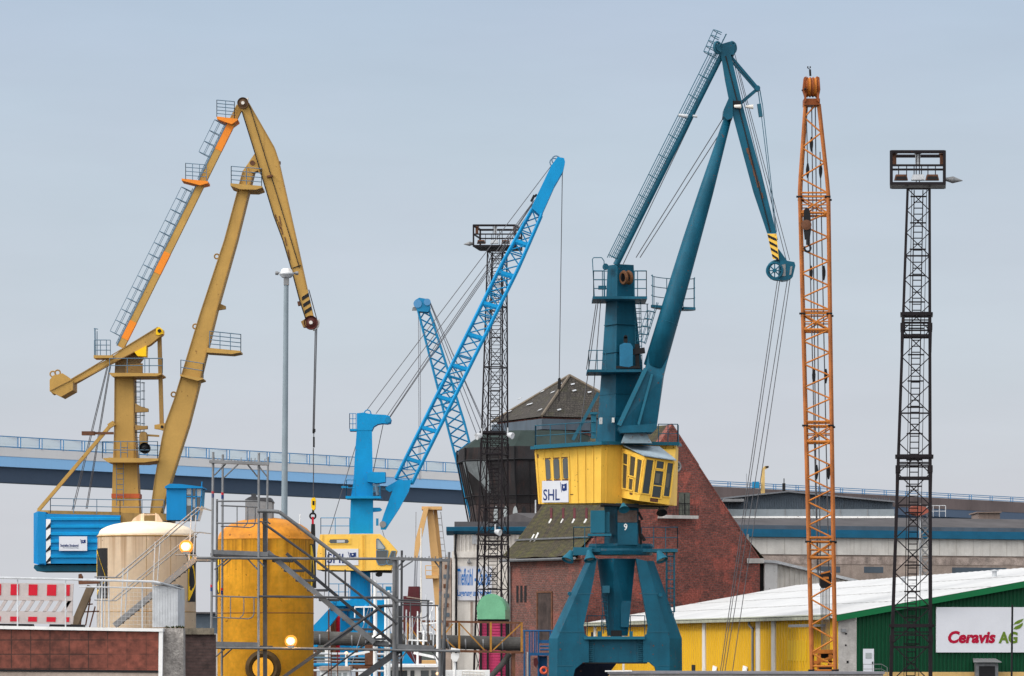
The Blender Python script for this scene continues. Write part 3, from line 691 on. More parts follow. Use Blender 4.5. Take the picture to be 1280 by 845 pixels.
# ================================================================ COLD STORE (left) and LONG STORAGE BUILDING (right)
D = 390; WF = front(D)
cs = thing('cold_store', G0(620, D), 'pale cold store building with blue cornice and a blue lettered banner on its wall', 'warehouse')
q = MB(); q.prism([(m(-75, D), D, 0), (m(62, D), D, 0), (m(62, D), D, ZC + m(111, D)), (m(-75, D), D, ZC + m(111, D))], (0, 30, 0)); q.build('wall', M['panel'], cs)
cp_ = MB(); corrugate(cp_, WF, m(-73, D), m(62, D), ZC + m(110, D), ZC + m(131.5, D), .42, .12, .02); cp_.build('corrugated_band', M['panel'], cs)
q = MB(); q.prism([(m(-73, D), D + .1, ZC + m(110, D)), (m(62, D), D + .1, ZC + m(110, D)), (m(62, D), D + .1, ZC + m(133, D)), (m(-73, D), D + .1, ZC + m(133, D))], (0, 29, 0)); q.build('upper_wall', M['panel'], cs)
q = MB(); q.loft([[(x_, D - o, ZC + m(z_, D)) for o, z_ in ((.1, 132), (1.0, 136), (1.1, 141), (.3, 141.5), (-4, 141.5), (-4, 132))] for x_ in (m(-82, D), m(62, D))]); q.build('cornice', M['cornice'], cs)
q = MB(); q.pbox(568, 652, 700, 658.4, D + 4.2, 20); q.build('roof_parapet', M['greyroof'], cs)
q = MB(); WF.slab(q, 567, 689.5, 702, 697, .25, .3); q.build('ledge', M['panel'], cs)
q = MB(); q.path([WF.at(570, 668, .35), WF.at(569, 690, .35), WF.at(570.5, 700, .35), WF.at(570, 800, .3), WF.at(570, 880, .3)], .14, 6); q.build('downpipe', M['black'], cs)
q = MB(); WF.slab(q, 590, 669, 596, 680, .2, .2); q.build('vent', M['galv_pale'], cs)
q = MB(); WF.slab(q, 584, 702, 589, 704, .6, .6); q.pl(586.5, 698, 586.5, 703, D - .4, .08); q.build('banner_lamp', M['galv'], cs)
q = MB()
for px in (588, 606, 622): WF.slab(q, px, 752, px + 3, 800, .06, .1)
q.each('wall_stain_strip', M['beige'], cs)
bn = thing('banner_sign', WF.at(592, 800, .3), 'white banner with large blue lettering on the cold store wall behind the dark lattice tower', 'sign')
q = MB(); WF.slab(q, 570.5, 708, 615, 750.5, .2, .1); q.build('board', M['white'], bn)
words('lettering', 'Tiefkühl - Center', WF, 572, 710.5, 614, 732, M['signblue'], bn, 0, .015, .21)
words('lettering', 'Lagerung und Handel', WF, 572, 737, 613.5, 747.5, M['signblue'], bn, 0, .02, .21)
LA, Ld = Vector((4.0, 394)), Vector((.932, .361)); WL = Wall(LA, Ld)
lb = thing('storage_building', (30, 408, 0), 'long weathered storage building with blue cornice and dark roof behind the white hall roof', 'warehouse')
ztop = ZC + 11.9
def LBx(u0, u1, z0, z1, out, t, mat, name, par=None):
    q = MB(); q.prism([WL.pt(u0, z0, out), WL.pt(u1, z0, out), WL.pt(u1, z1, out), WL.pt(u0, z1, out)], Vector((-WL.n.x * t, -WL.n.y * t, 0))); return q.build(name, mat, par or lb)
LBx(0, 95, 0, ZC + 9.1, 0, 24, M['beige'], 'lower_wall')
LBx(0, 95, ZC + 9.1, ZC + 10.9, .15, 24, M['panel'], 'panel_wall')
q = MB()
for k in range(46): q.prism([WL.pt(k * 2.05, ZC + 9.15, .19), WL.pt(k * 2.05 + .045, ZC + 9.15, .19), WL.pt(k * 2.05 + .045, ZC + 10.85, .19), WL.pt(k * 2.05, ZC + 10.85, .19)], (0, .05, 0))
q.each('panel_joint', paint('joint_grey', (.48, .45, .42)), lb)
LBx(-.5, 95.5, ZC + 10.92, ZC + 11.35, .8, 5, M['cornice'], 'cornice')
LBx(-.5, 95.5, ZC + 11.36, ZC + 11.75, .45, 5, M['cornice'], 'cornice')
LBx(-.5, 95.5, ZC + 11.76, ZC + 12.2, -.4, 5, M['greyshed'], 'roof_edge')
q = MB(); q.prism([WL.pt(0, ZC + 12.0, -.5), WL.pt(0, ZC + 13.5, -10), WL.pt(0, ZC + 12.0, -24)], WL.pt(95, 0) - WL.pt(0, 0)); q.build('roof', M['greyroof'], lb)
LBx(0, 95, ZC + 8.1, ZC + 8.9, .06, .1, paint('peeling_band', (.42, .34, .30), var=.6, vs=.9, streak=.5, dirt=(.10, .06, .05)), 'peeling_band')
for px0, px1 in ((962, 990), (1080, 1104), (1190, 1258), (1020, 1050)):
    u0, u1 = WL.u(px0), WL.u(px1); LBx(u0, u1, ZC + 7.2, ZC + 7.85, .03, .1, M['greyshed'], 'strip_window')
q = MB(); q.bar(WL.at(930, 668, .9), WL.at(930, 682, .9), .25); q.build('wall_lamp', M['galv'], lb)
# grey shed behind, with its ridge
gs = thing('grey_shed', G0(1000, 455), 'blue grey sheet metal shed with shallow ridge rising above the long dark roof', 'shed')
q = MB(); q.pp([(903, 690), (903, 624), (930, 621), (985, 615.5), (1030, 618.5), (1080, 623), (1116, 628), (1116, 690)], 455, 14); 
for x_ in range(905, 1115, 3): q.pl(x_, 640, x_, 624 if x_ < 930 else 622, 454.95, .05, None, 4)
q.build('wall', M['greyshed'], gs)
q = MB(); 
for a, b in (((901, 623.2), (931, 620)), ((931, 620), (985, 614.5)), ((985, 614.5), (1118, 627.2))): q.pbar(a[0], a[1], b[0], b[1], 454.6, 1.8, 1.0)
q.build('roof_edge', paint('shed_edge', (.16, .17, .19)), gs)
q = MB(); q.pbox(904, 623.5, 930, 627, 452, 3); q.build('canopy_roof', M['galv'], gs)
q = MB(); q.pbox(978.2, 604, 981.8, 617, 456, .5); q.pl(980, 598, 980, 604, 456, .06); q.build('chimney', M['black'], gs)
# conveyor gallery
cg = thing('conveyor_gallery', G0(980, 372), 'long grey enclosed conveyor gallery running from the brick gable to a steel tower', 'conveyor')
q = MB(); q.pbox(881, 636.5, 1118, 645, 372, 2.2); q.build('gallery', M['conveyor'], cg)
q = MB(); q.pbox(879, 645.2, 1118, 647.5, 371.9, 2.5); q.build('floor_beam', M['whitepaint'], cg)
q = MB()
for x_ in (910, 943, 981, 1016, 1050, 1084): q.pbox(x_, 636.6, x_ + .9, 645, 371.93, .06)
q.each('joint_strip', M['galv'], cg)
q = MB(); q.pbox(871.5, 630.5, 881, 648, 370, 3); q.pbox(881, 630.5, 895, 636.3, 370.2, 3); q.build('head_box', M['whitepaint'], cg)
sx = thing('steel_scaffold_tower', G0(1160, 372), 'slim grey steel tower with red machine head at the end of the conveyor gallery', 'tower')
def sring(t): y_ = 845 - t * 215; a, b = P(1151, y_, 372), P(1163, y_, 372); return [a, b, b + Vector((0, 1, 0)), a + Vector((0, 1, 0))]
ch, bc = [MB() for _ in range(4)], MB(); lattice(ch, bc, sring, [k / 16 for k in range(17)], .07, .035); [c_.build('leg', M['galv_pale'], sx) for c_ in ch]; bc.build('bracing', M['galv'], sx)
MB().pp([(1138, 634), (1144, 631), (1158, 634), (1162, 640), (1150, 645), (1138, 642)], 371, 2).build('machine_head', paint('dull_red', (.28, .08, .055), var=.3, streak=.4), sx)
MB().prail([(1151, 646), (1182, 646)], 14, 372, 8, .035).build('railing', M['galv_pale'], sx)
MB().box((G0(1157, 372).x, 372.5, 1), 3, 3, 2).build('base', M['concrete'], sx)
# pale corrugated lean-to beside brick gable
ps = thing('corrugated_shed', G0(1005, 376), 'pale corrugated shed with sloping roof edge beside the foot of the brick gable', 'shed')
WS = front(379)
q = MB(); ua, ub = m(972 - 640, 379), m(1075 - 640, 379)
corrugate(q, WS, ua, ub, 0, lambda u: ZC + m(98, 379) - (u - ua) / (ub - ua) * m(25, 379), .48, .12); q.build('wall', M['panel'], ps)
q = MB(); q.pp([(956, 704), (971.8, 704), (971.8, 880), (956, 880)], 378.5, 8); q.build('white_end_wall', M['whitepaint'], ps)
q = MB(); q.pp([(949, 701), (957, 702), (957, 880), (949, 880)], 380, 4); q.build('dark_opening', M['black'], ps)
q = MB(); q.pp([(948, 699.5), (970, 700.5), (1078, 726), (1078, 729.5), (970, 704), (948, 702.5)], 378, 9); q.build('roof_edge', M['galv_pale'], ps)
# dark roof sliver with concrete parapets right of the grey shed
tag(MB().pbox(1223, 641, 1250, 664, 521, 8).pbox(1221, 639.5, 1252, 641, 520.5, 9).build('bridge_abutment', paint('abutment', (.20, .15, .13), var=.4, vs=.2, streak=.4), base=G0(1250, 525)), 'brown concrete abutment block under the far right end of the bridge', 'abutment')
COL.objects['bridge_abutment'].data.transform(Matrix.Identity(4))
# yellow mobile crane column and blue cabinet above the shed
yc = thing('loader_column', G0(953, 560), 'small yellow column with bent head beside the bridge railing', 'loader')
MB().pp([(951, 620), (952, 588), (955, 583), (960, 582), (960, 585), (956, 587), (956, 620)], 560, .6).pp([(951, 620), (956, 620), (956, 852), (951, 852)], 560.1, .5).build('column', paint('soft_yellow', (.62, .42, .16)), yc)
MB().pbox(957, 582.5, 961, 584.5, 559.7, .8).build('head', M['black'], yc)
MB().pbox(941, 602, 949, 609.8, 559, 2).build('cabinet', M['sky_blue2'], yc)
MB().pl(933, 592, 933, 612, 560, .04).pl(932, 606, 942, 606, 560, .03).build('aerial', M['rope_pale'], yc)
# ================================================================ helpers for cranes
def hoops(mb, a, b, n, wvec, out, r=.02, longs=3):
    """safety cage: n hoops between a and b; wvec across the ladder, out away from it"""
    a, b, wv, ov = Vector(a), Vector(b), Vector(wvec), Vector(out); K = 6; prev = None
    for i in range(n):
        c = a.lerp(b, i / (n - 1))
        ring = [c + wv * (math.cos(math.pi * k / K) * .5) + ov * math.sin(math.pi * k / K) for k in range(K + 1)]
        mb.path(ring, r, 4)
        if prev: 
            for k in (1, 3, 5)[:longs]: mb.tube(prev[k], ring[k], r * .8, r * .8, 4)
        prev = ring
    return mb
def stripes(mb, a, b, wd, dep, n, frac=.5, slant=.6):
    """slanted bands round the front of a bar from a to b"""
    a, b = Vector(a), Vector(b); d = (b - a) / n; s = (b - a).normalized().cross(Vector((0, 1, 0))).normalized()
    for k in range(n):
        p = a + d * k; q = p + d * frac; sl = s * 0 + d * slant
        mb.prism([p - s * wd / 2, p + s * wd / 2 + sl, q + s * wd / 2 + sl, q - s * wd / 2], (0, dep, 0))
    return mb
def sheave(name, c, r, mat, parent, t=.25, rim=None, spokes=0):
    q = MB(); c = Vector(c); ax = (0, 1, 0)
    if spokes:
        q.torus(c + Vector((0, t / 2, 0)), r * .88, r * .13, ax, 22, 6)
        for k in range(spokes):
            a = 2 * math.pi * k / spokes; q.bar(c + Vector((0, t / 2, 0)), c + Vector((math.cos(a) * r * .85, t / 2, math.sin(a) * r * .85)), r * .12)
        q.lathe(c, [(0, 0), (r * .24, 0), (r * .24, t), (0, t)], 12, ax)
    else:
        q.lathe(c, [(0, .02), (r * .2, 0), (r * .3, .02), (r * .8, t * .3), (r, 0), (r, t * .3), (r * .86, t * .5), (r, t * .7), (r, t), (0, t)], 24, ax)
    return q.build(name, mat, parent)
def flag_logo(parent, wall, x0, y0, x1, y1, out):
    w_, h_ = x1 - x0, y1 - y0; q = MB()
    wall.poly(q, [(x0 + .12 * w_, y0 + .08 * h_), (x0 + .45 * w_, y0 + .16 * h_), (x1, y0), (x1 + .02 * w_, y1 - .12 * h_), (x0 + .5 * w_, y1), (x0 + .2 * w_, y1 - .1 * h_)], out, .012)
    wall.poly(q, [(x0 - .12 * w_, y0 - .12 * h_), (x0 - .04 * w_, y0 - .12 * h_), (x0 + .19 * w_, y1 + .14 * h_), (x0 + .11 * w_, y1 + .14 * h_)], out, .012)
    o = q.build('flag_emblem', M['navy'], parent)
    q = MB(); xc, yc_ = x0 + .55 * w_, y0 + .48 * h_
    wall.poly(q, [(xc - .02 * w_ + .11 * w_ * math.cos(k), yc_ + .17 * h_ * math.sin(k)) for k in [i * math.pi / 4 for i in range(8)]], out + .012, .01)
    q.build('emblem_mark', M['white'], parent)
# ================================================================ TAN HARBOUR CRANE (left)
D = 230; S = D / F
yc = thing('harbour_crane', G0(157, D), 'large tan double jib harbour crane with blue machinery house and orange ladder platforms', 'crane', 'tan harbour cranes')
q = MB(); q.loft([[P(x0, y, D) , P(x1, y, D), P(x1, y, D) + Vector((0, 1.5, 0)), P(x0, y, D) + Vector((0, 1.5, 0))] for x0, x1, y in ((143, 167.5, 470), (142.5, 168.5, 540), (141, 171, 580), (139.5, 174, 640), (140, 174, 655))]); ms = q.build('mast', M['tan'], yc)
q = MB()
for x0, x1 in ((143.2, 144.4), (166.2, 167.4)): q.pp([(x0, 470), (x1, 470), (x1 + (1 if x0 > 150 else -.7), 575), (x0 + (1 if x0 > 150 else -.7), 575)], D - .06, .06)
q.build('mast_flange', M['tan_dark'], ms)
q = MB(); q.pbox(139.2, 617, 174.2, 622.5, D - .05, 1.6); q.build('red_band', paint('red_band_paint', (.42, .09, .03), var=.2), ms)
q = MB(); q.pp([(144, 452), (150, 443), (172, 441), (178, 446), (171, 455), (168, 470), (143, 470)], D + .1, 1.3); q.build('mast_head', paint('mast_head_grey', (.25, .17, .08), var=.2), yc)
q = MB(); q.pp([(157, 456), (178, 454), (178, 466), (157, 468)], D - .25, .3); q.build('gear_cover', M['tan_dark'], yc)
# balancer beam with counterweight
for dz, nm in ((0, 'balancer_beam'),):
    q = MB(); q.pp([(63, 489), (97, 468.5), (140, 446), (160, 431), (183, 417), (197, 408.5), (203, 412), (203, 418), (187, 431), (170, 439), (135, 455.5), (97, 477), (66, 493)], D - .7, 1.0); bb = q.build(nm, M['tan'], yc)
q = MB(); q.pbar(64, 489.5, 160, 431.8, D - .72, 1.2, .06).pbar(160, 431.8, 197, 409.2, D - .72, 1.2, .06).pbar(100, 475.5, 168, 439.5, D - .72, 1.1, .06); q.build('beam_flange', M['tan_dark'], bb)
q = MB(); q.pp([(168, 440), (183, 432), (182.5, 445.5), (172, 445)], D - .78, 1.1); q.build('gusset', M['yellow_bright'], bb)
q = MB(); q.pp([(195, 411), (199, 408.4), (203.4, 412), (203.4, 417), (198, 419), (195, 418)], D - .78, 1.15); ge = q.build('pivot_plate', M['yellow_bright'], bb)
q = MB(); q.lathe(P(199.3, 413.5, D - .8), [(0, -.04), (.11, -.04), (.11, .05), (0, .05)], 14, (0, 1, 0)); q.build('pivot_pin', M['black'], ge)
q = MB(); q.pp([(62, 475), (66, 469.5), (78, 466.5), (91, 476), (91, 487.5), (76, 496), (62, 489)], D - 1.3, 2.3); cw_ = q.build('counterweight', M['tan'], yc)
q = MB(); q.pbar(62.5, 488.5, 91, 474, D - 1.34, .8, .05); q.torus(P(66, 467.5, D - .4), .16, .05, (0, 1, 0), 12, 5); q.torus(P(72, 466, D - .4), .16, .05, (0, 1, 0), 12, 5); q.each('lifting_lug', M['tan_dark'], cw_)
q = MB(); q.pp([(196.5, 418), (201.5, 418), (204.5, 535), (199.5, 535)], D - .2, .3); q.build('pull_rod', M['tan_dark'], yc)
q = MB(); q.lathe(P(202.5, 533.5, D - .5), [(0, 0), (.20, 0), (.20, .7), (0, .7)], 16, (0, 1, 0)); q.pp([(193, 531), (206, 529), (206, 538), (193, 536)], D - .3, .3); rp_ = q.build('rod_pivot', M['tan'], yc)
q = MB(); q.lathe(P(202.5, 533.5, D - .52), [(0, -.02), (.09, -.02), (.09, .05), (0, .05)], 12, (0, 1, 0)); q.build('pivot_pin', M['black'], rp_)
# stay with ladder
q = MB(); q.bar(P(151, 434, D - .3), P(300, 133, D - .3), m(8.6, D), .42); stY = q.build('stay', M['tan'], yc)
def sy(y): return 151 + (434 - y) * .495
for y0, y1 in ((424, 402), (342, 316), (188, 157)):
    q = MB(); q.bar(P(sy(y0), y0, D - .3), P(sy(y1), y1, D - .3), m(8.9, D), .45); q.each('primer_patch', M['orange_new'], stY)
q = MB(); a, b = P(sy(430) - 7.5, 430, D - .2), P(sy(236) - 7.5, 236, D - .2); q.ladder(a, b, (0, .5, 0), .3, .022)
a2, b2 = P(sy(224) - 7.5, 224, D - .2), P(sy(155) - 7.5, 155, D - .2); q.ladder(a2, b2, (0, .5, 0), .3, .022)
q.bar(P(sy(432) - 6, 432, D - .5), P(sy(150) - 6, 150, D - .5), .06)
ov = Vector((-.62, 0, .31))
hoops(q, P(sy(420) - 7.5, 420, D - .2), P(sy(240) - 7.5, 240, D - .2), 14, (0, .75, 0), ov, .022)
hoops(q, P(sy(196) - 7.5, 196, D - .2), P(sy(156) - 7.5, 156, D - .2), 4, (0, .75, 0), ov, .022)
q.build('caged_ladder', M['railblue'], stY)
q = MB(); q.pp([(sy(226) - 27, 223), (sy(226) + 6, 226.5), (sy(226) + 6, 229), (sy(226) - 4, 231.5), (sy(226) - 27, 225.5)], D - .9, 1.6); p_o = q.build('ladder_platform', M['orange_new'], stY)
q = MB(); q.prail([(232, 224, D - .9), (258, 226, D - .9)], 20, D - .9, 9, .022, 3).rail([P(232, 224, D - .9), P(232, 224, D + .7), P(258, 226, D + .7)], m(20, D), .9, .022, 3); q.build('platform_railing', M['railblue'], p_o)
q = MB(); q.pp([(271, 145.5), (297, 148.5), (297, 150), (290, 155), (286, 154), (271, 148.5)], D - .9, 1.7); p_o = q.build('ladder_platform', M['orange_new'], stY)
q = MB(); q.rail([P(271, 146, D + .8), P(271, 146, D - .9), P(293, 148, D - .9), P(293, 148, D + .8), P(271, 146, D + .8)], m(21, D), .55, .022, 4); q.build('platform_railing', M['railblue'], p_o)
q = MB(); q.pbox(117, 444, 141, 447.5, D - 1, 1.6); p_o = q.build('mast_head_platform', M['tan'], yc)
q = MB(); q.prail([(118, 444, D - .9), (133, 444, D - .9)], 19, D, 7, .025, 2).rail([P(118, 444, D + .5), P(138, 444, D + .5)], m(19, D), .8, .025, 2); q.pl(119, 444, 118.6, 411, D, .045).pl(121.3, 444, 121.3, 414, D, .03).pl(117.5, 410.5, 122.5, 411.5, D, .03); q.build('platform_railing', M['railblue'], p_o)
# main boom
q = MB(); q.pp([(187, 645), (193, 600), (202, 548), (206, 530), (217, 500), (249, 394), (280, 300), (303, 214), (311, 203), (317, 202), (318, 212), (296, 300), (272, 385), (244, 500), (236, 531), (226, 562), (211, 610), (201, 645)], D - .6, 1.3); bo = q.build('main_boom', M['tan'], yc)
q = MB()
for pts in ([(188, 640), (193.6, 600), (202.6, 548), (206.6, 530), (217.6, 500), (249.6, 394), (280.6, 300), (303.6, 214)], [(201, 640), (210.5, 610), (225.5, 562), (235.5, 531), (243.5, 500), (271.5, 385), (295.5, 300), (316, 218)]):
    for a, b in zip(pts, pts[1:]): q.pbar(a[0], a[1], b[0], b[1], D - .64, 1.1, .07)
q.build('boom_flange', M['tan_dark'], bo)
q = MB()
for x, y in ((271, 320.5), (244, 408), (217, 493)): q.torus(P(x, y, D), .14, .05, (0, 1, 0), 12, 5)
q.each('lifting_lug', M['tan_dark'], bo)
q = MB(); q.pp([(274, 379), (282, 382.5), (282, 386), (272.5, 387.5)], D - .2, .4); q.build('bracket', M['tan_dark'], bo)
q = MB(); q.pp([(288, 229), (327.5, 232.5), (327.5, 234.5), (320, 237), (300, 236.5), (288, 232)], D - 1.3, 2.6); p_o = q.build('boom_top_platform', M['tan'], bo)
q = MB(); q.rail([P(289, 230, D + 1.1), P(289, 230, D - 1.2), P(327, 233, D - 1.2), P(327, 233, D + 1.1)], m(22, D), .75, .025, 3); q.build('platform_railing', M['railblue'], p_o)
q = MB(); q.pp([(258.5, 434.5), (300.5, 438.5), (300.5, 440.5), (290, 442.5), (258, 440.5)], D - .9, 2.0); p_o = q.build('boom_side_platform', M['tan'], bo)
q = MB(); q.rail([P(262, 435, D - .9), P(301, 439, D - .9), P(301, 439, D + 1.0), P(262, 435, D + 1.0)], m(21, D), .65, .025, 3); q.build('platform_railing', M['railblue'], p_o)
q = MB(); q.pp([(225, 468), (253.5, 472.5), (253.5, 474), (247, 476), (225, 470)], D - 1.2, 2.4); p_o = q.build('boom_low_platform', M['tan'], bo)
q = MB(); q.rail([P(226, 468, D + 1.1), P(226, 468, D - 1.1), P(254, 472.5, D - 1.1), P(254, 472.5, D + 1.1)], m(18, D), 1.2, .025, 1); q.build('platform_railing', M['railblue'], p_o)
# fly jib
JL = [(298, 130), (302, 139), (318.5, 192), (342, 270.5), (353, 300), (363.5, 335), (374, 375), (381.5, 398)]
JR = [(391.5, 395), (384, 361), (371, 301), (348.3, 200), (343, 184), (311.5, 129), (306, 124)]
q = MB(); q.pp(JL + JR, D - .9, 1.0); jb = q.build('fly_jib', M['tan'], yc)
q = MB()
for a, b in zip(JL[1:], JL[2:]): q.pbar(a[0] + .4, a[1], b[0] + .4, b[1], D - .94, 1.2, .08)
q.pbar(311.5, 131, 374.5, 335, D - .93, .9, .05).pbar(366, 335, 376, 331.5, D - .93, .9, .05)
q.build('jib_seam', M['black'], jb)
q = MB()
for a, b in zip(JR[1:5], JR[2:6]): q.pbar(a[0] - .4, a[1], b[0] - .4, b[1], D - .94, 1.0, .08)
q.build('jib_flange', M['tan_dark'], jb)
q = MB(); q.pp([(309, 206), (314, 198), (319, 191), (327, 207), (330, 222), (322, 213), (315, 216)], D - .8, .9); hg = q.build('boom_hinge', M['tan'], jb)
q = MB(); q.lathe(P(315.5, 203.5, D - .85), [(0, 0), (.15, 0), (.15, .1), (0, .1)], 14, (0, 1, 0)); q.build('hinge_pin', M['rust'], hg)
q = MB(); q.pbar(333.5, 221, 341, 219.5, D - 1.0, 2.2, .2); q.pbox(349, 201.5, 350.6, 205, D - .6, .3); q.pp([(371.5, 377), (375.5, 376), (377, 381), (372.5, 382)], D - .8, .5); q.each('jib_bracket', M['rust'], jb)
q = MB(); stripes(q, P(381.8, 370.5, D - .925), P(386.8, 396, D - .925), m(9.5, D), .03, 3, .5, -.45); q.each('warning_stripes', M['black'], jb)
q = MB()
for k, (x, y) in enumerate(((344, 268), (348, 277), (351, 283), (356, 296), (349, 270), (360, 312))): q.pbar(x, y, x + 2.5, y + 8 + k, D - .925, 1.1, .03)
q.each('rust_streak', M['rust'], jb)
hdm = paint('sheave_brown', (.10, .03, .025), var=.3, vs=3)
sheave('apex_sheave', P(303.5, 128.5, D - 1.15), m(7, D), paint('apex_dark', (.12, .07, .04), var=.3, vs=3), jb, .35)
q = MB(); q.lathe(P(303.5, 128.5, D - 1.2), [(0, 0), (.1, 0), (.1, .2), (0, .2)], 12, (0, 1, 0)).pp([(308, 122.5), (310.5, 122), (309.5, 127), (308, 127)], D - 1, .3); q.build('sheave_hub', M['panel'], jb)
sheave('tip_sheave', P(388.5, 403, D - 1.1), m(8.6, D), hdm, jb, .5)
q = MB(); q.lathe(P(388.5, 403, D - 1.16), [(0, 0), (.11, 0), (.11, .2), (0, .2)], 12, (0, 1, 0)); q.build('sheave_hub', M['panel'], jb)
q = MB(); q.path([P(388.5 + 10.2 * math.cos(t), 403 + 10.2 * math.sin(t), D - .85) for t in [R(a) for a in (-20, 0, 20, 40, 60, 75)]], .06, 5); q.build('rope_guard', M['panel'], jb)
q = MB(); q.pp([(376, 402), (382, 398), (383, 409), (379, 409)], D - 1, .6); q.build('tip_bracket', M['tan_dark'], jb)
q = MB()
for x0, x1 in ((394.2, 391.2), (396, 392.6)): q.pl(x0, 409, x1, 541, D - .8, .035)
q.pl(386, 362, 396, 399, D - .7, .03); q.pl(391.8, 560, 391.8, 624, D - .8, .03); q.each('hoist_rope', M['rope'], yc)
q = MB(); q.pbox(390.6, 537, 393.1, 541.5, D - 1, .3).pbox(391.5, 536, 394.2, 540, D - 1.2, .2).pbox(391.2, 546, 393.2, 559, D - 1, .3).pbox(391.8, 541, 392.5, 547, D - .95, .2); q.each('rope_socket', M['black'], yc)
q = MB(); q.pp([(388.8, 624), (391, 622), (393.5, 622), (394.5, 625), (394, 636), (391.5, 638), (389, 635)], D - 1.1, .6); hb = q.build('hook_block', M['yellow_bright'], yc)
q = MB(); q.pbox(390.5, 626, 393, 631, D - 1.14, .05).pbox(390, 637, 392.5, 643, D - 1, .3); q.torus(P(391, 645, D - .9), .17, .06, (0, 1, 0), 12, 5); q.build('hook', M['black'], hb)
q = MB(); q.pbar(391, 646, 391, 655, D - .9, 2.6); q.build('red_swivel', M['red'], hb)
q = MB(); q.pp([(389, 655), (393.5, 655), (394, 675), (395, 735), (388.5, 735), (388.5, 668)], D - 1, .35); q.build('grab_rod', M['black'], hb)
# mast platforms, ladders, winch
q = MB(); q.pp([(136, 466), (201.5, 466.5), (201.5, 468), (196, 470), (140, 470.5)], D - 1.2, 3.2); p_o = q.build('upper_platform', M['tan'], yc)
q = MB(); q.rail([P(137, 466, D - 1.1), P(203, 466, D - 1.1), P(203, 466, D + 1.8), P(170, 466, D + 1.8)], m(18, D), 1.0, .025, 1); q.build('platform_railing', M['railblue'], p_o)
q = MB(); q.pp([(128, 573), (137, 572), (198, 573), (198, 575.5), (180, 578), (135, 578)], D - 1.3, 3.6); p_o = q.build('lower_platform', M['tan'], yc)
q = MB(); q.rail([P(128, 573, D + 2), P(128, 573, D - 1.2), P(197, 573, D - 1.2), P(197, 573, D + 2)], m(21, D), 1.1, .025, 1); q.build('platform_railing', M['railblue'], p_o)
q = MB(); q.ladder(P(171, 566, D + .2), P(171, 471, D + .2), (.42, 0, 0), .3, .02); hoops(q, P(171, 560, D + .2), P(171, 478, D + .2), 9, (.6, 0, 0), (.35, .5, 0), .016)
q.ladder(P(150, 632, D - .25), P(150, 579, D - .25), (.42, 0, 0), .3, .02); q.ladder(P(155, 572, D - .25), P(155, 553, D - .25), (.42, 0, 0), .3, .02); q.build('mast_ladder', M['railblue'], yc)
q = MB(); q.pp([(169, 504), (178, 509), (185, 510.5), (185, 514.5), (169, 515.5)], D - .2, .5).pp([(169, 531), (180, 532.5), (184, 532), (184, 536), (169, 537.5)], D - .2, .5); q.each('mast_bracket', M['tan_dark'], yc)
q = MB(); q.pp([(174, 544), (176, 540), (182, 540), (183.5, 545), (183, 556), (174, 556)], D - 1, .9); q.pbar(183, 544, 199, 545, D - .6, 2.5); q.build('luffing_motor', M['tan_dark'], yc)
sheave('winch_drum', P(180.5, 560, D - 1.25), m(6.8, D), M['black'], yc, .5)
q = MB(); q.pbar(48, 638, 138, 532, D - .2, 4.2, .3).pbar(136, 533, 143, 528.5, D - .2, 6, .35).pbar(46.5, 640, 62, 640, D - .2, 4, .4); q.build('house_tie', M['tan'], yc)
q = MB(); q.pbox(102, 539, 118, 543.8, D - .5, .5).pbar(116, 541.5, 142, 541.5, D - .3, 3, .2); q.build('side_arm', M['rust'], yc)
q = MB()
for a, b in (((135, 453), (90, 638)), ((136.3, 453), (92, 638)), ((137.5, 455), (107.5, 636)), ((138.8, 455), (109, 636))): q.pl(a[0], a[1], b[0], b[1], D + 1.2, .025)
q.each('luffing_rope', M['rope'], yc)
# machinery house
Hm = paint('house_blue', (.003, .20, .47), var=.1, streak=.15, dirt=(.01, .1, .2))
q = MB(); q.prism([P(47.5, 642, D - 2.6), P(150.5, 644, D - 2.6), P(150.5, 704.5, D - 2.6), P(47.5, 704.5, D - 2.6)], (0, 5.4, 0)); q.prism([P(42, 641.5, D - 1.4), P(47.6, 639, D - 2.62), P(57, 640, D - 2.62), P(57, 706, D - 2.62), P(47.6, 706, D - 2.62), P(42, 704, D - 1.4)], (0, 2.5, 0)); hs = q.build('machinery_house', Hm, yc)
q = MB(); 
zt, zb = P(0, 646, D - 2.6).z, P(0, 702, D - 2.6).z; x0, x1 = P(63.5, 0, D - 2.6).x, P(150, 0, D - 2.6).x; n = 6
for k in range(n):
    h_ = (zt - zb) / n; zc_ = zt - h_ * k
    q.prism([(x0, D - 2.602, zc_ - h_ * .04), (x0, D - 2.69, zc_ - h_ * .14), (x0, D - 2.69, zc_ - h_ * .46), (x0, D - 2.602, zc_ - h_ * .56)], (x1 - x0, 0, 0))
q.build('house_corrugation', M['sky_blue'], hs)
q = MB(); q.pp([(43, 706), (150, 707), (150, 714), (46, 714), (42, 710)], D - 2.2, 4.6); q.build('house_skirt', M['teal'], hs)
q = MB(); q.pbox(57.6, 649, 63.2, 704, D - 2.68, .06); q.build('warning_plate', M['whitepaint'], hs)
q = MB()
for y in (650, 664, 678, 692): q.pp([(57.6, y + 10), (63.2, y + 3), (63.2, y + 9), (57.6, y + 12.5)], D - 2.7, .03)
q.each('warning_stripes', M['black'], hs)
W_ = front(D - 2.8); q = MB(); W_.slab(q, 74, 670.5, 109, 688.5, .05, .1); s_o = q.build('name_board', M['white'], hs)
words('lettering', 'Seehafen Stralsund', W_, 75.5, 680, 98, 683.4, M['navy'], hs, 0, .02, .06)
words('lettering', 'Kai- und Hafenumschlag', W_, 79, 684, 98, 685.6, M['railblue'], hs, 0, 0, .06)
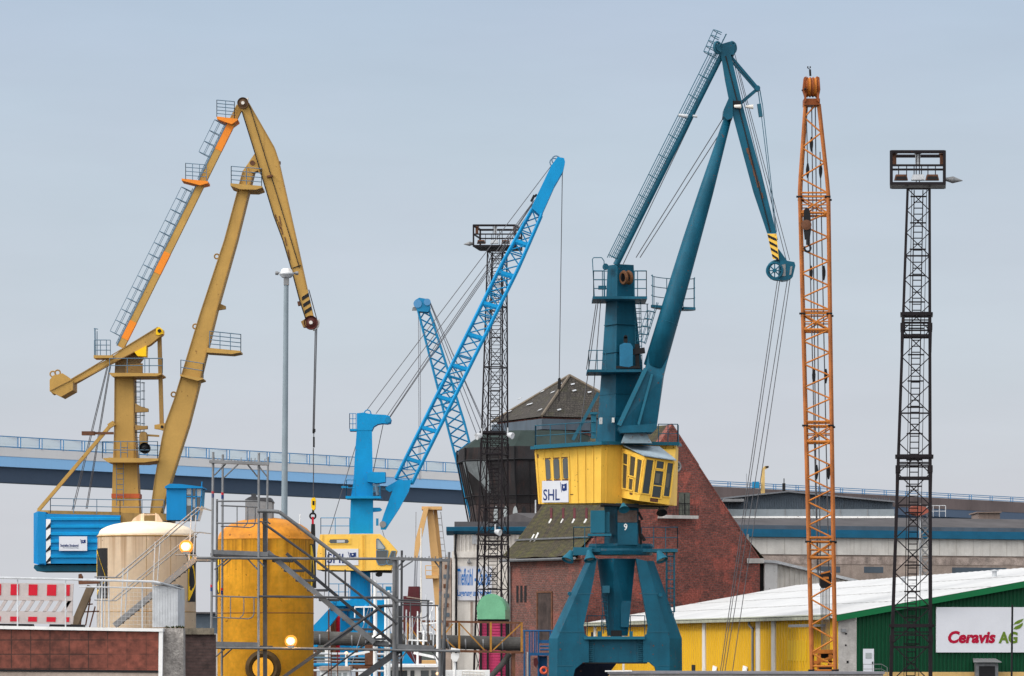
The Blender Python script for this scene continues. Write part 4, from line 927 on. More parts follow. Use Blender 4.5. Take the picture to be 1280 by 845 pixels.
flag_logo(hs, W_, 101, 674.5, 107, 679, .07)
q = MB(); q.rail([P(63, 641, D + 2), P(63, 641, D - 2.4), P(150, 643, D - 2.4), P(205, 643, D - 2.4)], m(18, D), 1.3, .025, 1); q.build('roof_railing', M['railblue'], hs)
q = MB(); q.pp([(60, 638), (150, 640), (150, 644.5), (60, 642)], D - 2.2, 4); q.build('roof_deck', M['tan_dark'], hs)
q = MB(); q.pp([(148, 641), (211, 642), (211, 651), (198, 651), (192, 656), (148, 656)], D - 2.4, 4.6); q.build('slewing_platform', M['tan_dark'], yc)
q = MB(); q.pp([(208, 608), (232, 608), (232, 650), (208, 650)], D - 3, 2.6); cbn = q.build('operator_cab', Hm, yc)
q = MB(); q.pp([(232.2, 609), (252.5, 610), (251, 632), (246, 650), (232.2, 650)], D - 2.9, 2.4); q.build('cab_glass', M['winglass'], cbn)
q = MB(); q.pp([(233.5, 611), (239, 611), (239, 618), (233.5, 618)], D - 2.93, .03).pp([(233.5, 623), (239, 623), (239, 632), (233.5, 632)], D - 2.93, .03).pp([(246, 611), (251.5, 611.5), (251, 622), (246, 622)], D - 2.93, .03).pp([(241, 624), (244, 624), (244, 634), (241, 634)], D - 2.93, .03); q.build('cab_window_pane', M['winlight'], cbn)
q = MB()
for x in (232.6, 240, 245.2): q.pbar(x, 609, x - .3, 650, D - 2.98, 1.1, .08)
q.pbar(232.5, 620.5, 252, 621, D - 2.98, 1.2, .08).pbar(252.4, 609.5, 250.8, 632, D - 2.98, 1.1, .08).pbar(250.8, 632, 246, 650, D - 2.98, 1.1, .08); q.build('cab_frame', Hm, cbn)
q = MB(); q.pp([(206, 608), (212, 604.5), (226, 605), (253.5, 608.5), (253.5, 610.3), (206, 610.3)], D - 3.2, 3.1).pl(252, 609, 252.5, 602, D - 2, .04); q.build('cab_roof', Hm, cbn)
q = MB(); q.loft([[P(x0, y, D - d_), P(x1, y, D - d_), P(x1, y, D + d_), P(x0, y, D + d_)] for x0, x1, y, d_ in ((152, 212, 656, 1.6), (150, 214, 720, 1.7), (146, 220, 760, 2.0))]); q.build('pedestal', M['tan_dark'], yc)
for sx_ in (-1, 1):
    for sy_ in (-1, 1):
        a = P(183 + sx_ * 24, 757, D + sy_ * 1.4); b = Vector((P(183, 0, D).x + sx_ * 4.6, D + sy_ * 4.5, .3)); q = MB(); q.bar(a, b, 1.0, 1.1); q.build('leg', M['tan_dark'], yc)
# ================================================================ SMALL BRIGHT BLUE CRANE with yellow house
D = 300; S = D / F
sb = thing('slewing_crane', G0(452, D), 'bright blue lattice boom crane with small yellow machinery house and rounded cab', 'crane', 'lattice boom cranes')
q = MB(); q.loft([[P(x0, y, D - .8), P(x1, y, D - .8), P(x1, y, D + .8), P(x0, y, D + .8)] for x0, x1, y in ((446, 465, 517), (446, 465, 537), (443.5, 465.5, 570), (442, 466, 600), (438.5, 466.5, 622), (437, 466.5, 667))]); ms = q.build('mast', M['sky_blue'], sb)
q = MB(); q.pp([(446, 516.5), (455, 515.5), (462, 517.5), (482, 518.5), (487, 520), (489, 524), (488, 528.5), (484, 529.5), (478, 529), (472, 530), (467, 533), (464.8, 538), (446, 538)], D - .83, 1.7); q.build('mast_head', M['sky_blue'], sb)
q = MB(); q.torus(P(459.5, 516.5, D - .4), .25, .05, (0, 1, 0), 14, 5); q.lathe(P(485, 524.5, D - .9), [(0, 0), (.24, 0), (.24, .1), (0, .1)], 14, (0, 1, 0)); q.build('head_sheave', M['sky_blue2'], sb)
q = MB(); q.pbox(437, 536, 446, 538.5, D - .8, 1.5); p_o = q.build('head_basket', M['sky_blue'], sb)
q = MB(); q.rail([P(445, 536, D - .8), P(437, 536, D - .8), P(437, 536, D + .6)], m(19, D), .3, .03, 2); q.build('basket_railing', M['railfar'], p_o)
q = MB(); q.pp([(459, 592), (463, 590), (481.5, 590), (481.5, 602.5), (471, 604), (459, 602)], D - 1.5, 2); q.build('winch_box', M['sky_blue'], sb)
q = MB(); q.pbox(432, 620, 476, 623, D - 1.6, 3.2); p_o = q.build('mast_platform', M['sky_blue'], sb)
q = MB(); q.rail([P(433, 620, D + 1.4), P(433, 620, D - 1.5), P(444, 620, D - 1.5)], m(20, D), .8, .03, 1); q.rail([P(466, 620, D - 1.5), P(475, 620, D - 1.5)], m(12, D), .4, .03, 1); q.pbox(426.5, 607.5, 435, 610, D - 1, .5); q.build('platform_railing', M['sky_blue2'], p_o)
q = MB(); q.pbox(466, 605, 474, 616, D - 1.4, .8); q.pbar(474, 610, 485, 613, D - .6, 3); q.pl(470, 607, 472, 619, D - 1.5, .12); q.build('winch_motor', M['railblue'], sb)
q = MB(); q.pp([(465.5, 634.5), (475, 634.5), (477.5, 637), (475, 639), (465.5, 640)], D - .6, .6); q.build('mast_fin', M['sky_blue'], sb)
# boom foot and lattice
q = MB()
for dd in (-1.0, .6): q.pp([(475.5, 656), (480, 642), (494.5, 603), (497, 600), (514.5, 600), (511, 614), (499, 636), (482, 662), (476, 662)], D + dd, .4)
q.pp([(476.5, 655), (481, 643), (497, 603), (512, 603), (509, 613), (497, 636), (483, 659)], D - .62, 1.24); ft_ = q.build('boom_foot', M['sky_blue'], sb)
q = MB(); q.lathe(P(478.5, 655.5, D - 1.1), [(0, 0), (.26, 0), (.26, 2.2), (0, 2.2)], 18, (0, 1, 0)); q.build('foot_pin', M['galv'], ft_)
q = MB(); q.pp([(482, 609), (496, 601), (494, 612), (487, 615), (482, 612)], D - .9, .5); q.build('foot_bracket', M['sky_blue'], ft_)
def blr(t):
    y = 601 - t * 337; xc = 504.3 + t * 166.7; hw = 10.2 if t < .8 else 10.2 - (t - .8) * 20
    a, b = P(xc - hw, y - 3, D - .85), P(xc + hw, y + 3, D - .85); g = Vector((0, 1.7, 0)); return [a, b, b + g, a + g]
ch, bc = [MB() for _ in range(4)], MB(); NB = 26; rs = lattice(ch, bc, blr, [k / NB for k in range(NB + 1)], .125, .055, 'Z', 6, horiz=2)
[c_.build('boom_chord', M['sky_blue'], sb) for c_ in ch]; bc.build('boom_bracing', M['sky_blue2'], sb)
q = MB()
for k in range(2, NB, 3): q.bar(rs[k][0], rs[k][1], .26, .12); q.bar(rs[k][3], rs[k][2], .26, .12)
q.each('boom_diaphragm', M['sky_blue'], sb)
q = MB(); q.pp([(664, 259.5), (689, 207), (697, 196), (705, 197.5), (706.3, 202), (704, 213), (693, 232), (677, 268), (675, 269)], D - .9, 1.8); hd_ = q.build('boom_head', M['sky_blue'], sb)
q = MB(); q.torus(P(692.5, 203, D - .5), .32, .05, (0, 1, 0), 16, 5).torus(P(695, 200, D + .3), .32, .05, (0, 1, 0), 16, 5); q.build('rope_guard', M['railblue'], hd_)
q = MB(); q.pbar(664, 252, 668, 244, D - .3, 3).pbar(668, 246, 671, 243, D - .2, 2.5).pbox(674, 265, 676.5, 269, D, .4); q.each('limit_switch', M['black'], hd_)
q = MB()
for a, b in (((459, 512), (690, 206)), ((470, 517), (668, 250)), ((484, 520), (667, 252)), ((487, 521), (666, 255))): q.pl(a[0], a[1], b[0], b[1], D + .5, .03)
q.pl(466, 592, 479, 530, D + .5, .03).pl(486, 524, 668, 256, D + .9, .03)
q.pl(703, 214, 699, 473, D, .032).pl(446, 553, 411, 668, D, .03); q.pl(478, 663, 486, 690, D, .02); q.each('rope', M['rope'], sb)
q = MB(); q.pp([(697.5, 473), (700.5, 472), (701.5, 478), (701, 486), (697, 486)], D - .2, .5).pbox(698.2, 486, 699.4, 502, D, .15); q.build('hook_block', M['black'], sb)
# yellow house with cab
q = MB(); q.pp([(400, 668), (475, 667.5), (478.5, 670.5), (478.5, 712), (456, 713.5), (395.5, 712), (396.5, 690)], D - 2.4, 4.6); hs = q.build('machinery_house', M['cab_yellow2'], sb)
q = MB(); q.loft([[P(475.5, 668, D - 2.6), P(484.5, 675, D - 2.6), P(496, 688, D - 2.6), P(494, 695, D - 2.6), P(488.5, 712.5, D - 2.6), P(470, 712.5, D - 2.6), P(470, 668, D - 2.6)], [p + Vector((0, 2.4, 0)) for p in [P(475.5, 668, D - 2.6), P(484.5, 675, D - 2.6), P(496, 688, D - 2.6), P(494, 695, D - 2.6), P(488.5, 712.5, D - 2.6), P(470, 712.5, D - 2.6), P(470, 668, D - 2.6)]]]); cb_ = q.build('operator_cab', M['cab_yellow2'], sb)
for pts, nm, mt in (([(471, 674.5), (473, 674), (481, 684.5), (480, 686), (471, 686)], 'side_window', 'winlight'), ([(471, 689), (482.5, 688.5), (484.5, 689), (482.5, 704), (480, 705.5), (473.5, 705.5), (471, 700)], 'door_window', 'winglass'), ([(489.5, 689.5), (494, 689.5), (490.5, 705), (484, 705)], 'front_window', 'winglass')):
    q = MB(); q.pp(pts, D - 2.64, .05); wo = q.build(nm, M[mt], cb_)
    cx_ = sum(p[0] for p in pts) / len(pts); cy_ = sum(p[1] for p in pts) / len(pts); q = MB(); ex = [((x - cx_) * 1.07 + cx_, (y - cy_) * 1.07 + cy_) for x, y in pts]
    for a, b in zip(ex, ex[1:] + ex[:1]): q.pbar(a[0], a[1], b[0], b[1], D - 2.66, 1.1, .06)
    q.build('window_frame', M['railblue'], wo)
q = MB(); q.prism([P(477.5, 671.2, D - 2.45), P(480.5, 670.8, D - 2.45), P(493.5, 686, D - 2.45), P(491, 687, D - 2.45)], (0, 2.1, 0)); q.build('roof_window', M['winlight'], cb_)
q = MB(); q.onquad([P(411, 674, D - 2.4), P(436.5, 674, D - 2.4), P(436.5, 679, D - 2.4), P(411, 679, D - 2.4)], -.08, -.25, 1.08, 1.3, .04, .06); sf = q.build('slot_frame', M['cab_yellow'], hs)
q = MB(); q.pp([(411.5, 676.5), (413, 674.2), (434.5, 674.2), (436, 676.5), (434.5, 679), (413, 679)], D - 2.46, .04); q.build('slot_window', M['winglass'], sf)
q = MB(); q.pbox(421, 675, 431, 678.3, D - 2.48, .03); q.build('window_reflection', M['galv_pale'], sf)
Wn = front(D - 2.4); q = MB(); Wn.slab(q, 407.5, 686, 448, 706.5, .06, .1); q.build('name_board', M['white'], hs)
words('lettering', 'SHL', Wn, 409, 692, 434, 704, M['navy'], hs, 0, .01, .07)
flag_logo(hs, Wn, 436, 690.5, 445, 696.5, .08)
q = MB()
for x in (453, 455.5, 403): q.pbar(x, 668, x, 712, D - 2.44, .8, .05)
q.each('panel_seam', M['cab_yellow'], hs)
q = MB(); q.rail([P(401, 667.5, D + 1.8), P(401, 667.5, D - 2.2), P(437, 667.5, D - 2.2)], m(20, D), 1.2, .03, 1); q.pbox(470, 648, 473, 657, D - 1, .3); q.build('roof_railing', M['sky_blue2'], hs)
q = MB(); q.pp([(455, 712), (489, 712), (488, 715.5), (455, 714.5)], D - 2, 3.6); q.pp([(401, 711.5), (455, 712.5), (455, 714), (401, 713.4)], D - 2, 3.6); q.build('house_floor', M['black'], hs)
q = MB(); q.pp([(469, 717), (474, 714.5), (478, 716), (477, 720), (473, 721), (470, 720)], D - 2, .6); q.build('cab_floodlight', M['black'], cb_)
q = MB(); q.lathe(P(450.5, 735, D), [(0, m(23, D)), (m(12.5, D), m(22, D)), (m(13, D), -m(16, D)), (0, -m(16, D))], 16, (0, 0, 1)); q.build('slewing_column', M['sky_blue'], sb)
q = MB(); q.pbox(410, 750, 484, 757.5, D - 2.4, 4.6); p_o = q.build('portal_platform', M['sky_blue'], sb)
q = MB(); q.rail([P(411, 750, D + 2), P(411, 750, D - 2.3), P(436, 750, D - 2.3)], m(20, D), .75, .03, 1); q.rail([P(466, 750, D - 2.3), P(491, 750, D - 2.3)], m(20, D), .8, .03, 1); q.pbox(482, 733, 489, 741, D - 2.4, .7); q.build('platform_railing', M['sky_blue2'], p_o)
q = MB(); q.lathe(P(414, 755, D - 2.6), [(0, m(3.5, D)), (m(3, D), m(3, D)), (m(4.5, D), -m(3, D)), (0, -m(3, D))], 14, (0, 0, 1)); q.lathe(P(458, 757, D - 2.6), [(0, m(2, D)), (m(1, D), m(2, D)), (m(4, D), -m(3, D)), (0, -m(3, D))], 14, (0, 0, 1)); q.each('portal_floodlight', M['sky_blue'], sb)
for pts, dd in (([(416, 756), (432, 757), (404, 793), (388, 825), (370, 895), (352, 895), (372, 818), (388, 786)], -1.8), ([(466, 757), (484, 757), (488, 790), (524, 838), (540, 895), (520, 895), (500, 838), (468, 800)], -1.8), ([(425, 757), (440, 757), (438, 895), (425, 895)], 2.2), ([(462, 757), (478, 757), (480, 895), (464, 895)], 2.2)):
    q = MB(); q.pp(pts, D + dd, 1.1); q.build('leg', M['sky_blue'], sb)
q = MB(); q.pp([(437, 757), (465, 757), (466, 822), (438, 822)], D - 1.2, 2.4); q.build('centre_column', M['sky_blue'], sb)
q = MB(); q.pbox(438, 822, 456, 830, D - 1, 2); q.build('column_foot', M['black'], sb)
# ================================================================ PETROL BLUE PORTAL CRANE 9
D = 250; S = D / F
pc = thing('portal_crane', G0(770, D), 'tall petrol blue portal crane number 9 with ribbed yellow machinery house', 'crane')
T, TL_ = M['teal'], M['teal_light']
# portal: two identical frames, front and rear, legs with chamfered outer edges
for k, dd in enumerate((0, 8.2)):
    for side in (0, 1):
        if side == 0: inner = [(746.5, 698), (741, 730), (729.5, 783), (731, 792), (736, 798)]; outer = [(739.5, 700), (697, 798), (696, 905)]; lip = [(733, 700), (686.5, 798), (686, 905)]
        else: inner = [(795, 698), (801, 730), (810.5, 783), (809, 792), (804, 798)]; outer = [(808, 701), (837, 798), (837.5, 905)]; lip = [(818, 701), (853, 798), (854, 905)]
        arch = [(729, 828), (719, 836), (716, 848), (714, 905)] if side == 0 else [(812, 828), (819, 834), (823, 848), (825, 905)]
        mid = [(736, 798), (736, 828)] if side == 0 else [(804, 798), (804, 828)]
        q = MB(); q.pp(inner + [mid[1]] + arch + outer[::-1], D + dd, 1.7); lg = q.build('leg', T, pc)
        q = MB()
        for (a, b, c_, d_) in ((outer[0], outer[1], lip[1], lip[0]), (outer[1], outer[2], lip[2], lip[1])):
            f = lambda p, o: P(p[0], p[1], D + dd) + Vector((0, o, 0))
            q.add([f(a, .004), f(b, .004), f(c_, .75), f(d_, .75), f(a, 1.69), f(b, 1.69), f(c_, 1.69), f(d_, 1.69)], [[0, 1, 2, 3], [3, 2, 6, 7], [4, 7, 6, 5], [0, 4, 5, 1], [0, 3, 7, 4], [1, 5, 6, 2]])
        q.build('leg_chamfer', T, lg)
    q = MB(); q.pbox(736, 798.6, 804, 828, D + dd + .25, 1.2); bm_ = q.build('portal_beam', T, pc)
    if k == 0:
        q = MB(); q.pbox(730, 795.5, 806, 799.2, D - .25, 2.4); q.pbox(747, 789, 752, 796, D + 1, .5); q.pbox(787, 789, 791, 796, D + 1, .5); q.build('walkway', M['teal_light'], bm_)
        q = MB(); q.pbox(731, 828, 809, 829.6, D + .1, 1.5); q.build('beam_lip', M['black'], bm_)
        for x in (738, 801):
            q = MB(); q.ladder(P(x, 828, D + .12), P(x, 799, D + .12), (.38, 0, 0), .12, .022); q.build('rung_ladder', M['railteal'], bm_)
        q = MB(); q.rail([P(734, 795.5, D + 1.9), P(806, 795.5, D + 1.9)], m(26, D), .95, .03, 1); q.build('walkway_railing', M['railteal'], bm_)
for x in (704, 834):
    q = MB(); q.bar(P(x, 815, D + 1.7), P(x, 815, D + 8.2), 1.2, 1.6); q.build('side_beam', T, pc)
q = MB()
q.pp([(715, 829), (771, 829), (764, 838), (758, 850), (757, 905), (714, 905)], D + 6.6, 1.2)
q.build('opening_shade', paint('shadow_navy', (.008, .012, .03)), pc)  # shadow inside the portal opening put in as a dark block
for x, y in ((712, 742), (826, 744)):
    q = MB(); q.lathe(P(x, y, D - .35), [(0, 0), (.12, 0), (.14, .3), (0, .3)], 12, (0, 1, 0)); q.build('leg_lamp', M['teal'], pc)
for (x0, x1, y) in ((697, 731, 790), (810, 837, 790), (722, 742, 742), (799, 822, 742), (696, 716, 832), (823, 837, 832)):
    q = MB(); q.pbar(x0, y, x1, y, D - .01, .7, .03); q.build('weld_seam', M['railteal'], pc)
q = MB()
for k in range(12): x, y = random.choice(((random.uniform(700, 728), random.uniform(795, 840)), (random.uniform(812, 835), random.uniform(795, 840)), (random.uniform(738, 802), random.uniform(803, 826)))); q.lathe(P(x, y, D - .012 if not 736 < x < 804 else D + .24), [(0, 0), (random.uniform(.02, .055), 0), (.01, .015), (0, .015)], 7, (0, 1, 0))
q.each('rust_spot', M['rust'], pc)
# central slewing pillar: four-sided, tapering to its foot
def ring4(xn, y, Dn, aL, aR, ext=0):
    th = math.atan2(aL, aR); a = m(math.hypot(aL, aR), Dn); N = P(xn, y, Dn)
    r_ = Vector((math.cos(th), math.sin(th), 0)) * a; l_ = Vector((-math.sin(th), math.cos(th), 0)) * a
    return [N, N + r_, N + r_ + l_, N + l_]
q = MB(); q.loft([ring4(767, 698, D + .4, 20, 28), ring4(767.5, 780, D + .9, 9.5, 19), ring4(768, 795, D + 1, 8.5, 17)]); pl_ = q.build('slewing_pillar', T, pc)
q = MB(); q.ladder(P(757.5, 792, D + 1.0), P(755, 735, D + .75), (.34, .1, 0), .28, .025); q.pbox(753, 732, 762, 741, D + .3, .3); q.build('pillar_ladder', M['railteal'], pl_)
q = MB(); q.pp([(776, 751), (789, 751), (786, 784), (776, 784)], D + 1.0, .25); q.build('access_hatch', M['teal'], pl_)
q = MB(); q.pbox(764, 788, 777, 797, D + .9, 1); q.build('pillar_bearing', M['black'], pl_)
q = MB(); q.lathe(P(776, 687, D + 2.2), [(0, m(7, D)), (m(40, D), m(7, D)), (m(41, D), m(4, D)), (m(40, D), m(1, D)), (m(41, D), -m(2, D)), (m(39, D), -m(7, D)), (0, -m(7, D))], 28); rg = q.build('ring_platform', T, pc)
q = MB(); q.pbox(716.5, 686, 847, 690, D + .6, 3.6); q.pbox(716.5, 684, 740, 694, D + .2, .4); q.build('side_walkway', TL_, rg)
q = MB(); q.rail([P(717, 685, D + 4), P(717, 685, D + .5), P(745, 685, D + .5)], m(26, D), .7, .03, 1); q.rail([P(802, 685, D + .5), P(847, 685, D + .5), P(847, 685, D + 4)], m(26, D), .75, .03, 1); q.build('railing', M['railteal'], rg)
for x, y, fx in ((711, 693, -1), (737, 692, .3), (826, 693, 1)):
    q = MB(); c = P(x - fx * 3, y - 4, D - .5); q.lathe(c, [(0, 0), (.14, 0), (.2, .2), (.42, .7), (.40, .72), (0, .5)], 18, (fx * .35, -.35, -.85)); fl_ = q.build('floodlight', TL_, pc)
    q = MB(); q.lathe(c, [(0, .55), (.36, .60), (.36, .64), (0, .60)], 18, (fx * .35, -.35, -.85)); q.build('lens', M['lens'], fl_)
q = MB(); q.bar(P(833, 690, D + 1.0), P(833, 775, D + 1.0), .1).bar(P(843, 690, D + 1.0), P(843, 765, D + 1.0), .1); q.ladder(P(838, 770, D + 1.1), P(838, 690, D + 1.1), (.42, 0, 0), .3, .025); hoops(q, P(838, 765, D + 1.1), P(838, 695, D + 1.1), 8, (.6, 0, 0), (0, -.6, 0), .02); q.build('access_ladder', M['railteal'], pc)
# upper pillar
q = MB(); q.loft([ring4(771, 629, D + .6, 15, 28), ring4(771, 681, D + .6, 15, 28)]); up = q.build('upper_pillar', T, pc)
q = MB(); q.pbox(738.5, 638, 756, 666, D - .3, 1.2); q.pbox(756.2, 640, 762, 666, D + .1, .8); q.pbox(735, 667, 764, 670, D - .4, 1.6); q.build('switch_box', TL_, up)
q = MB(); q.pp([(772, 638), (796.5, 638), (796.5, 653), (772, 653)], D - .02, .25); q.build('rusty_plate', paint('rusty_plate', (.10, .075, .07), var=.5, vs=1.5, rust=.5), up)
q = MB(); q.pbox(772, 653.4, 797, 681, D + .0, .3); q.build('number_plate', M['teal'], up)
words('number', '9', front(D), 779.8, 654.5, 784.2, 663, M['whitepaint'], up, 0, .02, .01)
q = MB(); q.pbar(798, 640, 803, 650, D + .4, 3); q.pbar(801, 668, 806, 676, D + .4, 4); q.pbar(799, 650, 801, 680, D + .5, 3); q.build('cable_bundle', M['black'], up)
# yellow machinery house
Y = M['cab_yellow']
hA, hB, hC = (668, 562, 251.4), (752, 556, 250.0), (845, 556, 253.4)
top = [P(*hA), P(*hB), P(*hC), P(848, 560, 257.5), P(676, 564, 257.5)]
bot = [P(673, 630, 251.4), P(751.5, 628.5, 250.0), P(842, 632, 253.4), P(846, 632, 257.5), P(680, 631, 257.5)]
q = MB(); q.loft([bot, top]); hs = q.build('machinery_house', Y, pc)
LF = [top[0], top[1], bot[1], bot[0]]; RF = [top[1], top[2], bot[2], bot[1]]
q = MB()
for k in range(9):
    u = .01 + k * .1215; q.onquad(LF, u, .0, u + .018, 1, .05, .07)
for u in (.06, .27, .86, .965): q.onquad(RF, u, 0, u + .015, 1, .05, .07)
q.each('wall_rib', Y, hs)
for u in (.135, .275, .415):
    q = MB(); q.onquad(LF, u, .19, u + .085, .56, .02, .03, .035); wo = q.build('tall_window', M['winglass'], hs)
    q = MB(); q.onquad(LF, u - .012, .565, u + .10, .61, .03, .04); q.onquad(LF, u - .015, .17, u + .10, .188, .03, .04); q.build('sill', M['rust'], wo)
q = MB(); q.onquad(LF, .035, .09, .055, .16, .01, .02); q.onquad(LF, .50, .835, .56, .85, .01, .02); q.each('rust_spot', M['rust'], hs)
WH = Wall((LF[0].x, LF[0].y), (LF[1].x - LF[0].x, LF[1].y - LF[0].y))
q = MB(); WH.slab(q, 678, 601, 711, 628, .08, .06); q.build('name_board', M['white'], hs)
words('lettering', 'SHL', WH, 679.5, 611.5, 700, 625.5, M['navy'], hs, 0, .008, .09)
flag_logo(hs, WH, 701.5, 604, 708.8, 614, .09)
q = MB(); q.loft([[p + Vector((0, 0, -.01)) for p in [P(663, 561.5, 250.9), P(752, 555.5, 249.5), P(849, 556.5, 252.8), P(852, 558, 258), P(672, 562, 258)]], [P(663, 558, 250.9), P(752, 551.5, 249.5), P(849, 552.5, 252.8), P(852, 555, 258), P(672, 559, 258)]]); rs_ = q.build('house_roof', TL_, hs)
q = MB(); q.rail([P(670, 557, 256), P(669, 558, 251.2), P(745, 553, 250)], m(26, D), 1.05, .03, 1); q.build('roof_railing', M['railteal'], rs_); q = MB(); q.rail([P(823, 554, 252), P(847, 554, 253), P(848, 555, 257)], m(24, D), 1.0, .03, 1); q.build('roof_railing', M['railteal'], rs_)
q = MB(); q.bar(P(668, 557.5, 251.2), P(740, 553, 250.1), .1, .25); q.build('kick_plate', TL_, rs_)
# cab
a, b, c_, d_ = P(806, 571, 247.6), P(843, 576, 248.6), P(836.5, 631, 248.6), P(798.5, 626, 247.6)
a1, b1, c1, d1 = P(777.5, 560, 250.8), P(845, 561, 253), P(842, 631, 253), P(777, 622, 250.8)
q = MB(); q.add([a, b, c_, d_, a1, b1, c1, d1], [[0, 1, 2, 3], [0, 3, 7, 4], [0, 4, 5, 1], [1, 5, 6, 2], [3, 2, 6, 7], [4, 7, 6, 5]]); cb_ = q.build('operator_cab', Y, pc)
def cab_frame(Q, u0, v0, u1, v1, par):
    q = MB(); e = .035; f = .018
    for (a0, b0, a1_, b1_) in ((u0 - e, v0 - f, u1 + e, v0 + f * .2), (u0 - e, v1 - f * .2, u1 + e, v1 + f), (u0 - e, v0, u0 + e * .25, v1), (u1 - e * .25, v0, u1 + e, v1)): q.onquad(Q, a0, b0, a1_, b1_, .07, .07)
    q.build('frame', Y, par)
SQ = [a1, a, d_, d1]; FQ = [a, b, c_, d_]; RQ = [P(779, 558, 250.6), P(824, 559.5, 251.6), b, a]
for (u0, v0, u1, v1) in ((.07, .08, .30, .80), (.40, .08, .66, .50), (.40, .56, .62, .80), (.73, .09, .95, .83)):
    q = MB(); q.onquad(SQ, u0, v0, u1, v1, .012, .02, .04); wo = q.build('side_window', M['winglass'], cb_); cab_frame(SQ, u0, v0, u1, v1, wo)
for (u0, v0, u1, v1) in ((.05, .05, .30, .82), (.40, .05, .66, .22), (.38, .27, .68, .88), (.76, .06, .97, .82)):
    q = MB(); q.onquad(FQ, u0, v0, u1, v1, .012, .02, .04); wo = q.build('front_window', M['winglass'], cb_); cab_frame(FQ, u0, v0, u1, v1, wo)
q = MB(); q.onquad(FQ, .40, .60, .67, .62, .03, .02); q.onquad(SQ, .07, .30, .30, .32, .03, .02); q.build('window_bar', Y, cb_)
q = MB(); q.onquad(FQ, .44, .33, .58, .55, .02, .01); q.onquad(FQ, .8, .3, .9, .62, .02, .01); q.each('window_reflection', paint('reflection_grey', (.10, .10, .09)), cb_)  # reflections painted as grey patches on the cab glass
q = MB(); q.onquad(FQ, .36, .86, .62, .98, .012, .02); q.onquad(SQ, .45, .86, .6, .9, .012, .02); q.each('rust_spot', M['rust'], cb_)
q = MB(); q.prism([p + Vector((0, 0, .03)) for p in (RQ[0], RQ[1], P(845.5, 576.5, 248.3), P(805, 570.5, 247.3))], (0, 0, .07)); ro = q.build('cab_roof', paint('cab_roof_grey', (.30, .38, .44), var=.25, streak=.2), cb_)
q = MB(); q.onquad([p + Vector((0, 0, .11)) for p in RQ], .25, .2, .75, .7, .02, .03); q.build('roof_hatch', M['railblue'], ro)
for x, y in ((779, 630), (826, 634)):
    q = MB(); q.lathe(P(x, y, 248.6), [(0, 0), (.12, 0), (.2, .2), (.36, .5), (0, .42)], 16, (.1, -.6, -.75)); q.build('cab_floodlight', TL_ if x < 800 else M['black'], cb_)
q = MB(); q.pp([(752, 629), (836, 632), (836, 634), (790, 634), (752, 631)], 249.5, 4); q.build('house_floor', M['black'], hs)
# mast
q = MB(); q.loft([ring4(769, 552, D + .8, 23, 41), ring4(770, 463, D + .9, 17.5, 34), ring4(771.5, 377, D + 1, 13.5, 23), ring4(772, 330, D + 1, 12, 20.5)]); ms = q.build('mast', T, pc)
q = MB(); q.lathe(P(782, 347, D + 1.0), [(0, 0), (m(7.5, D), 0), (m(7.5, D), .1), (0, .1)], 20, (.49, -.87, 0)); op = q.build('sheave_opening', M['black'], ms)
q = MB(); q.torus(P(780, 347, D + .75), m(7, D), .12, (.87, .49, .1), 18, 6); q.torus(P(786, 347, D + .8), m(7, D), .12, (.87, .49, .1), 18, 6); q.build('head_sheave', paint('sheave_rust', (.16, .07, .03), var=.3), op)
q = MB(); q.lathe(P(757, 333, D + 1), [(0, 0), (.2, 0), (.2, .5), (0, .5)], 14, (0, 1, 0)); q.pbox(748, 357, 758, 361, D, .6); q.build('mast_fitting', T, ms)
for y, x0, x1, d0, h_ in ((371.5, 741, 809, -.5, 0), (463, 734, 802, -.7, 0)):
    q = MB(); q.pbox(x0, y - 1.2, x1, y + 2, D + d0, 3.6); po = q.build('mast_platform', T, ms)
    q = MB()
    if y < 400: q.rail([P(755, y, D - .4), P(742, y, D - .4), P(742, y, D + 3), P(808, y, D + 3), P(808, y, D - .4), P(793, y, D - .4)], m(33, D), .62, .03, 2); q.path([P(743, 371, D), P(740.5, 324, D), P(742, 322, D), P(752, 322, D), P(755, 326, D), P(756, 371, D)], .03, 5)
    else: q.rail([P(757, y, D - .6), P(736, y, D - .6), P(736, y, D + 2.8)], m(25, D), .55, .03, 1)
    q.build('platform_railing', M['railteal'], po)
q = MB(); q.ladder(P(799, 462, D + 1.2), P(797, 374, D + 1.2), (.4, 0, 0), .3, .025); hoops(q, P(799, 418, D + 1.2), P(798, 380, D + 1.2), 5, (.6, 0, 0), (.6, 0, 0), .022); q.build('mast_ladder', M['railteal'], ms)
q = MB(); q.pp([(775, 431), (780, 428.5), (788, 429), (791, 433), (791, 457), (786, 459), (775, 457.5)], D - .4, 1.1); gm = q.build('luffing_gearbox', paint('gear_blue', (.02, .15, .27), var=.2), ms)
q = MB(); q.lathe(P(782, 421, D + .3), [(0, 0), (m(2.3, D), 0), (m(2.3, D), .5), (0, .5)], 12, (0, 1, 0)); q.pbox(779.8, 421, 784.4, 429, D + .3, .5); q.pbar(791, 440, 806, 438, D, 7); q.pbar(796, 430, 797, 461, D + .1, 5); q.pbar(770, 459, 800, 459, D - .3, 3); q.build('gear_linkage', M['black'], gm)
q = MB(); q.pbar(716, 550, 748, 491, D + .5, 4, .2); q.build('mast_brace', M['railteal'], ms)
q = MB(); q.pbox(739, 516, 745.5, 548, D + .1, .35); q.pbox(737.5, 515, 747, 518, D, .5); q.build('cable_cabinet', TL_, ms)
q = MB(); q.pbox(749, 522, 753, 530, D + 1, .5); q.pbox(765, 522, 768, 528, D + .5, .5); q.each('white_lamp', M['whitepaint'], ms)
